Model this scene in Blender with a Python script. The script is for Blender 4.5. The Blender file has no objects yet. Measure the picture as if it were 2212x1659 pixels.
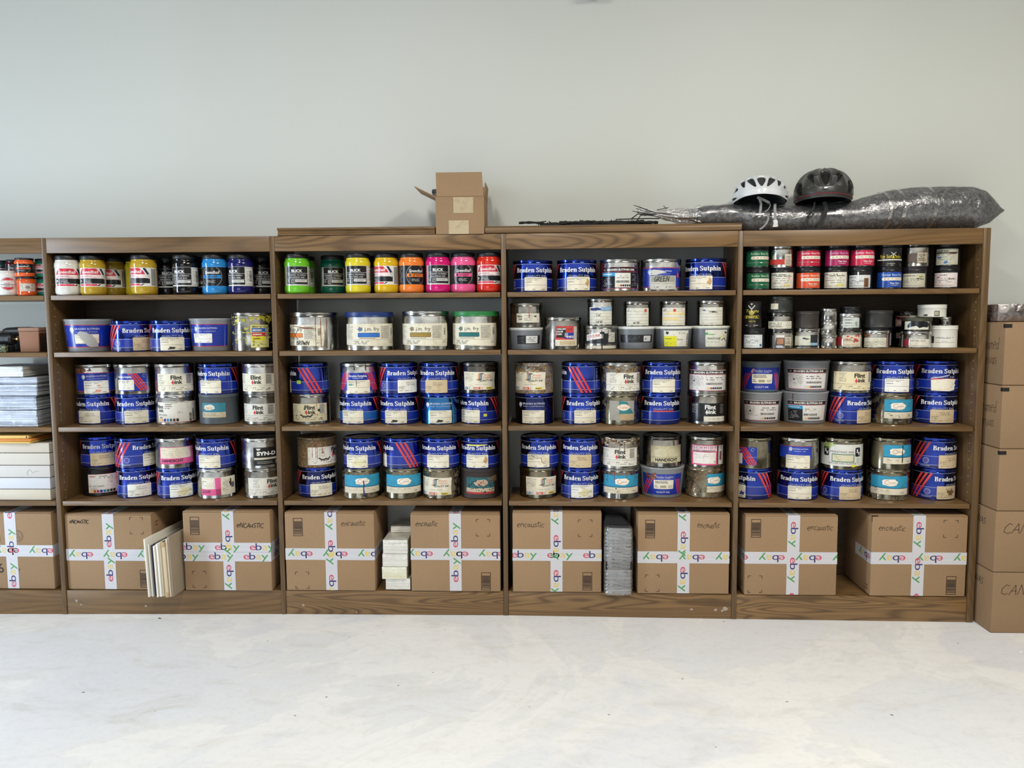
import bpy, bmesh, math, random
from mathutils import Vector, Matrix
from mathutils.geometry import tessellate_polygon

sc = bpy.context.scene
COL = sc.collection

# ------------------------------------------------------------------ camera
# X runs along the bookcases, Y into the wall, Z up; bookcase fronts near Y = 0, floor Z = 0 (metres)
FPX = 1661.0
CAM = Vector((0.0, -2.99694, 1.20125))
RW = Matrix(((0.999218, -0.039427, 0.003038), (0.039017, 0.99549, 0.086473), (-0.006434, -0.086286, 0.99625)))
cd = bpy.data.cameras.new('camera')
cam = bpy.data.objects.new('camera', cd)
COL.objects.link(cam)
cd.sensor_fit = 'HORIZONTAL'; cd.sensor_width = 36.0; cd.lens = FPX / 2212 * 36.0
cd.clip_start = 0.05; cd.clip_end = 60
m3 = Matrix((RW @ Vector((1, 0, 0)), RW @ Vector((0, 0, 1)), -(RW @ Vector((0, 1, 0))))).transposed()
cam.matrix_world = Matrix.Translation(CAM) @ m3.to_4x4()
sc.camera = cam

# ------------------------------------------------------------------ exposure, world, lights
vs = sc.view_settings
vs.view_transform = 'Standard'; vs.look = 'None'; vs.gamma = 1.0; vs.use_curve_mapping = False
vs.exposure = 0.0
w = bpy.data.worlds.new('world'); sc.world = w; w.use_nodes = True
w.node_tree.nodes['Background'].inputs[0].default_value = (0.75, 0.82, 0.9, 1)
w.node_tree.nodes['Background'].inputs[1].default_value = 0.05


def area(name, loc, target, sx, sy, power, color):
    ld = bpy.data.lights.new(name, 'AREA'); ld.shape = 'RECTANGLE'; ld.size = sx; ld.size_y = sy
    ld.energy = power; ld.color = color
    o = bpy.data.objects.new(name, ld); COL.objects.link(o); o.location = loc
    o.rotation_euler = (Vector(target) - Vector(loc)).to_track_quat('-Z', 'Y').to_euler()
    return o


# daylight through the tall doorway in the left wall, a wide opening behind the camera, two ceiling fixtures
area('doorway_daylight', (-3.52, -1.25, 1.15), (-1.0, -1.25, 1.15), 0.34, 2.1, 66, (0.72, 0.85, 1.0))
area('rear_opening_daylight', (-1.6, -6.3, 1.45), (-0.3, 0, 1.1), 3.0, 2.2, 44, (0.84, 0.92, 1.0))
area('ceiling_light_glow', (-0.75, -2.3, 3.02), (-0.75, -2.2, 0), 0.3, 1.2, 56, (1.0, 0.97, 0.91))
area('ceiling_light_glow', (1.55, -2.3, 3.02), (1.6, -2.2, 0), 0.3, 1.2, 93, (1.0, 0.955, 0.87))

# ------------------------------------------------------------------ layout
PX = [(-2.8725, -0.03), (-1.9675, -0.0124), (-1.0657, 0.0087), (-0.1588, 0.0164), (0.7478, -0.0006), (1.655, -0.0121)]
SHELF = {1: 1.300, 2: 1.074, 3: 0.773, 4: 0.471, 5: 0.102}    # heights of the shelf tops
TOPZ = 1.524
PT = 0.0185                                                    # side panel thickness


def front_y(x):
    for (x0, y0), (x1, y1) in zip(PX, PX[1:]):
        if x <= x1 or x1 == PX[-1][0]:
            return y0 + (y1 - y0) * (x - x0) / (x1 - x0)


def ray(px, py):
    return RW @ Vector(((px - 1106.0) / FPX, 1.0, -(py - 829.5) / FPX))


def at_y(px, py, Y):
    d = ray(px, py); return CAM + d * ((Y - CAM.y) / d.y)


def at_z(px, py, Z):
    d = ray(px, py); return CAM + d * ((Z - CAM.z) / d.z)


# ------------------------------------------------------------------ colours and materials
def lin(c):
    if isinstance(c, str):
        c = tuple(int(c[i:i + 2], 16) for i in (0, 2, 4))
    return tuple((v / 255 / 12.92) if v / 255 <= 0.04045 else ((v / 255 + 0.055) / 1.055) ** 2.4 for v in c) + (1.0,)


class NT:
    def __init__(s, name):
        s.m = bpy.data.materials.new(name); s.m.use_nodes = True
        s.t = s.m.node_tree; s.p = s.t.nodes['Principled BSDF']; s.out = s.t.nodes['Material Output']

    def n(s, typ, **kw):
        nd = s.t.nodes.new('ShaderNode' + typ)
        for k, v in kw.items():
            if k in nd.inputs.keys(): nd.inputs[k].default_value = v
            else: setattr(nd, k, v)
        return nd

    def l(s, a, b): s.t.links.new(a, b)

    def coords(s, scale=(1, 1, 1), rnd=True):
        tc = s.n('TexCoord'); mp = s.n('Mapping'); mp.inputs['Scale'].default_value = scale
        s.l(tc.outputs['Object'], mp.inputs['Vector'])
        if rnd:
            oi = s.n('ObjectInfo'); mu = s.n('Math', operation='MULTIPLY'); mu.inputs[1].default_value = 37.0
            s.l(oi.outputs['Random'], mu.inputs[0])
            cb = s.n('CombineXYZ')
            for i in range(3): s.l(mu.outputs[0], cb.inputs[i])
            s.l(cb.outputs[0], mp.inputs['Location'])
        return mp.outputs[0]

    def noise(s, vec, scale, detail=3, rough=0.5, dist=0.0):
        nd = s.n('TexNoise'); nd.inputs['Scale'].default_value = scale; nd.inputs['Detail'].default_value = detail
        nd.inputs['Roughness'].default_value = rough; nd.inputs['Distortion'].default_value = dist
        s.l(vec, nd.inputs['Vector']); return nd.outputs['Fac']

    def ramp(s, fac, stops, interp='LINEAR'):
        nd = s.n('ValToRGB'); cr = nd.color_ramp; cr.interpolation = interp
        while len(cr.elements) < len(stops): cr.elements.new(0.5)
        for e, (p, c) in zip(cr.elements, stops):
            e.position = p; e.color = c if len(c) == 4 else (c[0],) * 3 + (1,)
        s.l(fac, nd.inputs['Fac']); return nd.outputs['Color']

    def mix(s, fac, a, b, mode='MIX'):
        nd = s.n('Mix', data_type='RGBA', blend_type=mode)
        for i, v in ((0, fac), (6, a), (7, b)):
            if hasattr(v, 'links') or hasattr(v, 'is_output'): s.l(v, nd.inputs[i])
            else: nd.inputs[i].default_value = v
        return nd.outputs[2]

    def bump(s, h, strength, dist=0.001, inp='Normal'):
        nd = s.n('Bump'); nd.inputs['Strength'].default_value = strength; nd.inputs['Distance'].default_value = dist
        s.l(h, nd.inputs['Height']); s.l(nd.outputs[0], s.p.inputs[inp]); return nd.outputs[0]

    def set(s, **kw):
        for k, v in kw.items():
            k = k.replace('_', ' ')
            if hasattr(v, 'is_output'): s.l(v, s.p.inputs[k])
            else: s.p.inputs[k].default_value = v
        return s


MATS = {}


def matdef(f):
    def g(*a):
        k = (f.__name__,) + a
        if k not in MATS: MATS[k] = f(*a)
        return MATS[k]
    return g


@matdef
def m_plain(name, col, rough=0.5, metal=0.0, coat=0.0):
    t = NT(name); t.set(Base_Color=lin(col), Roughness=rough, Metallic=metal, Coat_Weight=coat); return t.m


@matdef
def m_wood(axis, tone=1.0, fancy=0.0):
    t = NT('oak_' + axis)
    sc_ = {'x': (1.1, 9, 9), 'z': (9, 9, 1.1), 'y': (9, 1.1, 9)}[axis]
    v = t.coords(sc_)
    n1 = t.noise(v, 0.62 if fancy else 0.45, 2.5, 0.42, 0.3)
    mu = t.n('Math', operation='MULTIPLY'); mu.inputs[1].default_value = 230 if fancy else 190; t.l(n1, mu.inputs[0])
    sn = t.n('Math', operation='SINE'); t.l(mu.outputs[0], sn.inputs[0])
    ma = t.n('MapRange'); ma.inputs['From Min'].default_value = -1; ma.inputs['From Max'].default_value = 1
    t.l(sn.outputs[0], ma.inputs['Value'])
    s2 = {'x': (3, 160, 160), 'z': (160, 160, 3), 'y': (160, 3, 160)}[axis]
    v2 = t.coords(s2)
    fib = t.noise(v2, 1.0, 4, 0.65)
    v3 = t.coords((2.2, 2.2, 2.2)); big = t.noise(v3, 1.0, 2, 0.5)
    c = t.ramp(ma.outputs[0], [(0.0, lin((96 * tone, 71 * tone, 42 * tone))), (0.35, lin((121 * tone, 92 * tone, 56 * tone))),
                               (1.0, lin((132 * tone, 101 * tone, 62 * tone)))])
    if not fancy: c = t.mix(0.55, c, lin((122 * tone, 93 * tone, 57 * tone)))
    f = t.ramp(fib, [(0.32, (0.7,)), (0.5, (0.96,)), (0.68, (1.12,))])
    c = t.mix(0.85 if fancy else 0.8, c, f, 'MULTIPLY')
    b = t.ramp(big, [(0.3, (0.84,)), (0.7, (1.08,))])
    c = t.mix(1.0, c, b, 'MULTIPLY')
    t.set(Base_Color=c, Roughness=0.42, Coat_Weight=0.15, Coat_Roughness=0.25)
    t.bump(fib, 0.15, 0.0004)
    return t.m


@matdef
def m_art(kind):
    t = NT('printed_' + kind)
    at = t.n('Attribute'); at.attribute_name = 'Col'
    c = at.outputs['Color']
    if kind == 'paper':
        g = t.noise(t.coords(), 45, 5, 0.6)
        gr = t.ramp(g, [(0.3, lin('d8c9a8')), (0.5, (1.0,)), (1.0, (1.0,))])
        c = t.mix(0.45, c, gr, 'MULTIPLY'); t.set(Roughness=0.6)
        t.bump(t.noise(t.coords(rnd=False), 60, 3), 0.2, 0.0008)
    elif kind == 'enamel':
        t.set(Roughness=0.3, Metallic=0.0, Coat_Weight=0.3, Coat_Roughness=0.15)
    elif kind == 'tape':
        t.set(Roughness=0.33, Coat_Weight=0.3)
        v = t.coords((1, 1, 1)); t.bump(t.noise(v, 220, 3, 0.6), 0.25, 0.0006)
    else:
        t.set(Roughness=0.75)
    t.set(Base_Color=c); return t.m


@matdef
def m_tin(shade='bright', rust=0.0):
    t = NT('tinplate_' + shade)
    base = {'bright': (214, 214, 210), 'dull': (176, 174, 167), 'dark': (110, 108, 104), 'olive': (150, 144, 124)}[shade]
    v = t.coords(); n = t.noise(v, 14, 5, 0.65, 0.5)
    c = t.ramp(n, [(0.3, lin(tuple(x * 0.66 for x in base))), (0.6, lin(base))])
    r = t.ramp(t.noise(v, 30, 4, 0.7), [(0.3, (0.12,)), (0.7, (0.30,))])
    met = 1.0
    if rust > 0:
        m = t.ramp(t.noise(t.coords((1, 1, 1.3)), 38, 9, 0.82), [(0.62 - 0.28 * rust, (0,)), (0.74 - 0.28 * rust, (1,))])
        rc = t.ramp(t.noise(v, 120, 4, 0.7), [(0.35, lin('4a3828')), (0.5, lin('71583a')), (0.65, lin('93794e'))])
        c = t.mix(m, c, rc); r = t.mix(m, r, (0.8, 0.8, 0.8, 1))
        mm = t.mix(m, (1, 1, 1, 1), (0, 0, 0, 1)); t.set(Metallic=mm)
        met = None
    t.set(Base_Color=c, Roughness=r)
    if met is not None: t.set(Metallic=met)
    t.bump(t.noise(v, 10, 3), 0.25, 0.002)
    return t.m


@matdef
def m_bluetin(kind='blue'):
    t = NT('blue_lithographed_tin')
    col = {'blue': (10, 52, 168), 'teal': (20, 108, 172), 'navy': (8, 28, 104)}[kind]
    v = t.coords(); n = t.noise(v, 9, 3)
    c = t.ramp(n, [(0.3, lin(tuple(x * 0.85 for x in col))), (0.7, lin(col))])
    t.set(Base_Color=c, Metallic=1.0, Roughness=0.16, Coat_Weight=0.8, Coat_Roughness=0.05)
    t.bump(t.noise(v, 14, 2), 0.12, 0.0015)
    return t.m


@matdef
def m_card(tone=1.0):
    t = NT('brown_cardboard')
    v = t.coords()
    a = t.noise(v, 300, 3, 0.7); b = t.noise(v, 4, 2)
    c = t.ramp(a, [(0.3, lin((149 * tone, 120 * tone, 88 * tone))), (0.7, lin((159 * tone, 130 * tone, 97 * tone)))])
    c = t.mix(1.0, c, t.ramp(b, [(0.3, (0.93,)), (0.7, (1.04,))]), 'MULTIPLY')
    t.set(Base_Color=c, Roughness=0.8)
    v2 = t.coords((260, 260, 1)); t.bump(t.noise(v2, 1, 1), 0.05, 0.0005)
    return t.m


@matdef
def m_strata(kind):
    """edges of a stack of paper: flat layers of slightly different stock, gap shade painted in"""
    t = NT('paper_stack_' + kind)
    v = t.coords((0.6, 0.6, 150)); n = t.noise(v, 1.0, 3, 0.7)
    stops = {'white': [(0.3, lin('b4b2a6')), (0.5, lin('e4e2d4')), (0.7, lin('f4f2ea'))],
             'yellow': [(0.3, lin('d9cf8e')), (0.5, lin('efeccf')), (0.7, lin('f2f0e4'))],
             'silver': [(0.32, lin('3c4044')), (0.44, lin('84898e')), (0.55, lin('d2d6d8')), (0.68, lin('5c6166'))],  # dark silver stops stand in for shade in the gaps between sheets
             'grey': [(0.3, lin('2f3133')), (0.5, lin('5c6064')), (0.7, lin('9a9da0'))]}[kind]
    t.set(Base_Color=t.ramp(n, stops), Roughness=0.55)
    t.bump(n, 0.5, 0.002); return t.m


@matdef
def m_wrap(dens=0.25, tint='ffffff', scale=35.0):
    """clear crinkled stretch film"""
    t = NT('clear_stretch_film')
    v = t.coords((1, 1, 1)); n = t.noise(v, scale, 5, 0.65, 1.6)
    g = t.n('BsdfGlossy'); g.inputs['Color'].default_value = lin(tint); g.inputs['Roughness'].default_value = 0.16
    bp = t.n('Bump'); bp.inputs['Strength'].default_value = 0.9; bp.inputs['Distance'].default_value = 0.006
    t.l(n, bp.inputs['Height']); t.l(bp.outputs[0], g.inputs['Normal'])
    tr = t.n('BsdfTransparent'); mx = t.n('MixShader'); mx.inputs[0].default_value = dens
    t.l(tr.outputs[0], mx.inputs[1]); t.l(g.outputs[0], mx.inputs[2]); t.l(mx.outputs[0], t.out.inputs['Surface'])
    return t.m


@matdef
def m_felt():
    t = NT('grey_felt')
    v = t.coords(); a = t.noise(v, 70, 6, 0.75, 0.6)
    t.set(Base_Color=t.ramp(a, [(0.3, lin('2c2c2e')), (0.5, lin('58585a')), (0.72, lin('8c8c8c'))]), Roughness=0.9)
    t.bump(a, 0.5, 0.003); return t.m


@matdef
def m_wall():
    t = NT('painted_wall')
    v = t.coords(rnd=False); n = t.noise(v, 90, 4, 0.6)
    b = t.noise(v, 0.9, 2)
    c = t.ramp(b, [(0.3, lin('cccfc8')), (0.7, lin('d2d4ce'))])
    t.set(Base_Color=c, Roughness=0.62); t.bump(n, 0.12, 0.0012); return t.m


@matdef
def m_low_bounce(): return m_plain('bounce_cutting_grey', '8a857c', .8)  # mid grey given to unseen walls and ceiling to cut bounced light


@matdef
def m_floor():
    t = NT('white_trowelled_concrete')
    v = t.coords((1, 1, 1), rnd=False)
    a = t.noise(v, 0.9, 7, 0.62, 1.1); b = t.noise(t.coords((1.6, 3.5, 1), rnd=False), 2.0, 8, 0.7, 1.4)
    c = t.ramp(a, [(0.30, lin('e2e4e8')), (0.43, lin('e7e9eb')), (0.485, lin('e8e9e8')), (0.505, lin('f0f0ee')), (0.56, lin('eeeeec')), (0.62, lin('e4e6e9')), (0.8, lin('e8eaec'))])
    d = t.ramp(b, [(0.28, lin('dedacf')), (0.38, lin('f4f2ef')), (0.5, (1.0,)), (0.62, (1.0,)), (0.70, lin('eceff2'))])
    c = t.mix(0.6, c, d, 'MULTIPLY')
    g = t.ramp(t.noise(v, 38, 6, 0.75), [(0.35, (0.93,)), (0.5, (1.0,))])
    c = t.mix(0.8, c, g, 'MULTIPLY')
    sp = t.noise(t.coords((9, 24, 1), rnd=False), 7.0, 2, 0.6, 0.4)
    s = t.ramp(sp, [(0.20, lin('7c776c')), (0.245, (1.0,))])
    c = t.mix(0.8, c, s, 'MULTIPLY')
    t.set(Base_Color=c, Roughness=0.5)
    t.bump(b, 0.25, 0.004); return t.m


# ------------------------------------------------------------------ mesh helpers
def link(o, parent=None):
    COL.objects.link(o)
    if parent is not None: o.parent = parent
    return o


def obj(name, me, parent=None, mats=()):
    for m in mats:
        if m.name not in [x.name for x in me.materials if x]: me.materials.append(m)
    return link(bpy.data.objects.new(name, me), parent)


def tag(o, label=None, cat=None, group=None, kind=None):
    if label: o['label'] = label
    if cat: o['category'] = cat
    if group: o['group'] = group
    if kind: o['kind'] = kind
    return o


def thing(name, label, cat, loc=(0, 0, 0), rz=0.0, group=None):
    o = bpy.data.objects.new(name, None); o.empty_display_size = 0.05
    COL.objects.link(o); o.location = loc; o.rotation_euler = (0, 0, rz)
    return tag(o, label, cat, group)


class MB:
    def __init__(s): s.v = []; s.f = []; s.mi = []

    def add(s, vs, fs, mi=0):
        b = len(s.v); s.v += [tuple(x) for x in vs]; s.f += [[i + b for i in f] for f in fs]; s.mi += [mi] * len(fs)
        return s

    def box(s, x0, x1, y0, y1, z0, z1, mi=0):
        vs = [(x, y, z) for x in (x0, x1) for y in (y0, y1) for z in (z0, z1)]
        return s.add(vs, [[0, 1, 3, 2], [4, 6, 7, 5], [0, 4, 5, 1], [2, 3, 7, 6], [0, 2, 6, 4], [1, 5, 7, 3]], mi)

    def lathe(s, prof, n=56, mi=0, cx=0, cy=0, cap0=True, cap1=True, axis=None):
        vs = []
        for r, z in prof:
            for i in range(n):
                a = 2 * math.pi * i / n; vs.append((cx + r * math.cos(a), cy + r * math.sin(a), z))
        fs = [[k * n + i, k * n + (i + 1) % n, (k + 1) * n + (i + 1) % n, (k + 1) * n + i] for k in range(len(prof) - 1) for i in range(n)]
        if cap0: fs.append(list(range(n))[::-1])
        if cap1: fs.append([(len(prof) - 1) * n + i for i in range(n)])
        if axis is not None: vs = [axis @ Vector(v) for v in vs]
        return s.add(vs, fs, mi)

    def tube(s, pts, rad, n=8, mi=0, caps=True):
        pts = [Vector(p) for p in pts]; vs = []
        if not hasattr(rad, '__len__'): rad = [rad] * len(pts)
        up = Vector((0.13, 0.21, 0.97))
        for i, p in enumerate(pts):
            d = (pts[min(i + 1, len(pts) - 1)] - pts[max(i - 1, 0)]).normalized()
            a = d.cross(up)
            if a.length < 1e-4: a = d.cross(Vector((1, 0, 0)))
            a.normalize(); b = a.cross(d)
            for k in range(n):
                t = 2 * math.pi * k / n; vs.append(p + (a * math.cos(t) + b * math.sin(t)) * rad[i])
        fs = [[j * n + k, j * n + (k + 1) % n, (j + 1) * n + (k + 1) % n, (j + 1) * n + k] for j in range(len(pts) - 1) for k in range(n)]
        if caps: fs += [list(range(n))[::-1], [(len(pts) - 1) * n + k for k in range(n)]]
        return s.add(vs, fs, mi)

    def ribbon(s, pts, wid, thick=0.0012, side=(1, 0, 0), mi=0):
        """flat strap swept along pts; side = direction of its width"""
        pts = [Vector(p) for p in pts]; sd0 = Vector(side); vs = []
        for i, p in enumerate(pts):
            d = (pts[min(i + 1, len(pts) - 1)] - pts[max(i - 1, 0)]).normalized()
            sd = (sd0 - d * sd0.dot(d))
            sd = sd.normalized() if sd.length > 1e-5 else Vector((0, 1, 0))
            nn = d.cross(sd).normalized() * thick / 2; sd = sd * wid / 2
            vs += [p - sd - nn, p + sd - nn, p + sd + nn, p - sd + nn]
        fs = [[j * 4 + k, j * 4 + (k + 1) % 4, (j + 1) * 4 + (k + 1) % 4, (j + 1) * 4 + k] for j in range(len(pts) - 1) for k in range(4)]
        fs += [[3, 2, 1, 0], [len(pts) * 4 - 4 + k for k in range(4)]]
        return s.add(vs, fs, mi)

    def mesh(s, name, mats, smooth=False, angle=35, bevel=0.0, segs=2):
        me = bpy.data.meshes.new(name); me.from_pydata(s.v, [], s.f)
        for m in mats: me.materials.append(m)
        me.polygons.foreach_set('material_index', s.mi)
        bm = bmesh.new(); bm.from_mesh(me)
        if bevel > 0:
            bmesh.ops.remove_doubles(bm, verts=bm.verts, dist=1e-6)
            bmesh.ops.bevel(bm, geom=list(bm.edges), offset=bevel, segments=segs, affect='EDGES', profile=0.5, clamp_overlap=True)
        bmesh.ops.recalc_face_normals(bm, faces=bm.faces)
        bm.to_mesh(me); bm.free()
        if smooth or bevel > 0:
            me.polygons.foreach_set('use_smooth', [True] * len(me.polygons))
            me.set_sharp_from_angle(angle=math.radians(angle))
        return me

    def build(s, name, mats, parent=None, **kw):
        return obj(name, s.mesh(name, mats, **kw), parent)


CACHE = {}


def cached(key, fn):
    if key not in CACHE: CACHE[key] = fn()
    return CACHE[key]


# ------------------------------------------------------------------ lettering
_TXT = {}


def sans(s, bold=0.0):
    """triangles of a word in the built-in sans face, baseline 0, cap height 1"""
    k = (s, bold)
    if k not in _TXT:
        cu = bpy.data.curves.new('t', 'FONT'); cu.body = s; cu.size = 1.0; cu.offset = bold; cu.resolution_u = 3
        o = bpy.data.objects.new('t', cu); me = bpy.data.meshes.new_from_object(o)
        me.calc_loop_triangles()
        vs = [(v.co.x, v.co.y) for v in me.vertices]
        tr = [tuple(t.vertices) for t in me.loop_triangles]
        bpy.data.objects.remove(o); bpy.data.curves.remove(cu); bpy.data.meshes.remove(me)
        ch = 0.729
        vs = [(x / ch, y / ch) for x, y in vs]
        x0 = min(v[0] for v in vs); x1 = max(v[0] for v in vs)
        _TXT[k] = ([(x - x0, y) for x, y in vs], tr, x1 - x0)
    return _TXT[k]


def arc(cx, cy, rx, ry, a0, a1, n=9):
    return [(cx + rx * math.cos(math.radians(a0 + (a1 - a0) * i / n)), cy + ry * math.sin(math.radians(a0 + (a1 - a0) * i / n))) for i in range(n + 1)]


# high-contrast serif letters: (centre lines drawn with a broad horizontal nib, serif boxes, advance)
XH = 0.68
SERIF = {
    'B': ([[(.17, 0), (.17, 1)], [(.17, .98), (.3, .98)] + arc(.3, .76, .17, .22, 90, -90) + [(.17, .54)], [(.17, .52), (.34, .52)] + arc(.34, .27, .2, .25, 90, -90) + [(.17, .02)]], [(0, 0, .3, .04), (0, .96, .3, 1)], .66),
    'r': ([[(.15, 0), (.15, XH)], [(.2, .45)] + arc(.34, .5, .13, .16, 170, 60, 5), [(.37, .58), (.37, .6)]], [(0, 0, .32, .04), (0, XH - .04, .2, XH)], .47),
    'a': ([arc(.25, .5, .14, .16, 165, 0, 7) + [(.39, .5), (.39, .1)], arc(.26, .19, .17, .17, 60, 330, 10), [(.41, .06), (.47, .04)]], [(.06, .44, .2, .54)], .55),
    'd': ([arc(.25, .34, .16, .32, 20, 340, 14), [(.42, 0), (.42, 1)]], [(.28, .96, .44, 1), (.42, 0, .58, .04)], .61),
    'e': ([arc(.26, .34, .16, .32, 5, 300, 14), [(.14, .36), (.44, .36)]], [], .53),
    'n': ([[(.15, 0), (.15, XH)], arc(.31, .45, .15, .21, 165, 0, 6) + [(.46, .45), (.46, 0)]], [(0, 0, .3, .04), (0, XH - .04, .2, XH), (.34, 0, .6, .04)], .62),
    'S': ([arc(.3, .76, .18, .22, 25, 215, 9) + [(.3, .52), (.44, .4)] + arc(.3, .25, .18, .23, 35, -155, 9)], [(.46, .7, .52, .98), (.06, .02, .12, .3)], .6),
    'u': ([[(.15, XH), (.15, .22)] + arc(.3, .2, .15, .18, 180, 330, 6), [(.46, 0), (.46, XH)]], [(0, XH - .04, .2, XH), (.32, XH - .04, .5, XH), (.46, 0, .6, .04)], .63),
    't': ([[(.18, .92), (.18, .14)] + arc(.27, .12, .09, .1, 180, 340, 4)], [(.02, XH - .05, .38, XH)], .4),
    'p': ([[(.15, -.3), (.15, XH)], arc(.33, .34, .16, .32, 160, -160, 14)], [(0, -.3, .3, -.26), (0, XH - .04, .2, XH)], .6),
    'h': ([[(.15, 0), (.15, 1)], arc(.31, .45, .15, .21, 165, 0, 6) + [(.46, .45), (.46, 0)]], [(0, 0, .3, .04), (0, .96, .2, 1), (.34, 0, .6, .04)], .62),
    'i': ([[(.15, 0), (.15, XH)]], [(0, 0, .3, .04), (0, XH - .04, .2, XH), (.06, .8, .24, .97)], .32),
    ' ': ([], [], .22)}

# single-line pen letters for the handwriting
PEN = {
    'e': ([[(.05, .35), (.5, .42), (.45, .62), (.2, .66), (.03, .4), (.1, .1), (.45, .03)]], .6),
    'n': ([[(.05, .6), (.08, 0)], [(.08, .4), (.3, .62), (.42, .5), (.45, 0)]], .58),
    'c': ([[(.45, .55), (.2, .62), (.04, .35), (.12, .06), (.42, .04)]], .52),
    'a': ([[(.42, .55), (.15, .58), (.05, .25), (.2, .04), (.42, .3), (.42, .6)], [(.43, .35), (.48, 0)]], .6),
    'u': ([[(.04, .6), (.06, .15), (.2, .02), (.4, .2), (.42, .6)], [(.42, .5), (.48, 0)]], .58),
    's': ([[(.38, .6), (.1, .55), (.12, .38), (.36, .25), (.3, .02), (.02, .04)]], .46),
    't': ([[(.18, 1), (.14, .1), (.3, 0)], [(0, .66), (.42, .7)]], .42),
    'i': ([[(.08, .6), (.1, 0)], [(.1, .82), (.14, .88)]], .24),
    'm': ([[(.03, .6), (.05, 0)], [(.05, .42), (.2, .6), (.3, .45), (.3, 0)], [(.3, .42), (.45, .6), (.55, .45), (.57, 0)]], .7),
    'd': ([[(.4, .5), (.15, .55), (.04, .25), (.2, .02), (.4, .2)], [(.44, 1.1), (.42, 0)]], .56),
    'v': ([[(0, .6), (.2, 0), (.42, .62)]], .5),
    'C': ([[(.55, .9), (.3, 1), (.04, .6), (.08, .15), (.4, 0), (.6, .12)]], .68),
    'A': ([[(0, 0), (.32, 1), (.58, 0)], [(.1, .38), (.52, .4)]], .66),
    'N': ([[(.03, 0), (.1, 1), (.5, 0), (.58, 1)]], .68),
    'V': ([[(0, 1), (.25, 0), (.55, 1)]], .6),
    'S': ([[(.5, .92), (.2, 1), (.06, .72), (.42, .45), (.4, .08), (.02, .04)]], .6),
    'T': ([[(0, 1), (.56, .96)], [(.28, .98), (.25, 0)]], .58),
    'I': ([[(.1, 1), (.08, 0)]], .25), 'E': ([[(.45, 1), (.05, 1), (.02, 0), (.48, .02)], [(.04, .52), (.38, .54)]], .55),
    'R': ([[(.03, 0), (.06, 1), (.4, .92), (.4, .6), (.06, .5), (.48, 0)]], .58),
    'G': ([[(.52, .9), (.25, 1), (.03, .5), (.2, .02), (.5, .12), (.52, .45), (.3, .45)]], .64),
    'B': ([[(.04, 0), (.05, 1), (.4, .85), (.1, .55), (.5, .35), (.38, .02), (.04, 0)]], .6),
    'O': ([[(.3, 1), (.03, .55), (.25, 0), (.52, .4), (.35, 1)]], .6),
    'W': ([[(0, 1), (.16, 0), (.34, .7), (.5, 0), (.7, 1)]], .78),
    'L': ([[(.05, 1), (.02, 0), (.4, .02)]], .48), 'o': ([[(.2, .6), (.03, .3), (.2, 0), (.4, .3), (.22, .6)]], .46),
    '1': ([[(.12, 1), (.1, 0)]], .26), '0': ([[(.2, 1), (.03, .5), (.2, 0), (.4, .5), (.22, 1)]], .48),
    '2': ([[(.04, .8), (.2, 1), (.38, .8), (.03, 0), (.42, .03)]], .5), 'l': ([[(.08, 1.1), (.1, 0)]], .24), ' ': ([], .35)}


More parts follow.
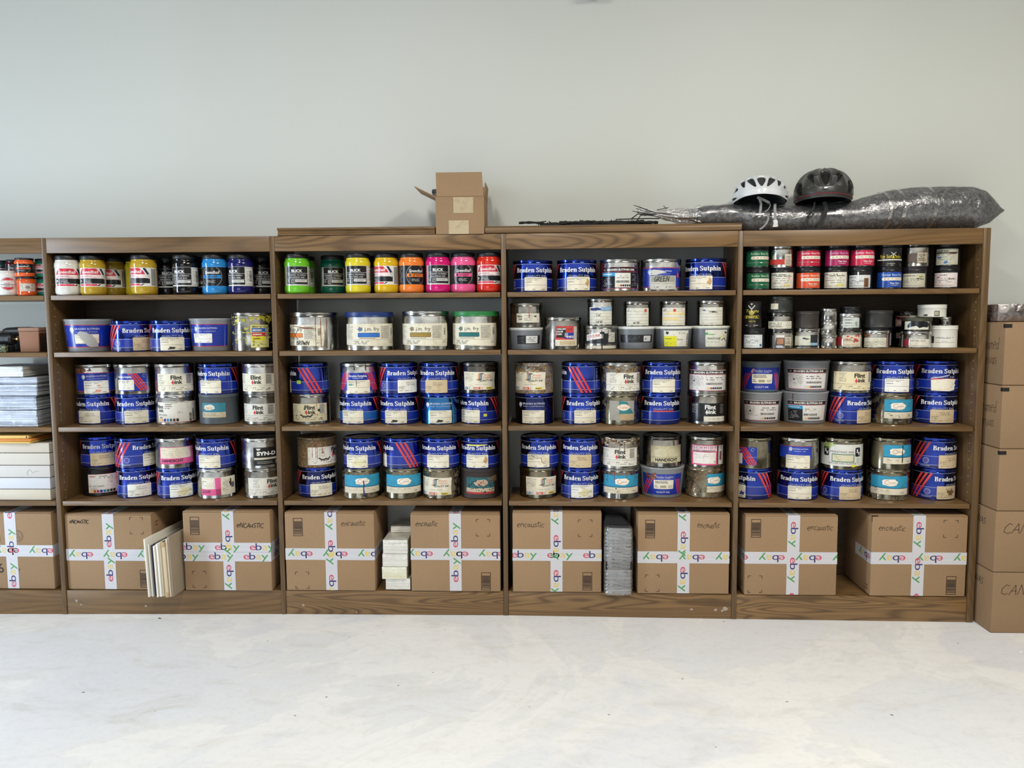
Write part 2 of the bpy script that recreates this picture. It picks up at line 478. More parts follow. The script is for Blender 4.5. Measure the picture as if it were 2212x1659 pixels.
class Art:
    """flat printing (millimetres: u across, v up) that is then laid on a can or a carton"""

    def __init__(s, seed=1):
        s.v = []; s.f = []; s.c = []; s.rng = random.Random(seed)

    def poly(s, pts, col, L=0):
        b = len(s.v); s.v += [(p[0], p[1], L) for p in pts]
        if len(pts) == 4 or len(pts) == 3: tris = [tuple(range(len(pts)))]
        else: tris = tessellate_polygon([[Vector((p[0], p[1], 0)) for p in pts]])
        for t in tris: s.f.append([b + i for i in t]); s.c.append(lin(col))
        return s

    def rect(s, u0, v0, u1, v1, col, L=0): return s.poly([(u0, v0), (u1, v0), (u1, v1), (u0, v1)], col, L)

    def rrect(s, u0, v0, u1, v1, r, col, L=0):
        p = arc(u1 - r, v1 - r, r, r, 0, 90, 3) + arc(u0 + r, v1 - r, r, r, 90, 180, 3) + arc(u0 + r, v0 + r, r, r, 180, 270, 3) + arc(u1 - r, v0 + r, r, r, 270, 360, 3)
        return s.poly(p, col, L)

    def frame(s, u0, v0, u1, v1, t, col, L=0):
        s.rect(u0, v0, u1, v0 + t, col, L); s.rect(u0, v1 - t, u1, v1, col, L)
        s.rect(u0, v0 + t, u0 + t, v1 - t, col, L); return s.rect(u1 - t, v0 + t, u1, v1 - t, col, L)

    def ell(s, u, v, a, b, col, L=0, n=22): return s.poly(arc(u, v, a, b, 0, 360 - 360 / n, n - 1), col, L)

    def blob(s, u, v, a, b, col, L=0, n=18, rough=0.3):
        p = []
        for i in range(n):
            t = 2 * math.pi * i / n; k = 1 + s.rng.uniform(-rough, rough)
            p.append((u + a * k * math.cos(t), v + b * k * math.sin(t)))
        return s.poly(p, col, L)

    def line(s, pts, w, col, L=0):
        for (x0, y0), (x1, y1) in zip(pts, pts[1:]):
            d = math.hypot(x1 - x0, y1 - y0) or 1e-6; nx, ny = -(y1 - y0) / d * w / 2, (x1 - x0) / d * w / 2
            ex, ey = (x1 - x0) / d * w * .25, (y1 - y0) / d * w * .25
            s.poly([(x0 + nx - ex, y0 + ny - ey), (x0 - nx - ex, y0 - ny - ey), (x1 - nx + ex, y1 - ny + ey), (x1 + nx + ex, y1 + ny + ey)], col, L)
        return s

    def text(s, word, u, v, h, col, L=0, w=None, align='C', shear=0.0, bold=0.0, rot=0.0):
        vs, tr, tw = sans(word, bold); kx = (w / tw) if w else h
        off = {'C': -tw * kx / 2, 'L': 0, 'R': -tw * kx}[align]
        ca, sa = math.cos(math.radians(rot)), math.sin(math.radians(rot)); b = len(s.v)
        for x, y in vs:
            a, c = off + (x * kx) + shear * y * h, y * h
            s.v.append((u + a * ca - c * sa, v + a * sa + c * ca, L))
        lc = lin(col)
        for t in tr: s.f.append([b + i for i in t]); s.c.append(lc)
        return s

    def serif(s, word, u, v, h, w, col, L=0):
        adv = sum(SERIF[c][2] for c in word); kx = w / adv; x = u - w / 2; nx, ny = .085, .02
        for ch in word:
            paths, boxes, ad = SERIF[ch]
            for p in paths:
                for (x0, y0), (x1, y1) in zip(p, p[1:]):
                    if x1 < x0: x0, y0, x1, y1 = x1, y1, x0, y0
                    if y1 >= y0: hull = [(x0 - nx, y0 - ny), (x0 + nx, y0 - ny), (x1 + nx, y1 - ny), (x1 + nx, y1 + ny), (x1 - nx, y1 + ny), (x0 - nx, y0 + ny)]
                    else: hull = [(x0 - nx, y0 + ny), (x0 - nx, y0 - ny), (x1 - nx, y1 - ny), (x1 + nx, y1 - ny), (x1 + nx, y1 + ny), (x0 + nx, y0 + ny)]
                    b = len(s.v); s.v += [(x + (a) * kx, v + c * h, L) for a, c in hull]
                    s.f.append([b + i for i in range(6)]); s.c.append(lin(col))
            for (a, c, d, e) in boxes: s.rect(x + a * kx, v + c * h, x + d * kx, v + e * h, col, L)
            x += ad * kx
        return s

    def pen(s, word, u, v, h, col, L=0, wid=1.4, slant=0.12, kx=1.0, rot=0.0, jit=0.05):
        x = 0; ca, sa = math.cos(math.radians(rot)), math.sin(math.radians(rot))
        for ch in word:
            paths, ad = PEN[ch]; dy = s.rng.uniform(-jit, jit)
            for p in paths:
                q = []
                for a, c in p:
                    X = (x + a * kx + slant * c + s.rng.uniform(-jit, jit) * .4) * h; Y = (c + dy) * h
                    q.append((u + X * ca - Y * sa, v + X * sa + Y * ca))
                s.line(q, wid, col, L)
            x += ad * kx
        return s

    def greek(s, u0, v0, u1, v1, rows, col, L=0, h=None, dens=.85):
        """rows of unreadable small print"""
        st = (v1 - v0) / rows; h = h or st * .45
        for i in range(rows):
            u = u0; v = v1 - (i + 1) * st + (st - h) / 2
            end = u1 - s.rng.uniform(0, .3) * (u1 - u0)
            while u < end:
                k = s.rng.uniform(1.5, 6); k = min(k, end - u)
                if s.rng.random() < dens: s.rect(u, v, u + k, v + h, col, L)
                u += k + s.rng.uniform(.7, 1.6)
        return s

    def bars(s, u0, v0, u1, v1, col, L=0, vert=True):
        p = u0 if vert else v0; end = u1 if vert else v1
        while p < end:
            k = s.rng.choice([.6, .9, 1.4, 2.0]); k = min(k, end - p)
            if vert: s.rect(p, v0, p + k, v1, col, L)
            else: s.rect(u0, p, u1, p + k, col, L)
            p += k + s.rng.choice([.6, 1.0, 1.5])
        return s

    def drip(s, u, v0, v1, w, col, L=0):
        n = 9; q = []
        for i in range(n + 1):
            q.append((u + s.rng.uniform(-.25, .25) * w, v0 + (v1 - v0) * i / n))
        for (a, b), (c, d) in zip(q, q[1:]): s.line([(a, b), (c, d)], w * s.rng.uniform(.5, 1.3), col, L)
        return s

    def mesh(s, name, fmap, mat, cuts=(), cutsv=(), clip=None, smooth=True):
        me = bpy.data.meshes.new(name); bm = bmesh.new()
        vs = [bm.verts.new(v) for v in s.v]; lay = bm.loops.layers.float_color.new('Col')
        for f, c in zip(s.f, s.c):
            try: fc = bm.faces.new([vs[i] for i in f])
            except ValueError: continue
            for l in fc.loops: l[lay] = c
        def cut(no, co, **kw):
            g = list(bm.verts) + list(bm.edges) + list(bm.faces)
            bmesh.ops.bisect_plane(bm, geom=g, dist=1e-5, plane_co=co, plane_no=no, **kw)
        if clip:
            cut((1, 0, 0), (clip[0], 0, 0), clear_inner=True); cut((1, 0, 0), (clip[1], 0, 0), clear_outer=True)
            cut((0, 1, 0), (0, clip[2], 0), clear_inner=True); cut((0, 1, 0), (0, clip[3], 0), clear_outer=True)
        if s.v:
            lo, hi = min(v.co.x for v in bm.verts), max(v.co.x for v in bm.verts)
            for c in cuts:
                if lo < c < hi: cut((1, 0, 0), (c, 0, 0))
            for c in cutsv: cut((0, 1, 0), (0, c, 0))
        bmesh.ops.triangulate(bm, faces=[f for f in bm.faces if len(f.verts) > 4])
        for f in bm.faces:
            f.normal_update()
            if f.normal.z < 0: f.normal_flip()
        for v in bm.verts: v.co = fmap(v.co.x, v.co.y, v.co.z)
        bm.to_mesh(me); bm.free(); me.materials.append(mat)
        me.polygons.foreach_set('use_smooth', [smooth] * len(me.polygons))
        return me


def can_map(r0, h, r1=None, base=0.35, step=0.22):
    """(u, v, layer) in mm -> point on a can that faces -Y"""
    r1 = r1 or r0
    def f(u, v, L):
        r = r0 + (r1 - r0) * v / h; rr = r + base + step * L; a = u / ((r0 + r1) / 2)
        return Vector((rr * math.sin(a) / 1000, -rr * math.cos(a) / 1000, v / 1000))
    return f


# ------------------------------------------------------------------ room
def structure(name, mb, mats, **kw):
    o = mb.build(name, mats, None, **kw); o['kind'] = 'structure'; return o


WY = 0.292   # face of the wall behind the bookcases
structure('floor', MB().box(-3.7, 4.2, -7.0, WY + .1, -.1, 0), [m_floor()])
structure('wall_back', MB().box(-3.7, 4.2, WY, WY + .1, 0, 3.1), [m_wall()])
wl = MB().box(-3.7, -3.6, -.95, WY, 0, 3.1).box(-3.7, -3.6, -7.0, -1.55, 0, 3.1).box(-3.7, -3.6, -1.55, -.95, 2.25, 3.1)
structure('wall_left', wl, [m_low_bounce()])
structure('wall_right', MB().box(4.2, 4.3, -7.0, WY, 0, 3.1), [m_low_bounce()])
wr = MB().box(-3.7, -3.2, -7.1, -7.0, 0, 3.1).box(0.1, 4.2, -7.1, -7.0, 0, 3.1).box(-3.2, 0.1, -7.1, -7.0, 2.6, 3.1)
structure('wall_rear', wr, [m_low_bounce()])
structure('ceiling', MB().box(-3.7, 4.3, -7.1, WY + .1, 3.1, 3.2), [m_low_bounce()])
fx = MB().box(-.92, -.58, -2.92, -1.68, 3.035, 3.1)
tag(fx.build('ceiling_light', [m_plain('white_enamel', 'eeeeee', .5)]), 'long white ceiling light fixture behind the camera, nearer the doorway', 'ceiling light', 'ceiling lights')
fx = MB().box(1.38, 1.72, -2.92, -1.68, 3.035, 3.1)
tag(fx.build('ceiling_light', [m_plain('white_enamel', 'eeeeee', .5)]), 'long white ceiling light fixture behind the camera, farther from the doorway', 'ceiling light', 'ceiling lights')

t = thing('wall_bracket', 'small dark metal bracket mounted high on the wall above the open carton', 'bracket', (.219, WY, 2.4975))
MB().box(-.039, .039, -.012, 0, 0, .07).build('mounting_plate', [m_plain('dark_steel', '5a4f4c', .5)], t, bevel=.002)
MB().box(-.034, .034, -.10, -.012, .004, .05).build('housing', [m_plain('dark_steel', '5a4f4c', .5)], t, bevel=.004)

# ------------------------------------------------------------------ bookcases
WX, WZ, WYD = m_wood('x', .94), m_wood('z', .83), m_wood('y', .92)
WF = m_wood('x', 1.02, 1.0)
DARK = m_wood('x', .55)
names = ['cut off by the left edge of the photo', 'holding the gold jars and leaning boards', 'holding the bright coloured jars',
         'under the long bullnosed top board', 'at the right end, under the helmets']
PIN = m_plain('pin_sleeve', 'b8a888', .5)
for i in range(5):
    (x0, y0), (x1, y1) = PX[i], PX[i + 1]
    L = math.hypot(x1 - x0, y1 - y0); ang = math.atan2(y1 - y0, x1 - x0)
    t = thing('bookcase', 'brown oak bookcase bay ' + names[i], 'bookcase', (x0, y0, 0), ang, 'row of five oak bookcases')
    D = .262
    last = i == 4
    pr = PT + (.007 if last else 0)
    if i == 0: MB().box(0, PT, 0, D, 0, TOPZ).build('side_panel', [WZ], t, bevel=.0012)
    MB().box(L, L + pr, 0, D, 0, TOPZ).build('side_panel', [WZ], t, bevel=.0012)
    a, b = PT + .0005, L - .0005
    MB().box(a, b, .001, .020, 1.465, TOPZ).build('top_rail', [WF if i in (2, 3) else WX], t, bevel=.001)
    MB().box(a, b, .020, D, 1.502, TOPZ - .001).build('top_panel', [WYD], t)
    MB().box(a, b, .003, .022, 0, .0995).build('kick_board', [WF if i > 1 else WX], t, bevel=.001)
    MB().box(a, b, .0225, D, .08, .0995).build('bottom_shelf', [WX], t)
    for k in (1, 2, 3, 4):
        z = SHELF[k] - .0005
        th = .0185
        MB().box(a + .004, b - .004, .004, D - .004, z - th, z).build('shelf', [WX], t, bevel=.0015)
    if i in (1, 4): MB().box(a, b, D - .006, D, .0995, 1.502).build('back_panel', [DARK], t)
    # rows of shelf-pin holes bored in the sides
    for xx, sgn, pn in ((PT, 1, i), (L, -1, i)):
        if xx == L and i < 4 and False: continue
        mb = MB(); z = .16
        while z < 1.44:
            if all(abs(z - (SHELF[k] - .01)) > .016 for k in (1, 2, 3, 4)):
                for yy in (.033, .225):
                    vs = [(xx + sgn * .0006, yy + .0026 * math.cos(2 * math.pi * q / 8), z + .0026 * math.sin(2 * math.pi * q / 8)) for q in range(8)]
                    mb.add(vs, [list(range(8))])
            z += .032
        mb.build('shelf_pin_holes', [PIN], t)

# scuffs of white plaster on the kick boards
SCUFF = m_plain('plaster_smudge', 'a89a8c', .9)


# ------------------------------------------------------------------ tops of the row
def moulded_board(x0, x1, label, bull):
    yF = front_y((x0 + x1) / 2) - .004; z0 = TOPZ + .0006; T = .0305; Dp = .27
    t = thing('top_board', label, 'board', ((x0 + x1) / 2, yF, z0), math.atan2(front_y(x1) - front_y(x0), x1 - x0), 'loose top boards on the bookcases')
    w2 = (x1 - x0) / 2
    if bull: prof = [(.015 - .015 * math.cos(a), .015 + .0152 * math.sin(a)) for a in [math.radians(-90 + 180 * k / 10) for k in range(11)]]
    else: prof = [(.012, 0), (.006, .002), (.006, .006), (.010, .010), (.012, .016), (.008, .021), (.0, .0235), (0, .029), (.003, .0305)]
    prof = prof + [(Dp, T if not bull else .0302), (Dp, 0)]
    vs = [(-w2, p[0], p[1]) for p in prof] + [(w2, p[0], p[1]) for p in prof]; n = len(prof)
    fs = [[k, (k + 1) % n, n + (k + 1) % n, n + k] for k in range(n)] + [list(range(n))[::-1], [n + k for k in range(n)]]
    mb = MB().add(vs, fs[:n], 0); mb.add(vs, fs[n:], 1)
    mb.build('moulded_board', [WX, m_plain('raw_end_grain', 'b08a5c' if not bull else '8a6238', .7)], t, smooth=True, angle=40)
    return t


moulded_board(-1.033, -.416, 'short loose oak board with moulded edge, left of the open carton', False)
moulded_board(-.2197, .7592, 'long loose oak board with rounded nose, right of the open carton', True)


# ------------------------------------------------------------------ cartons
def box_map(w, d, h, base=.5, step=.12):
    """mm on the front of a carton (u from its centre, v from its base) folding onto the sides and top"""
    def f(u, v, L):
        o = (base + step * L) / 1000; W2, H = w / 2, h
        uu, vv = u / 1000, v / 1000
        if uu < -W2 + 1e-5: return Vector((-W2 - o, max(-W2 - uu, 0) - o, vv))
        if uu > W2 - 1e-5: return Vector((W2 + o, max(uu - W2, 0) - o, vv))
        if vv > H - 1e-5: return Vector((uu, max(vv - H, 0) - o, H + o))
        return Vector((uu, -o, vv))
    return f


EB = [('e', 'c43a56', 0), ('b', '221c60', 24), ('a', 'd8bd50', 52), ('y', '45934c', 73)]


def tape_run(A, along, lo, hi, c, phase, flip, wid=48, seed=1):
    """along='h': tape at height c from lo..hi; along='v': tape at u=c.  flip turns the lettering round"""
    TP = 'c9c8cd'
    if along == 'h': A.rect(lo, c - wid / 2, hi, c + wid / 2, TP, 0)
    else: A.rect(c - wid / 2, lo, c + wid / 2, hi, TP, 1)
    L = 2 if along == 'v' else 1
    rot = (0 if not flip else 180) if along == 'h' else (90 if not flip else -90)
    p = phase - 143 * 3
    while p < hi + 160:
        for ch, col, dx in EB:
            d = dx
            if along == 'h':
                if not flip: uu, vv = p + d, c - 11
                else: uu, vv = p + 104 - d, c + 11
            else:
                if not flip: uu, vv = c + 11, p + d
                else: uu, vv = c - 11, p + 104 - d
            wv = {'e': 24, 'b': 25, 'a': 21, 'y': 29}[ch]
            cen = (uu if along == 'h' else vv)
            if lo - 30 < cen < hi + 30:
                A.text(ch, uu, vv, 30.5, col, L + (.25 if ch == 'a' else .12 if ch == 'y' else 0), w=wv, align='L', rot=rot)
        p += 143
    # creases of the tape
    if along == 'h':
        A.rect(lo, c + .5, hi, c + 1.6, 'bcc4ca', L - .5); A.rect(lo, c - 8, hi, c - 7.4, 'e4e4e6', L - .6)


class Marks:
    def __init__(s): s.parts = []

    def new(s, name): a = Art(5); s.parts.append((name, a)); return a


def barcode(A, u, v, up=True):
    A = A.new('barcode_print')
    A.frame(u - 19, v - 37, u + 19, v + 37, 2.2, '3a201a', 0); A.bars(u - 16, v - 30, u + 16, v + 24, '43342a', 0, vert=False)


def corners(A, u, v, s=27):
    A = A.new('corner_marks')
    for a in (-1, 1):
        for b in (-1, 1):
            A.rect(min(u + a * s, u + a * (s - 11)), v + b * 34 - 1.1, max(u + a * s, u + a * (s - 11)), v + b * 34 + 1.1, '4a382c', 0)
            A.rect(u + a * s - 1.1, min(v + b * 34, v + b * (34 - 11)), u + a * s + 1.1, max(v + b * 34, v + b * (34 - 11)), '4a382c', 0)


def arrows_side(A, u, v):
    A = A.new('arrow_print')
    for k in (0, 13):
        A.line([(u, v + k), (u + 20, v + k)], 1.6, '2a211b', 0); A.poly([(u + 20, v + k - 4), (u + 28, v + k), (u + 20, v + k + 4)], '2a211b', 0)


def carton(pl, pr, yb, yt, Yf, label, draw, hc, vc, hf, vf, hp, vp, tone=1.0, d=.262, rz=0.0, hw=48, hands=(), vtop=False):
    zb = SHELF[5]
    q0, q1 = at_y(pl, yb, Yf), at_y(pr, yb, Yf)
    top = at_y((pl + pr) / 2, yt, Yf).z
    w_, h_ = q1.x - q0.x, top - zb
    t = thing('shipping_carton', label, 'carton', ((q0.x + q1.x) / 2, Yf, zb), rz, 'taped cartons on the bottom shelves')
    M = [m_card(tone)]
    MB().box(-w_ / 2, w_ / 2, 0, d, 0, h_ - .004).build('carton_body', M, t, bevel=.003)
    mb = MB()   # closed outer flaps with the slit between them
    mb.box(-w_ / 2 + .001, w_ / 2 - .001, .001, d / 2 - .0015, h_ - .0035, h_)
    mb.box(-w_ / 2 + .001, w_ / 2 - .001, d / 2 + .0015, d - .001, h_ - .0035, h_)
    mb.build('top_flaps', M, t, bevel=.001)
    fm = box_map(w_, d, h_, .6); cu = (-w_ * 500, w_ * 500); cv = (h_ * 1000,)
    K = Marks(); draw(K, w_ * 1000, h_ * 1000)
    for nm, A in K.parts: obj(nm, A.mesh(nm, fm, m_art('matte'), cu, cv, smooth=False), t)
    A = Art(int(pl) + 7)
    for word, u, v, h, kw in hands: A.pen(word, u, v, h, '2c2521', 1, jit=.11, **kw)
    if A.v: obj('handwriting', A.mesh('handwriting', fm, m_art('matte'), cu, cv, smooth=False), t)
    W_ = w_ * 500
    for hcc, hpp in (hc if isinstance(hc, list) else [(hc, hp)]):
        A = Art(int(pl) + 3); tape_run(A, 'h', -W_ - 150, W_ + 150, hcc, hpp, hf, hw)
        obj('printed_tape', A.mesh('printed_tape', fm, m_art('tape'), cu, cv, clip=(-W_ - 150, W_ + 150, 0, h_ * 1000 - 1), smooth=False), t)
    A = Art(int(pl) + 5); tape_run(A, 'v', 2, h_ * 1000 + 150, vc, vp, vf, 48)
    obj('printed_tape', A.mesh('printed_tape', fm, m_art('tape'), cu, cv, clip=(-W_, W_, 1, h_ * 1000 + 150), smooth=False), t)
    return t


# A: left-cut carton
def dA(K, w, h):
    A = K.new('recycling_mark')
    A.frame(-70, 198, -33, 253, 1.5, '3a3028', 0); A.poly([(-58, 218), (-45, 218), (-51, 236)], '3a3028', 0)
    A.line([(-60, 216), (-66, 228), (-58, 240), (-50, 244), (-42, 238), (-37, 226), (-43, 215)], 3, '3a3028', 0)
    A = K.new('round_stamp')
    for r in (24, 20): A.line(arc(40, 222, r, r, 0, 360, 24), 1.2, '6b5b4b', 0)
    A.greek(28, 206, 52, 238, 5, '6b5b4b', 0)
    A = K.new('printed_number')
    A.text('6', -38, 68, 42, '2b2320', 0); A.line([(28, 66), (42, 84)], 3, '2b2320', 0)


aw = at_y(119, 1272, .0).x - at_y(-70, 1272, .0).x
carton(-70, 119, 1272, 1107.5, .0, 'taped carton with a recycling mark and large 6, cut off by the photo edge',
       dA, 160, 12, True, False, 44 - 104, 8, 0.98, hands=[('en', -66, 262, 22, dict(wid=1.8, rot=180))])


def dB(A, w, h):
    corners(A, 118, 267); barcode(A, 142, 46); arrows_side(A, w / 2 + 24, 262)


carton(148, 333.5, 1274.5, 1111, .0, 'carton with dark pen word at top left corner, behind the leaning boards', dB, 145, 0, True, False, 5 - 143 * 2 + 58 - 92, 34, .99,
       hands=[('eNCaUSTIC'.replace('U', 'u'), -160, 276, 15, dict(wid=2.2, kx=1.02, slant=.2))])


def dC(A, w, h):
    barcode(A, -130, 268); corners(A, -120, 46)


carton(401, 588, 1274, 1105, -.002, 'carton with doubled horizontal tape and capital pen lettering, right of the leaning boards', dC, [(180, -175 - 18), (141.5, -195 - 25)], 6, False, True, 0, 4, .99, hw=39,
       hands=[('eNCAuSTIC', 42, 262, 19, dict(wid=2.2, kx=1.1, slant=.2))])


def dD(A, w, h): barcode(A, -128, 262); corners(A, -117, 42)


carton(619.5, 811, 1273, 1107, .008, 'carton with left barcode in the middle bay, left of the wrapped paper stack', dD, 151, 5, True, True, -175, 22 - 60,
       hands=[('encaustic', 48, 268, 22, dict(wid=1.5, kx=1.0))])


def dE(A, w, h): corners(A, 112, 262); barcode(A, 122, 42)


carton(889, 1081, 1276.5, 1110, .010, 'carton with lower right barcode in the middle bay, right of the wrapped paper stack', dE, 153, 0, True, False, -195, 52 - 14,
       hands=[('encaustic', -160, 268, 22, dict(wid=1.5, kx=.9))])


def dF(A, w, h): corners(A, 112, 262); barcode(A, 121, 45)


carton(1108, 1299, 1275.5, 1106, .010, 'carton left of the shrink-wrapped bundle in the fourth bay', dF, 152, -2, False, True, -182, -13,
       hands=[('encaustic', -160, 266, 22, dict(wid=1.5, kx=1.1))])


def dG(A, w, h): barcode(A, -132, 262); corners(A, -122, 42)


carton(1377, 1574, 1280, 1109, .002, 'carton right of the shrink-wrapped bundle in the fourth bay', dG, 148, 0, True, True, -40 - 143 + 20, 6,
       hands=[('encaustic', 52, 268, 22, dict(wid=1.5, kx=.9))])


def dH(A, w, h): barcode(A, -138, 268); corners(A, -138, 43); arrows_side(A, -w / 2 - 60, 28)


carton(1607.7, 1805.7, 1283, 1113.5, -.004, 'left carton on the bottom shelf of the right end bay', dH, 150, 8, True, True, -128, 48,
       hands=[('encaustic', 60, 262, 22, dict(wid=1.5, kx=1.0))])


def dI(A, w, h):
    corners(A, 118, 270); barcode(A, 128, 44); arrows_side(A, -w / 2 - 50, 22)
    A = A.new('black_tape')
    A.rect(-w / 2, h - 3, -w / 2 + 22, h + 1, '1c1714', 0); A.rect(-w / 2 - 4, h - 26, -w / 2, h, '1c1714', 0)


carton(1878.6, 2084, 1287.5, 1114, -.006, 'right carton on the bottom shelf of the right end bay, its left side showing', dI, 152, -2, True, True, -155, 50,
       hands=[('encaustic', -158, 262, 22, dict(wid=1.5, kx=1.05))])


# ------------------------------------------------------------------ tall stack of canvas cartons at the right
zs = [0, .2345, .4685, .7035, .9395, 1.1735]
xl = [1.6915, 1.6915, 1.695, 1.6955, 1.696]
for k in range(5):
    z0, z1 = zs[k], zs[k + 1]
    lab = ['bottom carton of the tall stack beside the bookcase, lettered on both visible sides', 'second carton from the floor in the tall stack, lettered in capitals',
           'plain middle carton of the tall stack with one black tape tab', 'fourth carton up in the tall stack, with handwriting on its narrow side',
           'topmost carton of the tall stack, under the plastic-wrapped item'][k]
    W_ = .46; D_ = .385; dx = [.0, .003, .008, .012, .016][k]
    t = thing('storage_carton', lab, 'carton', (xl[k] + W_ / 2, -.112 + .002 * k, z0), 0, 'tall stack of canvas cartons')
    MB().box(-W_ / 2, W_ / 2, 0, D_, .0008, z1 - z0 - .0008).build('carton_body', [m_card(.93)], t, bevel=.004)
    fm = box_map(W_, D_, z1 - z0, .5)
    A = Art(k + 40)
    if k < 2:
        A.pen('CANVAS', -W_ * 500 + 26, 150, 38, '33261c', 1, wid=1.9, kx=1.25, slant=.3)
        A.pen('CANVAS', -W_ * 500 - 165, 172, 26, '33261c', 1, wid=2.0, kx=1.0, rot=-4)
    elif k > 2:
        A.pen('Seamed', -W_ * 500 - 150, 130, 42, '3a2c20', 1, wid=1.6, kx=.75)
        A.pen('Canvas', -W_ * 500 - 152, 75, 40, '3a2c20', 1, wid=1.6, kx=.78)
    if A.v: obj('handwriting', A.mesh('handwriting', fm, m_art('matte'), (-W_ * 500, W_ * 500), ((z1 - z0) * 1000,), smooth=False), t)
    if k >= 2:
        A = Art(5); h0 = (z1 - z0) * 1000; A.rect(-W_ * 500 - 12, h0 - 22, -W_ * 500 + 24, h0 - 8, '141210', 0)
        obj('black_tape', A.mesh('black_tape', fm, m_art('matte'), (-W_ * 500, W_ * 500), (h0,), smooth=False), t)
t = thing('wrapped_package', 'dark brown frames in clear plastic film lying on top of the tall carton stack', 'package', (1.93, -.05, 1.1745))
MB().box(-.232, .23, 0, .30, .0005, .030).box(-.232, .23, 0, .30, .032, .0625).build('wooden_frames', [m_plain('dark_brown_wood', '4a2f24', .5)], t, bevel=.002)
MB().box(-.09, .2, -.004, -.001, .014, .055).build('orange_label', [m_plain('orange_print', 'a8542c', .6)], t)
MB().box(-.2355, .234, -.006, .304, .0002, .0655).build('plastic_film', [m_wrap(.38, 'ffffff', 28)], t, bevel=.004)


# ------------------------------------------------------------------ open carton on top
def open_carton():
    x0, x1 = -.4106, -.2225; yf = .012; d = .19; h = .1435; z0 = TOPZ + .0008
    t = thing('open_carton', 'small open cardboard carton with raised flaps standing on top of the bookcases', 'carton', ((x0 + x1) / 2, yf, z0))
    w2 = (x1 - x0) / 2; M = [m_card(.97)]; T = .003
    mb = MB().box(-w2, w2, 0, T, 0, h).box(-w2, w2, d - T, d, 0, h).box(-w2, -w2 + T, T, d - T, 0, h).box(w2 - T, w2, T, d - T, 0, h).box(-w2 + T, w2 - T, T, d - T, 0, T)
    mb.build('carton_body', M, t, bevel=.001)

    def flap(name, pts):   # quad flap with thickness
        p = [Vector(q) for q in pts]; nn = (p[1] - p[0]).cross(p[3] - p[0]).normalized() * T
        MB().add(p + [q + nn for q in p], [[0, 1, 2, 3], [7, 6, 5, 4], [0, 4, 5, 1], [1, 5, 6, 2], [2, 6, 7, 3], [3, 7, 4, 0]]).build(name, M, t)
    flap('front_flap', [(-w2 + .004, .001, h), (w2 - .002, .001, h), (w2 - .008, .006, h + .0915), (-w2 + .002, .006, h + .0915)])
    flap('rear_flap', [(w2, d - .003, h), (-w2, d - .003, h), (-w2 + .004, d + .03, h + .07), (w2 - .004, d + .03, h + .07)])
    flap('side_flap', [(-w2 + .003, d - .01, h), (-w2 + .003, .004, h), (-w2 - .082, .004, h + .042), (-w2 - .082, d - .01, h + .042)])
    flap('side_flap', [(w2 - .002, .01, h), (w2 - .002, d - .01, h), (w2 + .002, d - .02, h + .055), (w2 + .002, .02, h + .055)])
    A = Art(3); fm = box_map(w2 * 2, d, h, .5)
    A.rect(-25, 80, 52, 140, 'b3a283', 0); A.rect(-44, 0, 34, 52, 'b8a788', 0)
    obj('paper_tape', A.mesh('paper_tape', fm, m_art('paper')), t)
    return t


open_carton()
t = thing('small_jar', 'small grey jar peeking out above the open flap of the carton on top', 'jar', (-.4205, .10, 1.676))
MB().lathe([(.012, 0), (.0145, .002), (.0145, .017), (.012, .019)], 24).build('jar_body', [m_plain('grey_glass', '6d7884', .3)], t, smooth=True)
MB().lathe([(.015, .018), (.016, .020), (.016, .031), (.0145, .033)], 24).build('lid', [m_plain('slate_plastic', '4b5661', .4)], t, smooth=True)


# ------------------------------------------------------------------ can, tub and jar bodies (mm)
def lathe_mesh(name, prof, mat, n=56, cap0=True, cap1=True):
    return cached(('lathe', name, tuple(prof), mat.name, n), lambda: MB().lathe([(r / 1000, z / 1000) for r, z in prof], n, cap0=cap0, cap1=cap1).mesh(name, [mat], smooth=True, angle=50))


def can_parts(t, r, h, body, lid, band=13.0):
    p = [(r - 2.5, .2), (r - .8, 0), (r + .5, .9), (r + .7, 2.2), (r, 3.6), (r, h - band - 2), (r + .7, h - band - 1.2), (r + .7, h - band - .4), (r - .3, h - band)]
    obj('tin_body', lathe_mesh('tin_body', p, body, cap1=False), t)
    p = [(r - .3, h - band), (r + 1.2, h - band + .3), (r + 1.8, h - band + 1.2), (r + 1.2, h - band + 2.2), (r + 1.1, h - 4), (r + 1.9, h - 2.5), (r + 1.6, h - .6), (r - .3, h), (r - 2, h - .2),
         (r - 3.5, h - 2.6), (r * .72, h - 2.8), (r * .7, h - 2.2), (r * .66, h - 2.2)]
    return obj('tin_lid', lathe_mesh('tin_lid', p, lid, cap0=False), t)


def tub_parts(t, r0, r1, h, body, lid, rimh=9):
    p = [(r0 - 3, 0), (r0 - .8, .6), (r0, 2.5), (r1, h - rimh - 1)]
    obj('tub_body', lathe_mesh('tub_body', p, body, cap1=False), t)
    p = [(r1, h - rimh - 1), (r1 + 1.2, h - rimh), (r1 + 1.2, h - rimh + 2), (r1 + 2.4, h - rimh + 2.6), (r1 + 2.6, h - 1.2), (r1 + 1.6, h), (r1 - .6, h), (r1 - 1.6, h - 2.4)]
    obj('tub_lid', lathe_mesh('tub_lid', p, lid, cap0=False), t)


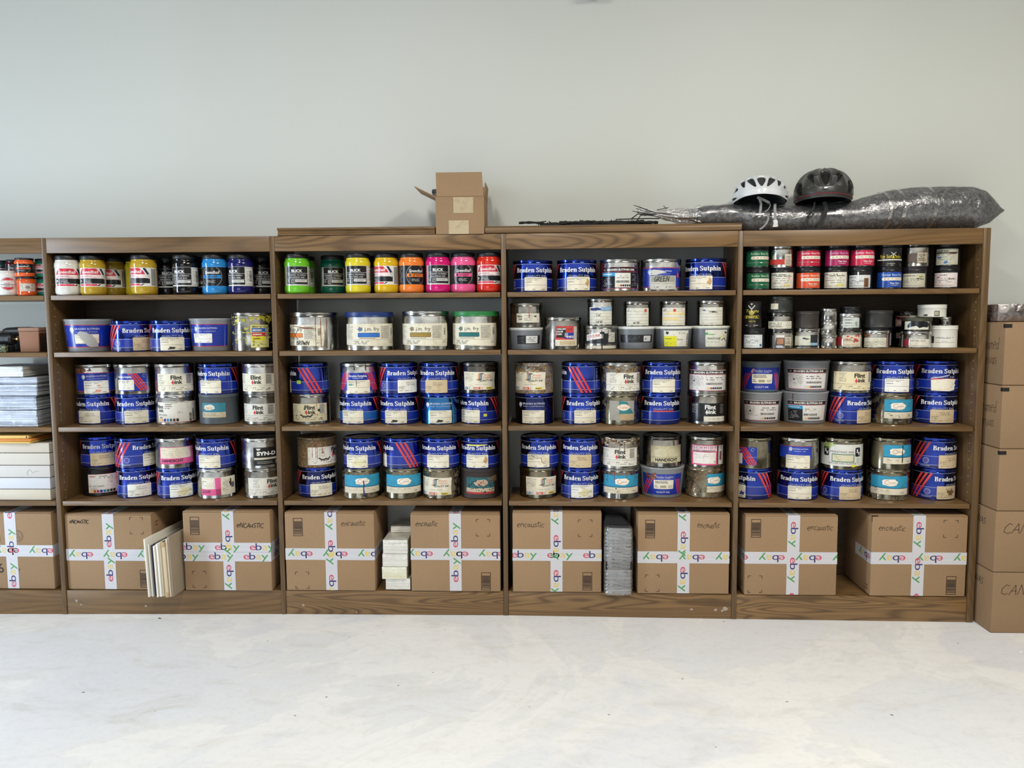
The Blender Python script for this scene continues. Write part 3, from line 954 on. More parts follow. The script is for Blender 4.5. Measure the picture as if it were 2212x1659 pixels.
def jar_parts(t, r, h, body, lid, lidh=16, nolid=False):
    s = h / 155.0
    p = [(r * .80, 0), (r * .93, 2.5 * s), (r, 10 * s), (r, 26 * s), (r * .965, 33 * s), (r * .965, 106 * s), (r, 110 * s), (r * .995, 121 * s), (r * .94, 130 * s), (r * .90, 133 * s), (r * .915, 137 * s), (r * .86, 140 * s)]
    obj('jar_body', lathe_mesh('jar_body', p, body, 44), t)
    if not nolid:
        p = [(r * .88, 139 * s), (r * .93, 139.5 * s), (r * .94, 141 * s), (r * .935, h - 2.5), (r * .90, h), (r * .84, h), (r * .82, h - 1)]
        obj('jar_lid', lathe_mesh('jar_lid', p, lid, 44), t)


RNG = random.Random(11)


def lay(t, name, key, fn, mat, r, h, r1=None, L0=0, seed=3, ustep=4.0, hm=None):
    """print fn's artwork (cached by key) and lay it on the can"""
    def mk():
        A = Art(seed); fn(A)
        if L0: A.v = [(a, b, c + L0) for a, b, c in A.v]
        n = int(math.pi * r / ustep)
        return A.mesh(name, can_map(r, hm or h, r1), m_art(mat), cuts=[k * ustep for k in range(-n, n + 1)])
    return obj(name, cached(('lay', key, r, h, r1), mk), t)


CREAM, TAN, WHITE, INK = 'e6e0cc', 'cbb794', 'ecebe4', '221f1e'
BAND, RED = '102b90', 'cf3a3c'


def f_braden(band=BAND, redbar=True):
    def f(A):
        A.rect(-245, 17, 245, 50, band, 0); A.rect(-245, 3, 245, 16, '101c60', 0)
        for v in (16.2, 50): A.rect(-245, v, 245, v + .9, 'c4cce0', 1)
        A.rect(-245, 107, 245, 107.9, 'a8b4d8', 1)
        for sg in (1, -1):
            for k in range(3):
                a = 90 + k * 17.5; b = a + 58
                q = [(sg * a, 106), (sg * (a + 9.5), 106), (sg * (b + 9.5), 3.5), (sg * b, 3.5)]
                A.poly(q, RED, 2)
        A.serif('Braden Sutphin', 0, 76, 17.5, 168, 'e9e9ea', 3)
        A.text('QUALITY INK', 2, 58, 7.0, 'aab1c8', 3, w=84)
        if redbar: A.rect(-42, 50.5, 42, 55.5, RED, 2)
        A.line(arc(-108, 33, 11, 11, 0, 360, 20), 1.8, '9ba6cc', 2); A.line(arc(-108, 33, 7.5, 7.5, 0, 360, 16), 1.4, '8692c4', 2); A.ell(-108, 33, 4.2, 4.2, '7d4a92', 2, 12)
        A.greek(-128, 10, -90, 14, 1, 'b9c1da', 2, 2.0, 1)
        A.rect(206, 3, 207, 106, '8c98c8', 1); A.greek(214, 20, 226, 100, 16, '7f8cc4', 2)
    return f


def f_sticker(style, word=None):
    """small paper batch label; styles vary the print and stains"""
    def f(A):
        pap = {'cream': CREAM, 'tan': TAN, 'white': WHITE}[style[0]]
        k = style[1]
        if k == 'torn':
            A.poly([(-44, 8), (20, 6), (44, 10), (45, 22), (50, 30), (44, 36), (52, 52), (10, 55), (-46, 50)], pap, 0)
            A.line([(-46, 56), (-10, 62), (20, 70)], 2.5, 'e8e8ee', 1); A.line([(14, 12), (36, 30), (30, 44)], .8, '8a8170', 1); return
        A.rrect(-46.5, 4.5, 46.5, 56.5, 2.5, pap, 0)
        if word:
            A.text(word[0], 6, 42, 5.2, '6a6358', 1, w=36)
            if len(word) > 1: A.text(word[1], 8, 34, 5.2, '6a6358', 1, w=40)
            A.greek(-42, 18, -10, 32, 4, '8f866f', 1); A.greek(-40, 10, 38, 16, 1, '9a917a', 1)
            if k == 'stain': A.blob(8, 30, 16, 12, '6d5230', 2, 16, .5); A.line([(8, 16), (10, 50)], 1.5, '5b4028', 3)
        else:
            A.greek(-43, 43, 30, 54, 2, '6b675e', 1, 1.9, .95); A.greek(-43, 34, -14, 41, 1, '514c44', 1, 2.4, 1)
            A.rect(-43, 26.4, 44, 27.2, '55504a', 1)
            A.greek(-38, 7, -30, 12, 1, '55504a', 1, 2.5); A.greek(-14, 7, -4, 12, 1, '55504a', 1, 2.5); A.greek(22, 7, 40, 12, 1, '55504a', 1, 2.5, 1)
            if k == 'smudge': A.blob(-4, 14, 14, 5, '2c2a28', 2, 14, .5)
            if k == 'pink': A.blob(5, 14, 13, 6, 'e0a590', 2, 14, .4); A.blob(10, 36, 8, 4, 'e3b0a0', 2, 14, .4)
            if k == 'yellow': A.blob(8, 26, 22, 16, 'dfd9b0', .5, 16, .3); A.blob(34, 30, 7, 6, 'c6cba0', .5, 12, .3)
            if k == 'green': A.blob(-32, 38, 10, 3.5, '4f9a80', 2, 12, .3); A.line([(-8, 30), (-9, 56)], 1.8, '2b2b28', 2)
            if k == 'brown': A.blob(36, 34, 8, 14, 'c49c66', .5, 16, .4)
            if k == 'tear': A.line([(-28, 54), (-6, 40), (12, 44), (16, 24), (34, 16)], 1.4, '4b443c', 2); A.blob(22, 36, 14, 14, 'd8cdb0', .5, 12, .2)
            if k == 'blue': A.poly([(20, 16), (30, 34), (36, 26), (44, 30), (38, 14), (30, 18)], '2b3a8a', 2)
    return f


def f_flint(pap='e6e1cc', inv=False, shift=0, dirty=0, black='1c1a19'):
    def f(A):
        bg, fg = (pap, black) if not inv else ('16181a', 'e4e4e0')
        A.rect(-80, 11, 80, 84, bg, 0)
        s = shift
        A.text('Flint', s + 3, 61, 17, fg, 2, w=43, bold=.035); A.text('ink', s + 11, 43, 15.5, fg, 2, w=31, bold=.035)
        A.poly([(s - 17, 45), (s - 10.5, 59), (s - 4, 45)], RED if not inv else fg, 2); A.rect(s - 12.5, 40, s - 8.5, 46, RED if not inv else fg, 2)
        A.rect(-80, 35.5, 80, 36.3, '6e6a60' if not inv else '3a3a3a', 1)
        A.greek(s - 74, 44, s - 42, 80, 9, '8f8c80', 1); 
        A.rect(s + 42, 42, s + 66, 81, 'a9a498' if not inv else '24262a', 1); A.greek(s + 43, 43, s + 65, 80, 11, '77736a', 1.5)
        if not inv: A.greek(-60, 16, 70, 30, 2, '827d70', 1, 3, .45); A.text('5 Lbs.', s + 50, 16, 6, '4c4840', 2)
        else: A.rect(-12, 11.5, 78, 32, 'dfdacb', 2); A.greek(8, 19, 66, 25, 1, '8c8678', 3)
        for i in range(dirty):
            A.blob(A.rng.uniform(-60, 60), A.rng.uniform(18, 80), A.rng.uniform(2, 6), A.rng.uniform(1, 3), A.rng.choice(['2a2724', '5b4a38', '8a6a4a']), 3, 12, .5)
        if dirty > 3: A.line([(-34, 40), (-26, 33), (-14, 31), (-6, 35), (4, 31), (12, 40)], 5, '1c1b1a', 3); A.blob(38, 56, 7, 6, '1c1b1a', 3, 12, .4); A.line([(30, 84), (31, 60), (38, 56)], 1.2, '3a3733', 3)
    return f


def f_flint_wide(A):
    A.rect(-82, 8, 95, 92, 'e4e1d6', 0); A.rect(-82, 7, 95, 9, 'b0484a', 1); A.rect(-82, 91, 95, 92.4, 'b0484a', 1)
    A.text('Flint', -68, 66, 14, INK, 2, w=32, bold=.03); A.text('ink', -62, 51, 13, INK, 2, w=24, bold=.03)
    A.greek(-44, 62, -8, 86, 3, '7a756c', 1, 4); A.text('PF91266', -56, 36, 6.5, '4a4640', 2, w=38); A.greek(-74, 24, -54, 31, 1, '5a564e', 2, 5)
    A.text('L8  J', 14, 46, 8, '807a70', 2)
    for k, c in enumerate(['e8cf6c', 'e8a890', '232a86', '2a86c8', '3c6a52', '5a2c3a', '17211f', 'e8e6dc']):
        A.rect(-76 + k * 12.5, 12, -67 + k * 12.5, 24, c, 2)
    A.bars(52, 10, 64, 44, '33302c', 2, vert=False); A.bars(68, 14, 80, 60, '4a463f', 2, vert=False)
    A.blob(-20, 92, 34, 5, 'b9b7aa', 2, 18, .3); A.blob(40, 90, 20, 4, 'c8c6ba', 2, 16, .3)


def f_company(kind='print'):
    """blue can or label with the round globe mark and widely set lettering"""
    def f(A):
        if kind == 'label':
            A.rect(-88, 12, 88, 88, '15309a', 0); A.rect(-88, 12, 88, 14.5, 'b8324a', 1); A.rect(-88, 87, 88, 89, 'b8324a', 1)
        u = -48 if kind == 'label' else -56; vv = 72 if kind == 'label' else 80
        A.ell(u, vv, 8, 9, 'aab2c8', 1); A.ell(u + 2, vv + 1, 4, 5, 'dfe2ea', 1.5); A.poly([(u - 3, vv - 8), (u + 3, vv - 8), (u, vv - 14)], 'aab2c8', 1)
        sz = 6.6 if kind == 'label' else 8
        A.text('BRADEN SUTPHIN', u + 12, vv, sz, 'd4d8e4', 1, w=76 if kind == 'label' else 92, align='L')
        A.text('INK COMPANY', u + 14, vv - 9.5, sz * .62, 'aab4d0', 1, w=70 if kind == 'label' else 88, align='L')
        if kind != 'label':
            A.greek(u + 30, vv - 26, u + 96, vv - 16, 2, '4a58a8', 1, 2.2, 1); A.rect(-245, 106, 245, 107, '90a0d0', 1)
        else: A.greek(-84, 40, -70, 74, 8, '5a6cc0', 1)
    return f


def f_corner_label(blob=False):
    """blue front label of the tapered tub and small silver cans: stripes both sides, script name, white panel"""
    def f(A):
        A.rect(-88, 14, 88, 84, '15309a', 0)
        for k in range(3):
            A.poly([(-42 - k * 11, 66), (-36 - k * 11, 66), (-72 - k * 11, 15), (-78 - k * 11, 15)], RED, 1)
            A.poly([(54 + k * 9, 66), (59 + k * 9, 66), (76 + k * 9, 15), (71 + k * 9, 15)], RED, 1)
        for k in range(2): A.line([(-34 + k * 5, 68), (-36 + k * 5, 71), (-32 + k * 5, 76), (-34 + k * 5 + 3, 80)], 3.6, 'e89a9a', 2)
        A.text('Braden Sutphin', 10, 71, 7.4, 'c8cde4', 2, w=66); A.greek(-18, 66.5, 38, 69, 1, '98a4d4', 2, 1.6, 1)
        A.rrect(-34, 34, 46, 64, 2, CREAM, 3); A.greek(-28, 52, 40, 61, 2, '55504a', 4, 2.6, 1); A.rect(-8, 38, 16, 46, 'a49c80', 4); A.greek(-30, 38, -12, 48, 2, '55504a', 4); A.greek(24, 38, 42, 46, 2, '66615a', 4)
        A.text('QUALITY INK', 4, 20, 6.2, 'dfe2ee', 2, w=56)
    return f


def f_stripelabel(A):
    """square blue paper label with crossed red stripes on a silver can"""
    A.rect(-84, 14, 76, 86, '15309a', 0)
    for k in range(4):
        A.poly([(-40 - k * 9, 86), (-34 - k * 9, 86), (-70 - k * 9, 15), (-76 - k * 9, 15)], RED, 1)
        A.poly([(24 + k * 9, 86), (30 + k * 9, 86), (66 + k * 9, 15), (60 + k * 9, 15)], RED, 1)
    A.rect(-40, 66, 40, 80, '15309a', 1.5)
    A.serif('Braden Sutphin', -2, 69, 8.5, 74, 'e9e9ea', 2); A.greek(-24, 62, 22, 66, 1, 'b8c0dc', 2, 2, 1)
    A.rect(-84, 42, 76, 43, '8e9ad0', 1.2)


def f_halflabel(A):
    """the same label torn to its right half"""
    A.rect(-70, 14, 48, 86, '15309a', 0)
    for k in range(4): A.poly([(-34 + k * 11, 86), (-27 + k * 11, 86), (22 + k * 11, 15), (15 + k * 11, 15)] if k < 3 else [(-2, 86), (4, 86), (47, 24), (47, 15)], RED, 1)
    A.rect(-70, 66, -14, 80, '15309a', 1.5)
    A.serif('Braden Sutphin', -44, 68, 8.5, 56, 'e9e9ea', 2); A.line(arc(32, 76, 6, 6, 0, 300, 12), 1.4, '9fb0d8', 2)
    A.rect(10, 46, 48, 47, 'a8b4d8', 1.2); A.rrect(-74, 18, -8, 60, 2, 'e2dfd0', 3); A.greek(-70, 46, -16, 57, 2, '5a554c', 4); A.greek(-70, 24, -20, 42, 3, '7d776a', 4, 2, .5)


def f_quality(A):
    """cream paper label, two-coloured S mark, red script name, safety boxes"""
    A.poly([(-70, 14), (70, 16), (68, 50), (72, 86), (-72, 88)], 'e2dcc8', 0)
    for k, c in enumerate(('c8824a', '3c4a78', '2c6a62')):
        q = arc(-6 + k * 6 + 9, 74, 8, 7, 90, 180, 4) + arc(-6 + k * 6 - 7, 62, 8, 7, 0, -90, 4)
        A.line(q, 3.8, c, 1)
    A.text('Braden', 34, 71, 8, 'd06a58', 1, w=34); A.text('Sutphin', 32, 62, 8, 'd06a58', 1, w=38)
    A.rect(4, 58.5, 62, 59.3, '8f8a7c', 1); A.text('QUALITY INK', 28, 49, 6.8, '25221f', 1, w=62, bold=.03)
    A.greek(-66, 48, -22, 82, 9, '9a9484', 1, 1.6); A.greek(-20, 34, 50, 40, 1, 'b3ac98', 1)
    for u, c, wd in ((-68, '4a82a8', 26), (-26, 'c8504c', 36), (26, 'd8c23c', 38)):
        A.rect(u, 17, u + wd, 26, c, 1); A.greek(u + 3, 19, u + wd - 10, 24, 1, 'f0eee4' if wd < 38 else '4a4420', 2, 3, 1); A.rect(u + wd - 8, 18, u + wd - 2, 25, 'e6e2d4', 2)


def f_capico(dirty=0, u0=-84, u1=84):
    def f(A):
        A.rect(u0, 23, u1, 49, 'd9d1bb', 0); A.rect(u0, 49, u1, 98, '2c93b8', 0); A.rect(u0, 48, u1, 51.5, '1c6a90', 1)
        c = []
        for k in range(24):
            t = 2 * math.pi * k / 24; rr = 1 + .05 * math.sin(7 * t) + .05 * math.cos(5 * t); ct, st_ = math.cos(t), math.sin(t)
            c.append((1 + 29 * rr * math.copysign(abs(ct) ** .6, ct), 72 + 12.5 * rr * math.copysign(abs(st_) ** .6, st_) * (1 - .12 * math.cos(2 * t))))
        A.poly(c, 'ece8da', 2); A.line(c + c[:1], .8, '1f5a78', 2.5)
        A.line(arc(-8, 72, 9, 8, 50, 310, 10), 1.5, 'c8604c', 3); A.text('apico', 9, 69, 6.6, 'c8604c', 3, w=22)
        A.greek(u0 + 6, 49, u1 - 6, 52, 1, '123f58', 2, 1.8, .9); A.text('5 Lbs.', 52, 30, 5.5, '3c3832', 2); A.greek(-60, 34, 30, 44, 2, '8f8774', 2, 1.8, .35)
        for i in range(dirty): A.blob(A.rng.uniform(-70, 70), A.rng.uniform(26, 96), A.rng.uniform(1.5, 4), A.rng.uniform(1, 3), A.rng.choice(['4a4038', '6d5a42', '1c4a60']), 4, 10, .5)
    return f


def f_capico_torn(A):
    A.rect(-52, 18, 52, 96, '9c9a90', 0)
    A.poly([(-12, 96), (20, 92), (30, 70), (50, 44), (-12, 44)], '2c7a84', 1); A.poly([(-12, 44), (50, 44), (48, 24), (20, 18), (-10, 20)], 'b49c78', 1)
    c = [(6 + 24 * (1 + .1 * math.cos(4 * t)) * math.cos(t), 70 + 13 * math.sin(t)) for t in [2 * math.pi * k / 20 for k in range(20)]]
    A.poly(c, 'e4d8c4', 2); A.text('Capico', 6, 66, 8, 'c8604c', 3, w=34)


def f_capico_ruin(A):
    A.rect(-62, 20, 62, 88, '245e66', 0); A.rect(-62, 20, 62, 28, 'b03434', 1); A.rect(-62, 28, 62, 44, 'b8ac92', 1)
    A.blob(4, 66, 28, 14, 'c0a48c', 1, 20, .15); A.text('Capico', 4, 62, 7, '8a3a30', 2, w=32)
    for i in range(70): A.blob(A.rng.uniform(-60, 60), A.rng.uniform(24, 86), A.rng.uniform(1, 4), A.rng.uniform(.8, 3), A.rng.choice(['1c1a18', '2a2520', '3a2c26', '184048']), 3, 8, .5)
    A.poly([(30, 84), (74, 96), (80, 70), (44, 66)], '6a5848', 2.5)


def f_handschy(pink=True):
    def f(A):
        bg, fr = ('dcd3bb', 'dc5a90') if pink else ('c9c2a2', 'b8b294')
        A.rect(-68, 18, 76, 88, fr if pink else bg, 0)
        A.rect(-64, 42, 60, 86, bg, 1); A.greek(-50, 52, 50, 80, 4, 'a39a82', 2, 1.4, .4)
        if pink: A.line([(-66, 46), (66, 48), (70, 86)], 2, 'f2c8d4', 2); A.text('HANDSCHY', -14, 27, 11.5, '2a1a22', 3, w=84, bold=.03); A.rect(-68, 18, 76, 22, 'c8447c', 1)
        else: A.rect(-66, 41, 70, 41.8, '6d6850', 2); A.text('HANDSCHY', 0, 25, 12.5, '1c1a16', 3, w=96, bold=.035); A.greek(-60, 14, 66, 22, 2, '7d7860', 2, 2, .8)
    return f


def f_handschy_side(A):
    A.rect(-70, 14, 80, 88, 'ddd8c4', 0); A.rect(-70, 14, 12, 40, 'dc5a90', 1); A.rect(-10, 14, 12, 86, 'dc5a90', 1); A.rect(-14, 40, -10, 86, 'f0c4d2', 1.5)
    A.rect(-70, 42, -16, 80, 'e4dfcc', 1.2); A.greek(-66, 50, -20, 76, 3, '77705e', 2, 2, .5); A.text('SCHY', -46, 24, 11, '4a1a34', 2, w=38, bold=.03)
    A.greek(20, 30, 46, 80, 9, '9a937e', 1); A.blob(52, 60, 5, 16, '2a2624', 2, 14, .4); A.rect(56, 40, 72, 62, '8a5a30', 1.5); A.rect(60, 44, 70, 56, '3a5aa0', 2)


def f_bslabel(kind='white', w=80):
    """large white label: black and maroon heading bar, colour squares"""
    def f(A):
        A.rect(-w - 1.5, 10, w + 1.5, 93, '20191c' if kind == 'blacktub' else 'a8344a', -.5)
        A.rect(-w, 12, w, 92, {'white': 'dcdad8', 'blacktub': 'e0e0de', 'black': '17181c'}[kind], 0)
        A.rect(-w, 76, w, 90, '1d1218', 1); A.rect(-w, 73.5, w, 75.5, 'a8344a', 1)
        A.text('THE', -w + 14, 80, 5, 'e2e0dc', 2, w=12); A.text('BRADEN SUTPHIN INK', 6, 79, 7.6, 'ece9e4', 2, w=w * 2 - 46, bold=.03)
        if kind in ('black', 'blacktub'):
            A.rect(-w, 58, -18, 72, '3a9ad0', 1); A.greek(-w + 4, 62, -26, 69, 1, 'dfeef6', 2, 3.4, 1); A.rect(-w, 12, -18, 58, '17181c', 1); A.greek(-w + 6, 18, -30, 52, 6, 'b9bcc4', 2, 2, .7)
            A.rect(-18, 14, w - 6 if kind == 'blacktub' else 44, 70, 'dddbd4', 1.5)
            if kind == 'black': A.greek(52, 20, 78, 66, 7, '9a9ca4', 2, 2, .7)
            A.greek(-10, 48, 38, 62, 2, '66625a', 3, 2.6, .7); A.bars(-14, 32, 38, 41, '3a3834', 3); x0, v0, n = -14, 18, 8
        else:
            A.greek(-w + 6, 30, -14, 68, 9, '8f8d8a', 2, 1.5, .8); A.greek(-4, 50, w - 14, 66, 2, '55524e', 2, 3, .7); A.bars(-4, 34, w - 22, 42, '5a5854', 2); x0, v0, n = -6, 17, 8
            A.rect(-w + 26, 46, -w + 33, 52, '1a1a1a', 2)
        for k, c in enumerate(['e4e2da', 'e0d060', 'b8303c', '3a1828', '1c3a6a', '24423a', '3a3424', '141414'][:n]):
            A.frame(x0 + k * 8.4, v0, x0 + k * 8.4 + 6.6, v0 + 7.4, .5, '55524e', 4); A.rect(x0 + k * 8.4 + .4, v0 + .4, x0 + k * 8.4 + 6.2, v0 + 7, c, 4.5)
    return f


def f_flintgroup(A):
    A.rect(-55, 12, 84, 92, '9a3a3c', -.5); A.rect(-53.5, 13.5, 82.5, 90.5, 'e2e0da', 0)
    A.greek(-48, 78, -20, 86, 1, 'b8383c', 1, 4, 1); A.greek(-8, 72, 52, 86, 2, '55524c', 1, 3, .8); A.text('L8', 36, 54, 7, '6d6a62', 1)
    A.text('SF-301685', -22, 38, 7.5, '5c584f', 1, w=62); A.text('5.00', -30, 28, 5.5, '5c584f', 1, w=24)
    for k, c in enumerate(['e4cf50', 'b8483a', 'b82c50', '1f2f8c', '1a7abc', '1e6a4c', '1d2a2c', '101412']): A.rect(-45 + k * 12.5, 15, -35 + k * 12.5, 26, c, 1)
    A.rect(56, 62, 80, 82, 'c8a060', 1); A.rect(58, 70, 80, 82, '3a4a8a', 1.4)


def f_synd(A):
    A.rrect(-30, 12, 90, 86, 2, '151516', 0); A.rect(-28, 36, 88, 44, 'cdc8b4', 1)
    A.text('SYN-D', 22, 54, 15, 'eeece6', 1, w=78, bold=.045); A.poly([(-20, 82), (0, 82), (-6, 74), (-14, 74)], 'd8d6d0', 1)
    A.greek(-16, 18, 50, 30, 2, '9a9890', 1, 2.6, 1); A.rect(60, 16, 84, 32, '8c8c88', 1)


def f_schmidt(A):
    A.rect(-58, 10, 52, 92, 'd8557e', 0); A.rect(-54, 66, 48, 89, 'ecd0d8', 1); A.rect(-50, 16, 44, 62, 'e9e5e0', 1)
    A.text('S C H M I D T', -2, 76, 9.5, '6a1c3c', 2, w=94); A.bars(-50, 64, 40, 72, '4a3a44', 2); A.greek(-44, 36, 20, 56, 3, '9a9490', 2, 1.8, .5)
    A.bars(48, 14, 52, 88, '5a2038', 2, vert=False); A.rect(56, 12, 84, 90, 'e2d8d4', 0); A.text('S', 68, 74, 10, '6a1c3c', 2); A.rect(62, 30, 72, 66, '7a4a54', 2); A.text('KG', 40, 22, 6, '4a2a34', 3)


def f_sv(A):
    A.rect(-245, 14, 245, 100, 'd6d7cf', 0)
    for u in (-66, 62):
        A.rrect(u - 14, 52, u + 12, 88, 5, '12162a', 1); A.text('S', u - 4, 68, 13, 'e8e8e4', 2, bold=.04); A.text('V', u + 4, 58, 13, 'e8e8e4', 2, bold=.04)
    A.text('PRINTING INK', -2, 66, 9, '5a4048', 2, w=92); A.frame(-42, 30, 44, 62, 3, '2c6a58', 2); A.rect(-39, 33, 41, 59, 'd4cdae', 1)
    A.line([(-30, 56), (-12, 36)], 3, 'a8b488', 2); A.greek(-20, 38, 34, 54, 3, 'aaa488', 2, 1.4, .4)
    A.text('SINCLAIR AND VALENTINE', 0, 22, 6, '4a3038', 2, w=106)
    A.blob(-66, 96, 30, 12, 'b4c47a', 1, 18, .4); A.blob(-74, 78, 16, 14, 'c4cf98', .5, 16, .4); A.blob(44, 16, 12, 5, 'e2d840', 3, 14, .3); A.greek(56, 24, 70, 48, 5, '9a9c96', 1)


def f_hmis(A):
    A.rect(-14, 14, 62, 104, 'd8d488', 0); A.greek(-8, 92, 56, 101, 2, '5a5630', 1, 2.4, .9)
    for k, (c, wd) in enumerate((('2a5ca8', 1), ('b83a34', 1), ('e0d428', 1))):
        v = 76 - k * 17; A.rect(-10, v, 58, v + 15, c, 1); A.greek(-6, v + 4, 30, v + 10, 1, 'e8e6d8' if k < 2 else '4a4420', 2, 5, 1); A.rect(46, v + 3, 56, v + 13, 'e8e4c8', 2); A.rect(49, v + 5, 53, v + 11, '2a2824', 3)
    A.greek(-4, 22, 50, 38, 3, '7d7a30', 1, 2, .5)


def f_smears(cols, n, seed, box=(-90, 90, 5, 118), sz=(2, 12)):
    def f(A):
        A.rng = random.Random(seed)
        for i in range(n):
            A.blob(A.rng.uniform(box[0], box[1]), A.rng.uniform(box[2], box[3]), A.rng.uniform(*sz), A.rng.uniform(sz[0] * .6, sz[1] * .6), A.rng.choice(cols), (i % 3) * .4, 14, .5)
    return f


def f_drips(cols, us, seed, v1=104, v0=(30, 90), w=1.8):
    def f(A):
        A.rng = random.Random(seed)
        for u in us: A.drip(u, v1, A.rng.uniform(*v0), w, A.rng.choice(cols), 0)
    return f


def f_jmfry(col, logo, brown=False):
    def f(A):
        A.poly([(-124, 22), (118, 14 if not brown else 18), (123, 60), (120, 106 if not brown else 102), (-120, 105)], 'e3dec9', 0)
        A.greek(-116, 46, -72, 97, 14, '9a968a', 1, 1.8, .95); A.rect(42, 46, 86, 98, 'cdc9b8', 1); A.greek(43, 47, 85, 97, 14, '8f8b80', 2, 1.8, .95)
        A.bars(96, 60, 106, 88, '33302c', 2, vert=False); A.greek(-116, 99, -90, 103, 1, '8f8b80', 1, 2)
        u, v = -42, 84
        for k in range(5):
            a = math.radians(72 * k + 20); b = a + .9
            A.poly([(u, v), (u + 12 * math.cos(a), v + 10 * math.sin(a)), (u + 10 * math.cos(b), v + 8.5 * math.sin(b))], logo, 2)
        A.text('j.m. fry', 5, 78, 14.5, '2c2a26', 2, w=58, align='C')
        A.rrect(-52, 52, 36, 70, 3, '3c3830', 1.6); A.rrect(-50.8, 53.2, 34.8, 68.8, 2.4, col, 2)
        A.rect(-122, 42, 118, 42.8, '6a665a', 1); A.greek(-46, 45, 30, 50, 1, '5a564c', 2, 2, 1); A.greek(-70, 24, 10, 39, 3, '6a665c', 2, 2.4, .85); A.greek(88, 28, 108, 38, 2, '6a665c', 2)
        if brown:
            A.line([(-14, 44), (14, 84)], 2, '1a1816', 4); A.line([(12, 44), (-14, 82)], 2, '1a1816', 4)
            A.pen('BROWN', 6, 24, 15, '181614', 4, wid=2.4, kx=1.15); A.line([(-10, 98), (40, 92), (84, 86)], 2.4, '7a4438', 3); A.blob(46, 90, 26, 3, '8a5a4a', 3, 14, .3)
    return f


# ---- jar labels
def f_speed(back=0):
    def f(A):
        s = back
        A.rect(s - 56, 33, s + 96, 106, 'e4e2dc', 0)
        A.poly([(s - 46, 82), (s - 40, 96), (s - 30, 104), (s + 24, 104), (s + 36, 94), (s + 44, 82), (s + 44, 80), (s - 46, 80)], 'cc2c44', 1)
        A.text('Speedball', s - 3, 85, 12.5, 'f0eeea', 2, w=66, shear=.28, bold=.012)
        A.rect(s - 48, 66, s + 44, 79, 'efdcda', 1); A.greek(s - 40, 71, s + 10, 77, 1, '8a3a44', 2, 2.8, 1); A.greek(s - 46, 67, s + 38, 70, 1, 'a8606a', 2, 1.8, 1)
        A.rect(s - 48, 45, s + 62, 65, '15171c', 1); A.text('ACRYLIC', s - 12, 57, 5, 'dcdcda', 2, w=26); A.greek(s - 26, 47, s + 6, 56, 2, 'b9b9b8', 2, 2.8, .9); A.ell(s - 42, 55, 3.4, 5, 'e4e2dc', 2)
        A.rect(s - 46, 36, s + 26, 43, 'd63a52', 1); A.poly([(s + 24, 36), (s + 34, 43), (s + 42, 43), (s + 32, 36)], '1c2436', 1)
        A.poly([(s + 36, 104), (s + 46, 104), (s + 60, 82), (s + 52, 78)], '1c2a4a', 1); A.poly([(s + 50, 76), (s + 64, 84), (s + 66, 66), (s + 56, 62)], 'c9c7be', 1.5)
        A.rect(s + 67, 36, s + 93, 103, 'b3b1a8', 1); A.greek(s + 68, 37, s + 92, 102, 22, '6d6b64', 2, 1.9, .95)
    return f


def f_speedblack(col, s=0):
    def f(A):
        A.rect(-90, 33, 90, 106, '141417', 0)
        A.line(arc(s, 69, 40, 40, -62, 62, 12), 1.5, 'a9a9a8', 1); A.line(arc(s, 69, 40, 40, 118, 242, 12), 1.5, 'a9a9a8', 1)
        A.text('Speedball', s, 80, 12, 'e6e6e4', 2, w=58, shear=.28, bold=.012); A.rect(s - 37, 62, s + 37, 75, col, 1); A.greek(s - 14, 64, s + 26, 73, 2, '2a1c16', 2, 3, .9); A.rect(s - 28, 64.5, s - 20, 73, '1f1714', 2)
        A.greek(s - 18, 44, s + 18, 56, 3, 'b0b0ae', 2, 1.8, .9); A.greek(s - 78, 40, s - 56, 100, 12, '8c8c8a', 1, 2, .8)
    return f


def f_blick(s=0):
    def f(A):
        A.rect(s - 58, 31, s + 84, 107, 'c9c9c3', 0); A.rect(s - 45, 37, s + 43, 106, '15151a', 1)
        A.text('BLICK', s - 3, 84, 10.5, 'eeeeec', 2, w=42, bold=.03); A.rect(s - 44, 79.5, s + 43, 80.6, 'dcdcda', 2)
        A.text('FABRIC SCREEN', s - 3, 70, 5.8, 'dcdcda', 2, w=72); A.text('PRINTING INK', s - 3, 61, 5.8, 'dcdcda', 2, w=62)
        A.rect(s - 44, 57, s + 43, 58, 'dcdcda', 2); A.text('12', s - 37, 46, 8, 'f0f0ee', 2); A.frame(s - 26, 41, s - 14, 54, 1, 'dcdcda', 2); A.greek(s - 24, 43, s - 16, 52, 3, 'dcdcda', 2)
        A.rrect(s - 10, 45, s + 40, 55, 2, 'd2d2ce', 2); A.greek(s - 6, 48, s + 34, 52, 1, '5a5a58', 3, 2.4, 1)
        A.rect(s + 50, 44, s + 78, 98, 'e2e2dc', 1); A.bars(s + 62, 50, s + 76, 92, '2a2a2a', 2, vert=False); A.greek(s + 52, 50, s + 60, 92, 10, '5a5a56', 2); A.greek(s - 56, 40, s - 48, 102, 16, '77777a', 1)
    return f


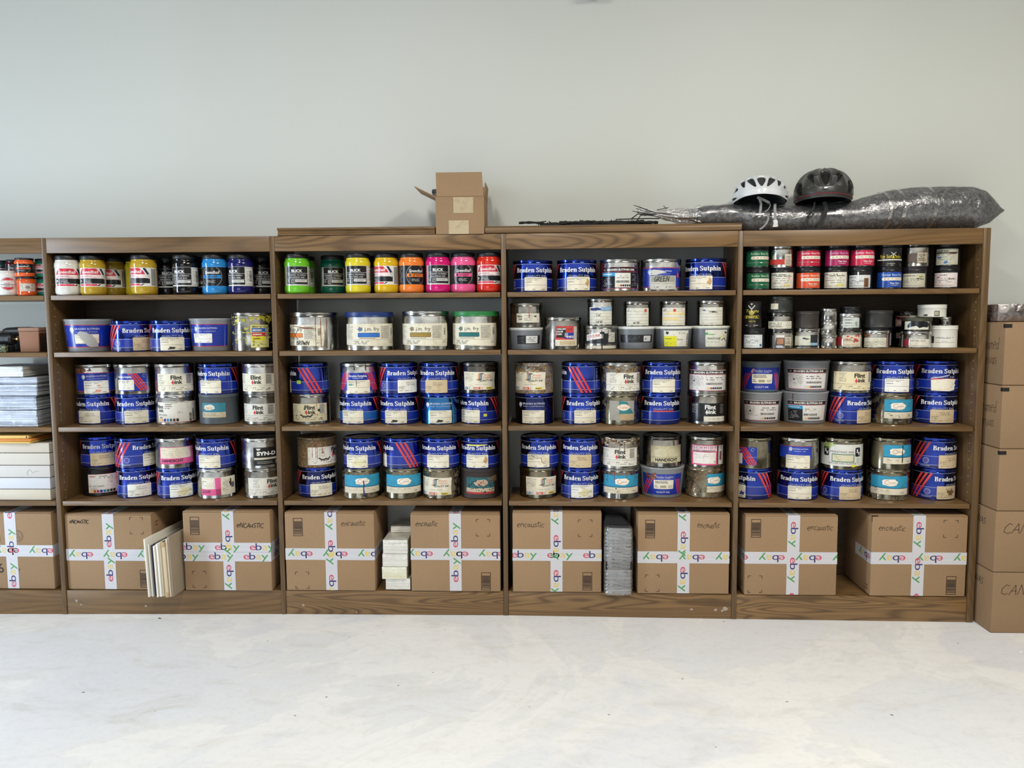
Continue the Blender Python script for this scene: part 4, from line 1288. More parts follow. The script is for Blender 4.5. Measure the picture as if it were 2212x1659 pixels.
# ---- small tins
def f_rubber(bg, pill='e2d8c4', name=True, head='e4d8d4'):
    def f(A):
        A.rect(-60, 6, 60, 64, bg, 0); A.text('Rubber Base Plus', 6, 50, 8, head, 1, w=78, bold=.03)
        if pill: A.rrect(-33, 32, 52, 44, 5, pill, 1); A.greek(-24, 35, 44, 41, 1, '6a5a50', 2, 2.4, .6)
        if name: A.text('Van Son', 14, 19, 7, 'e8e2dc', 1, w=36, bold=.02); A.greek(0, 12, 32, 16, 1, 'd8d0c8', 1, 2, 1)
        else: A.rect(-50, 20, 52, 20.8, 'a8b8a0', 1); A.poly([(0, 20), (6, 22.5), (12, 20), (6, 18)], 'd8e0d0', 2)
    return f


def f_smallwhite(pap='d8d6c8', acc=None, word=None, seed=1, u0=-42, u1=40, v0=6, v1=58):
    def f(A):
        A.rng = random.Random(seed); A.rrect(u0, v0, u1, v1, 2.5, pap, 0)
        A.greek(u0 + 4, v1 - 12, u1 - 30, v1 - 5, 1, '3a3834', 1, 3, .8); A.greek(u0 + 8, v0 + 16, u1 - 10, v1 - 18, 3, '6a675e', 1, 2.2, .6); A.greek(u0 + 4, v0 + 4, u1 - 16, v0 + 10, 1, '8c897e', 1, 2)
        if acc:
            for (kind, u, v, a, b, c) in acc:
                if kind == 'r': A.rect(u, v, u + a, v + b, c, 2)
                elif kind == 'e': A.ell(u, v, a, b, c, 2)
                else: A.blob(u, v, a, b, c, 2, 16, .4)
        if word: A.text(word[0], word[1], word[2], word[3], word[4] if len(word) > 4 else '2a2826', 3, bold=.01)
    return f


def f_badges(A):
    A.rect(-44, 4, 42, 40, 'd2d0bc', 0); A.greek(-42, 6, -6, 26, 3, '8c8a7c', 1); A.rect(-44, 44, -22, 56, '7a4430', 0)
    for u, wd in ((2, 'AP'), (26, 'CL')): A.line(arc(u, 24, 10.5, 10.5, 0, 360, 20), 1, '6a675a', 1); A.text(wd, u, 19.5, 8.5, '3a3832', 1)


def f_vanson(A):
    A.rect(-60, 24, 60, 28, 'dcdad0', 0); A.text('Van Son', -18, 32, 15, 'c9b428', 0, w=44, shear=.1, bold=.01); A.text('Inks', 30, 32, 13, 'c9b428', 0, w=24)
    A.poly([(5, 32), (15, 32), (10, 46)], 'd8c030', 1); A.line([(0, 40), (20, 54)], 1.8, 'dcdad0', 2); A.line([(20, 40), (2, 54)], 1.8, 'dcdad0', 2); A.greek(-10, 10, 20, 14, 1, 'a9a89c', 0, 2)


def f_tough(A):
    A.line([(-14, 86), (-2, 72), (10, 86)], 3.6, 'c8c8c4', 0); A.line([(-2, 72), (-2, 60)], 3.2, 'c8c8c4', 0); A.ell(-2, 58, 10, 9, 'a8983a', 0); A.ell(-2, 92, 3.5, 3, 'd0d0cc', 0)
    A.text('Toughs', 0, 60, 11, 'd8c850', 1, w=50, shear=.25); A.frame(-28, 36, 28, 48, 1, 'b8a834', 0); A.greek(-24, 38, 24, 46, 2, 'd8c850', 0, 3, .9); A.text('V2174', 0, 22, 7, 'd8c850', 0, w=26); A.greek(-26, 8, 26, 12, 1, 'c8c4a8', 0, 2.2)


def f_wikoff(A):
    A.rect(-30, 14, 62, 92, 'c8413e', 0); A.rect(-25, 46, 12, 86, '17151c', 1); A.rect(8, 42, 60, 66, '1c3c9c', 1); A.rect(-30, 14, 62, 38, 'e0d9c4', 1); A.rect(-12, 18, 54, 34, 'c4b490', 2); A.rect(46, 38, 62, 90, 'b9b6b0', 2)
    A.text('WIKOFF', -6, 77, 6.4, 'e8e6e2', 2, w=36, bold=.035); A.text('COLOR', -12, 67, 6.4, 'e8e6e2', 2, w=28, bold=.035); A.text('CORP.', -14, 57, 6.4, 'e8e6e2', 2, w=25, bold=.035)
    A.text('INKS', 30, 46, 8, 'e8e6e2', 2, w=30, bold=.035); A.frame(8, 50, 20, 64, 1.2, 'e8e6e2', 3); A.line([(11, 53), (17, 61)], 1.4, 'e8e6e2', 3); A.line([(17, 53), (11, 61)], 1.4, 'e8e6e2', 3); A.greek(16, 74, 42, 84, 2, '8a2c2a', 2)


def f_toyo(A):
    A.rect(-75, 22, 75, 62, '24262a', 0); A.poly([(-62, 32), (10, 44), (10, 72), (-62, 56)], 'e4e2de', 1)
    A.text('TOYO INK', -28, 46, 11.5, 'b8323a', 2, w=58, rot=9, bold=.02, shear=.1); A.greek(-56, 36, -6, 42, 1, '7a3034', 2, 2)
    A.rect(32, 28, 66, 66, 'cbc8bc', 1); A.greek(34, 30, 62, 62, 6, '5a574e', 2, 2); A.rect(-60, 2, 74, 14, 'd3cfbb', 0); A.drip(6, 74, 0, 3, '151515', 4); A.rect(-2, 60, 16, 68, '1a1a1a', 3)
    for u in (-40, 32): A.drip(u, 74, 44, 1.6, '1a1a1a', 4)


def f_lot(word=None, dot=None, wave=False, blue=False, yellow=False, seed=2):
    def f(A):
        A.rng = random.Random(seed); A.rect(-50, 4, 50, 72, 'd9d8cc', 0)
        for k in range(5): A.rect(-50, 10 + k * 12, 50, 11.5 + k * 12, 'b5b2a2' if not yellow else 'd0b878', 1)
        if yellow: A.rect(-50, 22, 20, 34, 'e2cf96', .5); A.rect(-30, 44, 50, 54, 'e6d6a4', .5)
        if dot: A.ell(dot, 62, 6.2, 6.2, 'cc4a34', 2)
        if blue: A.blob(-22, 64, 24, 6, '1c2a78', 2, 18, .25); A.rect(0, 56, 50, 72, '8ab0d0', 1)
        if word: A.pen(word, -18, 10, 8.5, '201e1c', 3, wid=1.2, kx=1.0)
        if blue: A.pen('Cul', -18, 36, 11, '201e1c', 3, wid=1.2)
        A.greek(-44, 58, -26, 68, 2, '3a3834', 1, 2.4, .7)
        if wave: A.blob(10, 54, 14, 3, '2a2a28', 3, 14, .4); A.blob(-26, 60, 6, 3, '2a3a78', 3, 12, .4)
    return f


def f_tub_yellow(A):
    A.rect(-36, 10, 66, 72, 'd9d8cc', 0); A.rect(-36, 10, 14, 50, 'd6d420', 1); A.greek(-32, 36, 6, 44, 1, '6a6a20', 2, 2.6); A.greek(-32, 18, 10, 28, 3, '8a8a28', 2); A.text('Series', 28, 34, 7, '55534c', 2, w=24)
    A.blob(-22, 64, 8, 5, '2a2a28', 2, 14, .5); A.greek(22, 58, 52, 66, 1, '3a3834', 2, 2.6); A.bars(56, 14, 64, 60, '3a3834', 2, vert=False)


def f_tub_pantone(A):
    A.rect(-26, 8, 66, 74, 'd4d4c6', 0); A.text('PANTONE', 8, 36, 8.5, '2e2c28', 2, w=50, bold=.015); A.greek(-18, 52, 12, 60, 1, '5a9a50', 2, 3); A.greek(-20, 22, 40, 30, 2, '9a988c', 2, 1.6)
    A.blob(-22, 60, 6, 4, '3a9a4a', 3, 12, .5); A.blob(56, 64, 8, 4, '20201e', 3, 12, .5); A.line([(38, 34), (50, 42), (60, 30)], 3, '20201e', 3)
    for i in range(6): A.blob(A.rng.uniform(20, 60), A.rng.uniform(40, 70), 3, 2, 'd8cc50', 2, 10, .4)


def f_tub_dark(A):
    A.rect(-74, 26, 74, 56, '1b1c20', 0); A.greek(-60, 30, 20, 50, 5, '55585e', 1, 1.6, .8); A.rect(30, 30, 64, 52, 'c9cac8', 1); A.pen('GR', 34, 36, 8, '2a2a2a', 2, wid=1)


def f_tub_small(A):
    A.rect(-40, 22, 60, 56, '15161a', 0); A.greek(-36, 28, -12, 50, 4, '4a4c52', 1); A.rect(-4, 25, 46, 54, 'd4d5d2', 1); A.greek(0, 30, 40, 50, 3, '3a3a3a', 2, 2.2, .8)


def f_green_word(A):
    A.rrect(-44, 5, 58, 58, 2, 'c4c4bc', 0); A.rect(-40, 34, 54, 56, '9c9c92', 1); A.pen('GREEN', -28, 36, 19, '1a1c1a', 2, wid=2.6, kx=1.0); A.greek(-34, 10, 46, 18, 1, '4a4a46', 1, 3, .6); A.rect(-42, 28, 56, 28.8, '5a5a55', 1)


def f_paintblot(A):
    A.rect(-46, 6, 46, 52, 'd0d0c2', 0)
    A.poly([(-30, 12), (-34, 20), (-24, 34), (-14, 40), (0, 42), (20, 38), (42, 36), (48, 24), (40, 14), (24, 16), (10, 12), (0, 20), (-14, 18)], '16171a', 1)
    A.blob(8, 58, 36, 8, '4a4b42', 1, 20, .3)


def scaled(f, su=1.0, sv_=1.0, dv=0.0, du=0.0):
    def g(A):
        f(A); A.v = [(a * su + du, b * sv_ + dv, c) for a, b, c in A.v]
    return g


# ------------------------------------------------------------------ placing things on the shelves
def x_at(px, Y, Z):
    """X of a point at depth Y and height Z that stands at picture column px"""
    k = (px - 1106.0) / FPX; r0 = RW.col[0]; r1 = RW.col[1]
    r0 = (RW[0][0], RW[1][0], RW[2][0]); r1 = (RW[0][1], RW[1][1], RW[2][1])
    dy, dz = Y - CAM.y, Z - CAM.z
    return -(dy * (r0[1] - k * r1[1]) + dz * (r0[2] - k * r1[2])) / (r0[0] - k * r1[0])


ORD = ['', 'first', 'second', 'third', 'fourth', 'fifth', 'sixth', 'seventh', 'eighth', 'ninth', 'tenth', 'eleventh', 'twelfth']
ROWN = {1: 'top shelf', 2: 'second shelf', 3: 'third shelf', 4: 'fourth shelf', 5: 'bottom shelf'}
BAYN = {1: 'cut-off left bay', 2: 'second bay', 3: 'middle bay', 4: 'fourth bay', 5: 'last bay'}
FACE = lambda x, y: math.atan2(CAM.x - x, -(CAM.y - y))


def bs_look(rot, st):
    if rot < -80: return 'blue tin, red diagonal stripes facing out'
    s = {'cream': 'cream', 'tan': 'tan', 'white': 'white'}[st]
    side = ', turned right' if rot > 22 else ', turned left' if rot < -19 else ''
    return 'blue tin, %s batch label%s' % (s, side)


def D(look, cat, group, r, h, name, fn, **o): return dict(look=look, cat=cat, group=group, r=r, h=h, name=name, fn=fn, o=o)


BIG = 'large printing ink tins'


def bs(rot, st=('cream', 'plain'), word=None, band=None, yellow=False, smear=None, redbar=True, nolab=False, toplab=False, body='blue', sh=0, extra=None, look=None):
    def fn(t, r, h):
        can_parts(t, r, h, m_bluetin(body), m_bluetin('blue'))
        lay(t, 'printed_design', ('bs', band), f_braden(*([band] if band else [])), 'enamel', r, h)
        if not nolab:
            o = lay(t, 'batch_label', ('st', st, word), f_sticker(st, word), 'paper', r, h, L0=4)
            if sh: o.rotation_euler.z = sh / r
        if yellow: lay(t, 'yellow_tag', 'ytag', lambda A: A.rect(62, 30, 76, 41, 'd8d23c', 0), 'paper', r, h, L0=4)
        if smear: lay(t, 'ink_smear', smear[0], smear[1], 'enamel', r, h, L0=5)
        if extra: extra(t, r, h)
        if toplab: top_label([c for c in t.children if c.name.startswith('tin_lid')][0], h, toplab)
    if nolab: lk = 'blue tin, red bar, no batch label'
    else: lk = bs_look(rot, st[0])
    return D(look or lk, 'ink tin', 'blue printing ink tins', 78, 123, 'ink_tin', fn), rot


def top_label(t, h, k=1):
    o = MB().box(-.032, .032, -.045, .02, -.0002, .0004).build('lid_label', [m_plain('faded_label', 'b9b4a4', .4)], t)
    o.location = (0, 0, (h - 1.4) / 1000); o.rotation_euler.z = .3 * k


def sil(look, labels, shade='bright', rust=0.0, lid=None, r=78, h=123, extra=None, cat='ink tin', group=BIG, name='ink_tin', rot=0, band=13, lidcol=None, bodycol=None):
    def fn(t, r, h):
        can_parts(t, r, h, bodycol or m_tin(shade, rust), lidcol or m_tin(lid or shade, rust * .8), band)
        for i, (nm, key, f, mat) in enumerate(labels): lay(t, nm, key, f, mat, r, h, L0=i * 5)
        if extra: extra(t, r, h)
    return D(look, cat, group, r, h, name, fn), rot


def tub(look, labels, r1=90, r0=80, h=128, col='7f8286', lidc='8c8f92', rot=0, rough=.38):
    def fn(t, r, h):
        tub_parts(t, r0, r1, h, m_plain('grey_plastic_' + col, col, rough), m_plain('tub_rim_' + lidc, lidc, .35))
        for i, (nm, key, f, mat) in enumerate(labels): lay(t, nm, key, f, mat, r0, h, r1=r1, L0=i * 5, hm=h - 10)
    return D(look, 'ink tub', 'tapered plastic ink tubs', r1, h, 'ink_tub', fn), rot


def jar(look, col, labels, r=50, h=156, rot=0, lidc='15171a', nolid=False):
    def fn(t, r, h):
        jar_parts(t, r, h, m_plain('jar_paint_' + col, col, .16, 0, .4), m_plain('jar_lid_plastic_' + lidc, lidc, .45), nolid=nolid)
        for i, (nm, key, f, mat) in enumerate(labels):
            obj(nm, cached(('jl', key, r, h), lambda: mk_jar(nm, f, mat, r, h)), t)
    return D(look, 'paint jar', 'screen printing ink jars', r, h, 'ink_jar', fn), rot


def mk_jar(nm, f, mat, r, h):
    A = Art(4); f(A); s = h / 155.0; k = r / 50.0
    A.v = [(a * k, b * s, c) for a, b, c in A.v]
    return A.mesh(nm, can_map(r * .965, h, None, .3, .2), m_art(mat), cuts=[q * 4 for q in range(-40, 41)])


def small(look, body, lid, labels, r=44, h=83, rot=0, band=13, name='small_ink_can', group='small ink cans', plastic=False):
    def fn(t, r, h):
        s = r / 78.0
        can_parts(t, r, h, body, lid, band)
        for i, (nm, key, f, mat) in enumerate(labels):
            def mk(nm=nm, f=f, mat=mat):
                A = Art(4); f(A); return A.mesh(nm, can_map(r, h, None, .3, .18), m_art(mat), cuts=[q * 3.5 for q in range(-45, 46)], clip=(-math.pi * r + 1, math.pi * r - 1, 1, h - band - 1))
            obj(nm, cached(('sm', key, r, h), mk), t)
    return D(look, 'ink can', group, r, h, name, fn), rot


PLACED = []


def stack(bay, row, col, specs, basey=None, gap=.014, what='stack', dz=0):
    """specs: [( (design, rot), picture column ), ...] from the shelf upwards"""
    z = SHELF[row] + .0003 + dz
    (d, rot), cx = specs[0]
    r = d['r'] / 1000
    xx = x_at(cx, .1, z)
    if basey: yf = at_z(cx, basey, z).y
    else: yf = front_y(xx) + gap
    yc = yf + r
    n = len(specs)
    for i, ((d, rot), cx) in enumerate(specs):
        r = d['r'] / 1000
        yy = min(yc, WY - .034 - r) if bay not in (2, 5) else min(yc, .245 - r)
        x = x_at(cx, yy, z + d['h'] / 2000)
        lo, hi = PX[bay - 1][0] + PT + .002 + r, PX[bay][0] - .002 - r
        if what != 'free': x = min(max(x, lo), hi)
        if n == 1: pos = '%s from left' % ORD[col]
        elif n == 2: pos = '%s of %s stack' % (('lower', 'upper')[i], ORD[col])
        else: pos = '%s of %s stack' % (('bottom', 'middle', 'top')[i], ORD[col])
        if what == 'behind': pos = '%s at the back' % ('lower', 'upper')[i]
        lab = '%s, %s, %s, %s' % (d['look'], pos, ROWN[row], BAYN[bay])
        t = thing(d['name'], lab, d['cat'], (x, yy, z), FACE(x, yy) + math.radians(rot), d['group'])
        d['fn'](t, d['r'], d['h'])
        PLACED.append((lab, x, yy, z, r, d['h'] / 1000))
        z += d['h'] / 1000 + .0004


P, E_, G = 'paper', 'enamel', 'matte'
# shorthand tins
flint = lambda look, key, pap='e6e1cc', sh=0, dirty=0, shade='bright', rust=0.0, rot=0, lid=None, extra=None: sil(look, [('paper_label', ('fl', key, pap, sh, dirty), f_flint(pap, False, sh, dirty), P)], shade, rust, lid, rot=rot, extra=extra)
rusty = lambda key, n=26, seed=5, cols=('8a6a3c', 'a88a50', '5c4630'): (lambda t, r, h: lay(t, 'ink_stain', ('ru', key), f_smears(list(cols), n, seed, (-100, 100, 84, 108), (2, 9)), G, r, h, L0=6))

# ---- bay 2, top shelf : jars
SP = lambda look, col, rot=0, **k: jar(look, col, [('printed_label', 'sp', f_speed(), E_)], rot=rot, **k)
BK = lambda look, col, rot=0, **k: jar(look, col, [('printed_label', 'bk', f_blick(), E_)], rot=rot, **k)
SB = lambda look, col, rot=0, **k: jar(look, col, [('printed_label', 'sb' + col, f_speedblack(col), E_)], rot=rot, **k)
stack(2, 1, 2, [(SP('gold jar, red and white label', 'b8982c', -14, r=48), 201)], gap=.012)
stack(2, 1, 1, [(SP('white jar, red and white label', 'dcdad2', -3, r=48), 140)], gap=.004)
stack(2, 1, 3, [(SP('gold jar in painted shade, pushed back', '8c7420', -38), 244)], gap=.105)  # gold darkened to carry the shade deep in the shelf
stack(2, 1, 5, [(SP('gold jar, label turned to its small print', 'b8982c', -48), 311)], gap=.008)
stack(2, 1, 4, [(BK('yellow jar half hidden by a gold jar', 'd8c828', 28), 299)], gap=.118)
stack(2, 1, 6, [(BK('small black jar, half hidden', '0e0f12', 4), 362)], gap=.112)
stack(2, 1, 7, [(BK('black jar, white barcode panel at its right', '0e0f12', -26), 401)], gap=.012)
stack(2, 1, 8, [(BK('black jar behind its neighbours', '0e0f12', -40), 437)], gap=.122)
stack(2, 1, 9, [(SB('sky blue jar, black label', '2a86c8', -18), 465)], gap=.012)
stack(2, 1, 10, [(BK('navy jar, white barcode panel', '1a1a5c', -34), 520.5)], gap=.014)
stack(2, 1, 11, [(BK('black jar beside the upright', '0e0f12', 12), 566)], gap=.118)
# ---- bay 3, top shelf
stack(3, 1, 1, [(BK('lime green jar, black label', '6cc02c', 2), 642)], gap=.012)
stack(3, 1, 2, [(BK('lime jar hidden behind a lime jar', '6cc02c', -40), 656)], gap=.128)
stack(3, 1, 3, [(BK('dark green jar, black label', '0c5a48', 6), 719)], gap=.09)
stack(3, 1, 4, [(BK('lemon yellow jar, black label', 'dccc2c', -9), 773.5)], gap=.012)
stack(3, 1, 5, [(BK('black jar behind the lemon one', '14161c', -30), 790)], gap=.13)
stack(3, 1, 6, [(SP('golden yellow jar, label turned left', 'dcb41c', -44), 835)], gap=.02)
stack(3, 1, 7, [(SB('orange jar, black label', 'ee8030', 22), 889)], gap=.016)
stack(3, 1, 8, [(BK('magenta jar, black label', 'd01870', 4), 946)], gap=.014)
stack(3, 1, 9, [(SB('pink jar, black label', 'e85a90', 0), 1000.5)], gap=.02)
stack(3, 1, 10, [(SP('red jar, red and white label', 'd02c1c', -6), 1058)], gap=.016)

# ---- bay 1 (cut by the frame)
SJ = lambda look, col, labs, rot=0, r=35, h=74: jar(look, col, labs, r=r, h=h, rot=rot)
t0 = jar('open white jar, round red label', 'dedcd6', [('printed_label', 'wj', lambda A: (A.ell(0, 66, 34, 36, 'd8d6d0', 0, 28), A.line(arc(0, 66, 33, 35, 0, 360, 26), 1.4, '2a2a30', 1), A.poly(arc(0, 66, 30, 33, 30, 150, 12), 'c82c40', 1),
     A.poly(arc(0, 66, 30, 33, 215, 325, 10), 'c82c40', 1), A.text('Speedball', 0, 80, 10, 'efeeea', 2, w=48, shear=.28), A.rect(-31, 61, 31, 63, '1c1c20', 2), A.greek(-22, 46, 24, 60, 3, '3a3a3c', 2), A.greek(-16, 64, 18, 72, 1, 'b04a54', 2)), E_)], r=41, h=110, rot=0, nolid=True)
stack(1, 1, 1, [(t0, 17)], gap=.010)
stack(1, 1, 3, [(SJ('orange jar, pale back label', 'd8541c', [('back_label', 'obl', lambda A: (A.rect(-42, 36, 40, 100, 'cfc4b8', 0), A.ell(0, 68, 12, 12, '8a8480', 1), A.greek(-38, 44, -18, 96, 9, '77706c', 1), A.greek(18, 44, 36, 96, 9, '4a4644', 1)), P)], 4), 58),
                (SJ('orange jar, black label', 'e8602a', [('printed_label', 'sbo', f_speedblack('e8602a', 6), E_)], -20), 53)], gap=.008)
stack(1, 1, 4, [(SJ('green jar, pale label', '147a5c', [('printed_label', 'grl', f_speed(0), E_)], -60), 99),
                (SJ('green jar, pale label', '147a5c', [('printed_label', 'grl', f_speed(0), E_)], -50), 96)], gap=.06)
stack(1, 1, 2, [(SJ('dark red jar', '6a1420', [('printed_label', 'sbr', f_speedblack('8a2c34', 0), E_)], 0), 33),
                (SJ('dark red jar', '5a1420', [('printed_label', 'sbr', f_speedblack('8a2c34', 0), E_)], 0), 33)], gap=.10)
stack(1, 1, 5, [(SJ('dark teal jar', '124a4c', [('printed_label', 'sbt', f_speedblack('a84a54', 0), E_)], 0), 6),
                (SJ('dark teal jar', '124a4c', [('printed_label', 'sbt', f_speedblack('a84a54', 0), E_)], 0), 6)], gap=.125, what='behind')

# ---- bay 2, second shelf
stack(2, 2, 1, [(tub('grey tub, blue label half torn off', [('printed_label', 'comp', scaled(f_company('label'), 1.15, 1.17, 4), E_), ('batch_label', 'st2', scaled(f_sticker(('cream', 'plain')), .95, .72, 30), P),
     ('torn_patch', 'torn1', lambda A: A.poly([(-34, 72), (-22, 84), (-4, 80), (14, 70), (30, 54), (40, 34), (42, 20), (14, 19), (0, 26), (-8, 40), (-20, 52), (-24, 62)], 'a8a8a4', 0), G)], r1=90, r0=79, h=131, rot=-6), 192)], gap=.012)
stack(2, 2, 2, [(bs(36, ('tan', 'plain'), ('SILVER', '20140631')), 285)], gap=.012)
stack(2, 2, 3, [(bs(4, ('cream', 'smudge')), 369)], gap=.012)
stack(2, 2, 4, [(tub('grey tub, square blue label', [('printed_label', 'comp2', scaled(f_company('label'), .95, 1.17, 4, -2), E_), ('batch_label', 'st3', scaled(f_sticker(('white', 'plain')), .85, .72, 30, -22), P)], r1=87, r0=78, h=131, rot=-14), 459.5)], gap=.03)
stack(2, 2, 5, [(sil('silver tin smeared with yellow ink', [('hazard_label', 'hm', f_hmis, P)], 'dull', 0, r=80, h=152, rot=4,
     extra=lambda t, r, h: (lay(t, 'ink_stain', 'ysm', f_smears(['a8a23c', '8a8438', 'bcb648', '7c7a4c'], 90, 3, (-110, 110, 20, 136), (2, 8)), E_, r, h), lay(t, 'ink_stain', 'ysm2', f_smears(['c8c040', 'a8a030'], 26, 9, (-110, 110, 120, 140), (4, 13)), E_, r, h, L0=3))), 546)], gap=.012)

# ---- bay 2, third shelf
B3, B4 = 917, 1077
stack(2, 3, 1, [(bs(-30, ('cream', 'plain'), ('PMS 535', '20051246')), 206.5),
                (sil('silver tin, wide blue label, pink stains', [('printed_label', 'compw', f_company('label'), E_), ('batch_label', 'stp', f_sticker(('white', 'pink')), P)], 'bright', 0, rot=-2,
                     extra=lambda t, r, h: lay(t, 'rust_stain', 'or1', f_smears(['8a4a28', 'a8643c'], 16, 5, (-90, -20, 92, 106), (2, 7)), G, r, h, L0=4)), 203)], basey=917)
stack(2, 3, 2, [(bs(0, ('cream', 'plain')), 294),
                (sil('silver tin, torn blue striped label', [('printed_label', 'half', f_halflabel, E_)], 'dull', 0, lid='bright', rot=2), 292)], basey=917)
stack(2, 3, 3, [(sil('silver tin, wide white label, colour squares', [('paper_label', 'flw', f_flint_wide, P)], 'bright', rot=0), 380.5),
                (flint('silver tin, cream label, red arrow logo', 'a', shade='bright', rot=0), 379)], basey=917)
stack(2, 3, 4, [(sil('slate grey tin, teal patch label', [('paper_label', 'tealp', lambda A: (A.rect(-76, 28, 24, 50, 'c4b89c', 0), A.rect(-76, 50, 24, 88, '2c7c90', 0), A.blob(-42, 70, 24, 12, 'd8d0bc', 1, 18, .15), A.text('Capico', -42, 66, 6, 'b8604c', 2, w=28), A.greek(-70, 34, 10, 46, 3, '8a7f68', 1)), P)],
                     'dark', 0, lidcol=m_plain('slate_paint', '50585c', .5), bodycol=m_plain('slate_paint_body', '4a5054', .45), rot=0), 474),
                (bs(-28, ('cream', 'plain')), 472)], basey=917)
stack(2, 3, 5, [(flint('silver tin, white label, red arrow logo', 'b', 'dfdcd0', sh=-6, shade='dull', rot=-14), 569),
                (flint('silver tin, stained cream label, red arrow logo', 'c', sh=-6, dirty=2, shade='bright', rot=-16), 566)], basey=917)
# ---- bay 2, fourth shelf
stack(2, 4, 1, [(sil('black tin, white label, colour squares', [('paper_label', 'fg', f_flintgroup, P)], 'dark', 0, lidcol=m_plain('black_enamel', '0f1013', .3), bodycol=m_plain('black_enamel_body', '0e0f11', .3), rot=-4), 213.5),
                (bs(2, ('tan', 'plain'), ('PMS 466', '20120631')), 207)], basey=1072)
stack(2, 4, 2, [(bs(5, ('white', 'plain'), ('PMS 427', '29641F')), 297), (bs(53, ('cream', 'tear')), 293)], basey=1076)
stack(2, 4, 3, [(bs(12, ('white', 'yellow')), 383),
                (sil('silver tin, pink and cream label', [('paper_label', 'hp', f_handschy(True), P)], 'dull', .1, lid='bright', rot=0), 380)], basey=1077)
stack(2, 4, 4, [(sil('silver tin, cream label with a pink corner', [('paper_label', 'hs', f_handschy_side, P)], 'bright', .05, rot=0), 470),
                (bs(-24, ('cream', 'plain')), 467)], basey=1078)
stack(2, 4, 5, [(flint('silver tin, label turned right, red arrow logo', 'd', 'dcd8cc', sh=20, shade='dull', rust=.15, rot=8), 570),
                (sil('silver tin, black and white label', [('paper_label', 'synd', f_synd, P)], 'bright', rot=-2), 565)], basey=1077)

# ---- bay 3, second shelf
JMB = lambda key, col, logo, brown=False: [('paper_label', ('jm', key), f_jmfry(col, logo, brown), P)]
stack(3, 2, 1, [(sil('wide tin, orange bar crossed out, pen word', JMB('b', 'e07a2c', '6a5a4a', True), 'bright', 0, lid='dull', r=95, h=152, rot=-50, band=19,
     extra=lambda t, r, h: lay(t, 'ink_drip', 'bd', f_drips(['7a4a34', '8a5a3a'], (88, 108, 134), 4, 130, (4, 40), 2.6), E_, r, h, L0=3)), 679)], gap=.01)
stack(3, 2, 2, [(sil('wide tin, blue rim and blue bar', JMB('c', '2a6cc0', '2a4a80'), 'bright', 0, lidcol=m_plain('blue_rim_enamel', '1c3470', .35), r=95, h=152, rot=3, band=20), 798)], gap=.01)
stack(3, 2, 3, [(sil('wide tin, ochre bar on its label', JMB('d', '9a8038', '6a5c2c'), 'bright', 0, r=94, h=154, rot=-10, band=20), 920)], gap=.01)
stack(3, 2, 4, [(sil('wide tin, green rim and teal bar', JMB('e', '1a6a6a', '24504c'), 'bright', 0, lidcol=m_plain('green_rim_enamel', '2a7a40', .35), r=93, h=152, rot=-14, band=20), 1028)], gap=.01)
# ---- bay 3, third shelf
stack(3, 3, 1, [(flint('tin, cream label blotted with black ink', 'e', 'd9d0ae', sh=0, dirty=12, shade='dull', rot=-6), 672),
                (bs(-103, extra=lambda t, r, h: lay(t, 'green_tag', 'gt', lambda A: A.rect(86, 42, 104, 56, 'a0c83c', 0), P, r, h, L0=5)), 669)], basey=917)
stack(3, 3, 2, [(bs(-23, ('cream', 'plain'), band='1c5ca8'), 776),
                (sil('silver tin, blue label, crossed red stripes', [('printed_label', 'strl', f_stripelabel, E_), ('batch_label', 'sg', f_sticker(('cream', 'green')), P)], 'bright', 0, rot=-4,
                     extra=lambda t, r, h: lay(t, 'ink_drip', 'bd2', f_drips(['141416'], (-16, 30), 6, 121, (86, 100), 3), E_, r, h, L0=9)), 777)], basey=917)
stack(3, 3, 3, [(bs(-13, ('cream', 'smudge')), 863), (bs(26, ('white', 'smudge'), ('PMS 3275', '20'), sh=6), 861.5)], basey=917)
teal = (D('teal blue tin, cream batch label', 'ink tin', 'blue printing ink tins', 78, 123, 'ink_tin', lambda t, r, h: (can_parts(t, r, h, m_bluetin('teal'), m_bluetin('blue')), lay(t, 'printed_design', 'co', f_company(), E_, r, h), lay(t, 'batch_label', ('st', 'gg'), f_sticker(('cream', 'smudge')), P, r, h, L0=4))), 0)
stack(3, 3, 4, [(teal, 951.5), (bs(-9, ('tan', 'plain'), ('PMS 572', '20309897')), 948)], basey=917)
stack(3, 3, 5, [(bs(-34, ('cream', 'plain'), yellow=True), 1036),
                (sil('grey tin, cream label, two-tone S mark', [('paper_label', 'ql', f_quality, P)], 'dark', .25, rot=2), 1035)], basey=916)
# ---- bay 3, fourth shelf
stack(3, 4, 1, [(bs(12, ('cream', 'plain'), ('BLACK', '20150747'), body='navy'), 686),
                (sil('rust-brown tin, white label turned right', [('paper_label', ('fl', 'r1'), f_flint('dcd8cc', False, 40, 4), P)], 'olive', .95, rot=30,
                     extra=lambda t, r, h: lay(t, 'ink_drip', 'rd', f_drips(['7a3a24', '8a4a30'], (-60, -40, -20, -46), 8, 112, (30, 80), 2), E_, r, h, L0=5)), 685)], basey=1075)
stack(3, 4, 2, [(sil('tin, bright blue band, red ink drip', [('paper_label', 'cp1', f_capico(0), P)], 'olive', .4, rot=0, extra=lambda t, r, h: (lay(t, 'ink_drip', 'rd2', f_drips(['1c2468', 'a8202c'], (6, 7), 3, 74, (10, 24), 3.2), E_, r, h, L0=6))), 782),
                (bs(-21, ('cream', 'yellow'), toplab=1, smear=('vs', f_drips(['c8ccd4'], (16,), 2, 88, (60, 62), 2.4))), 784)], basey=1078)
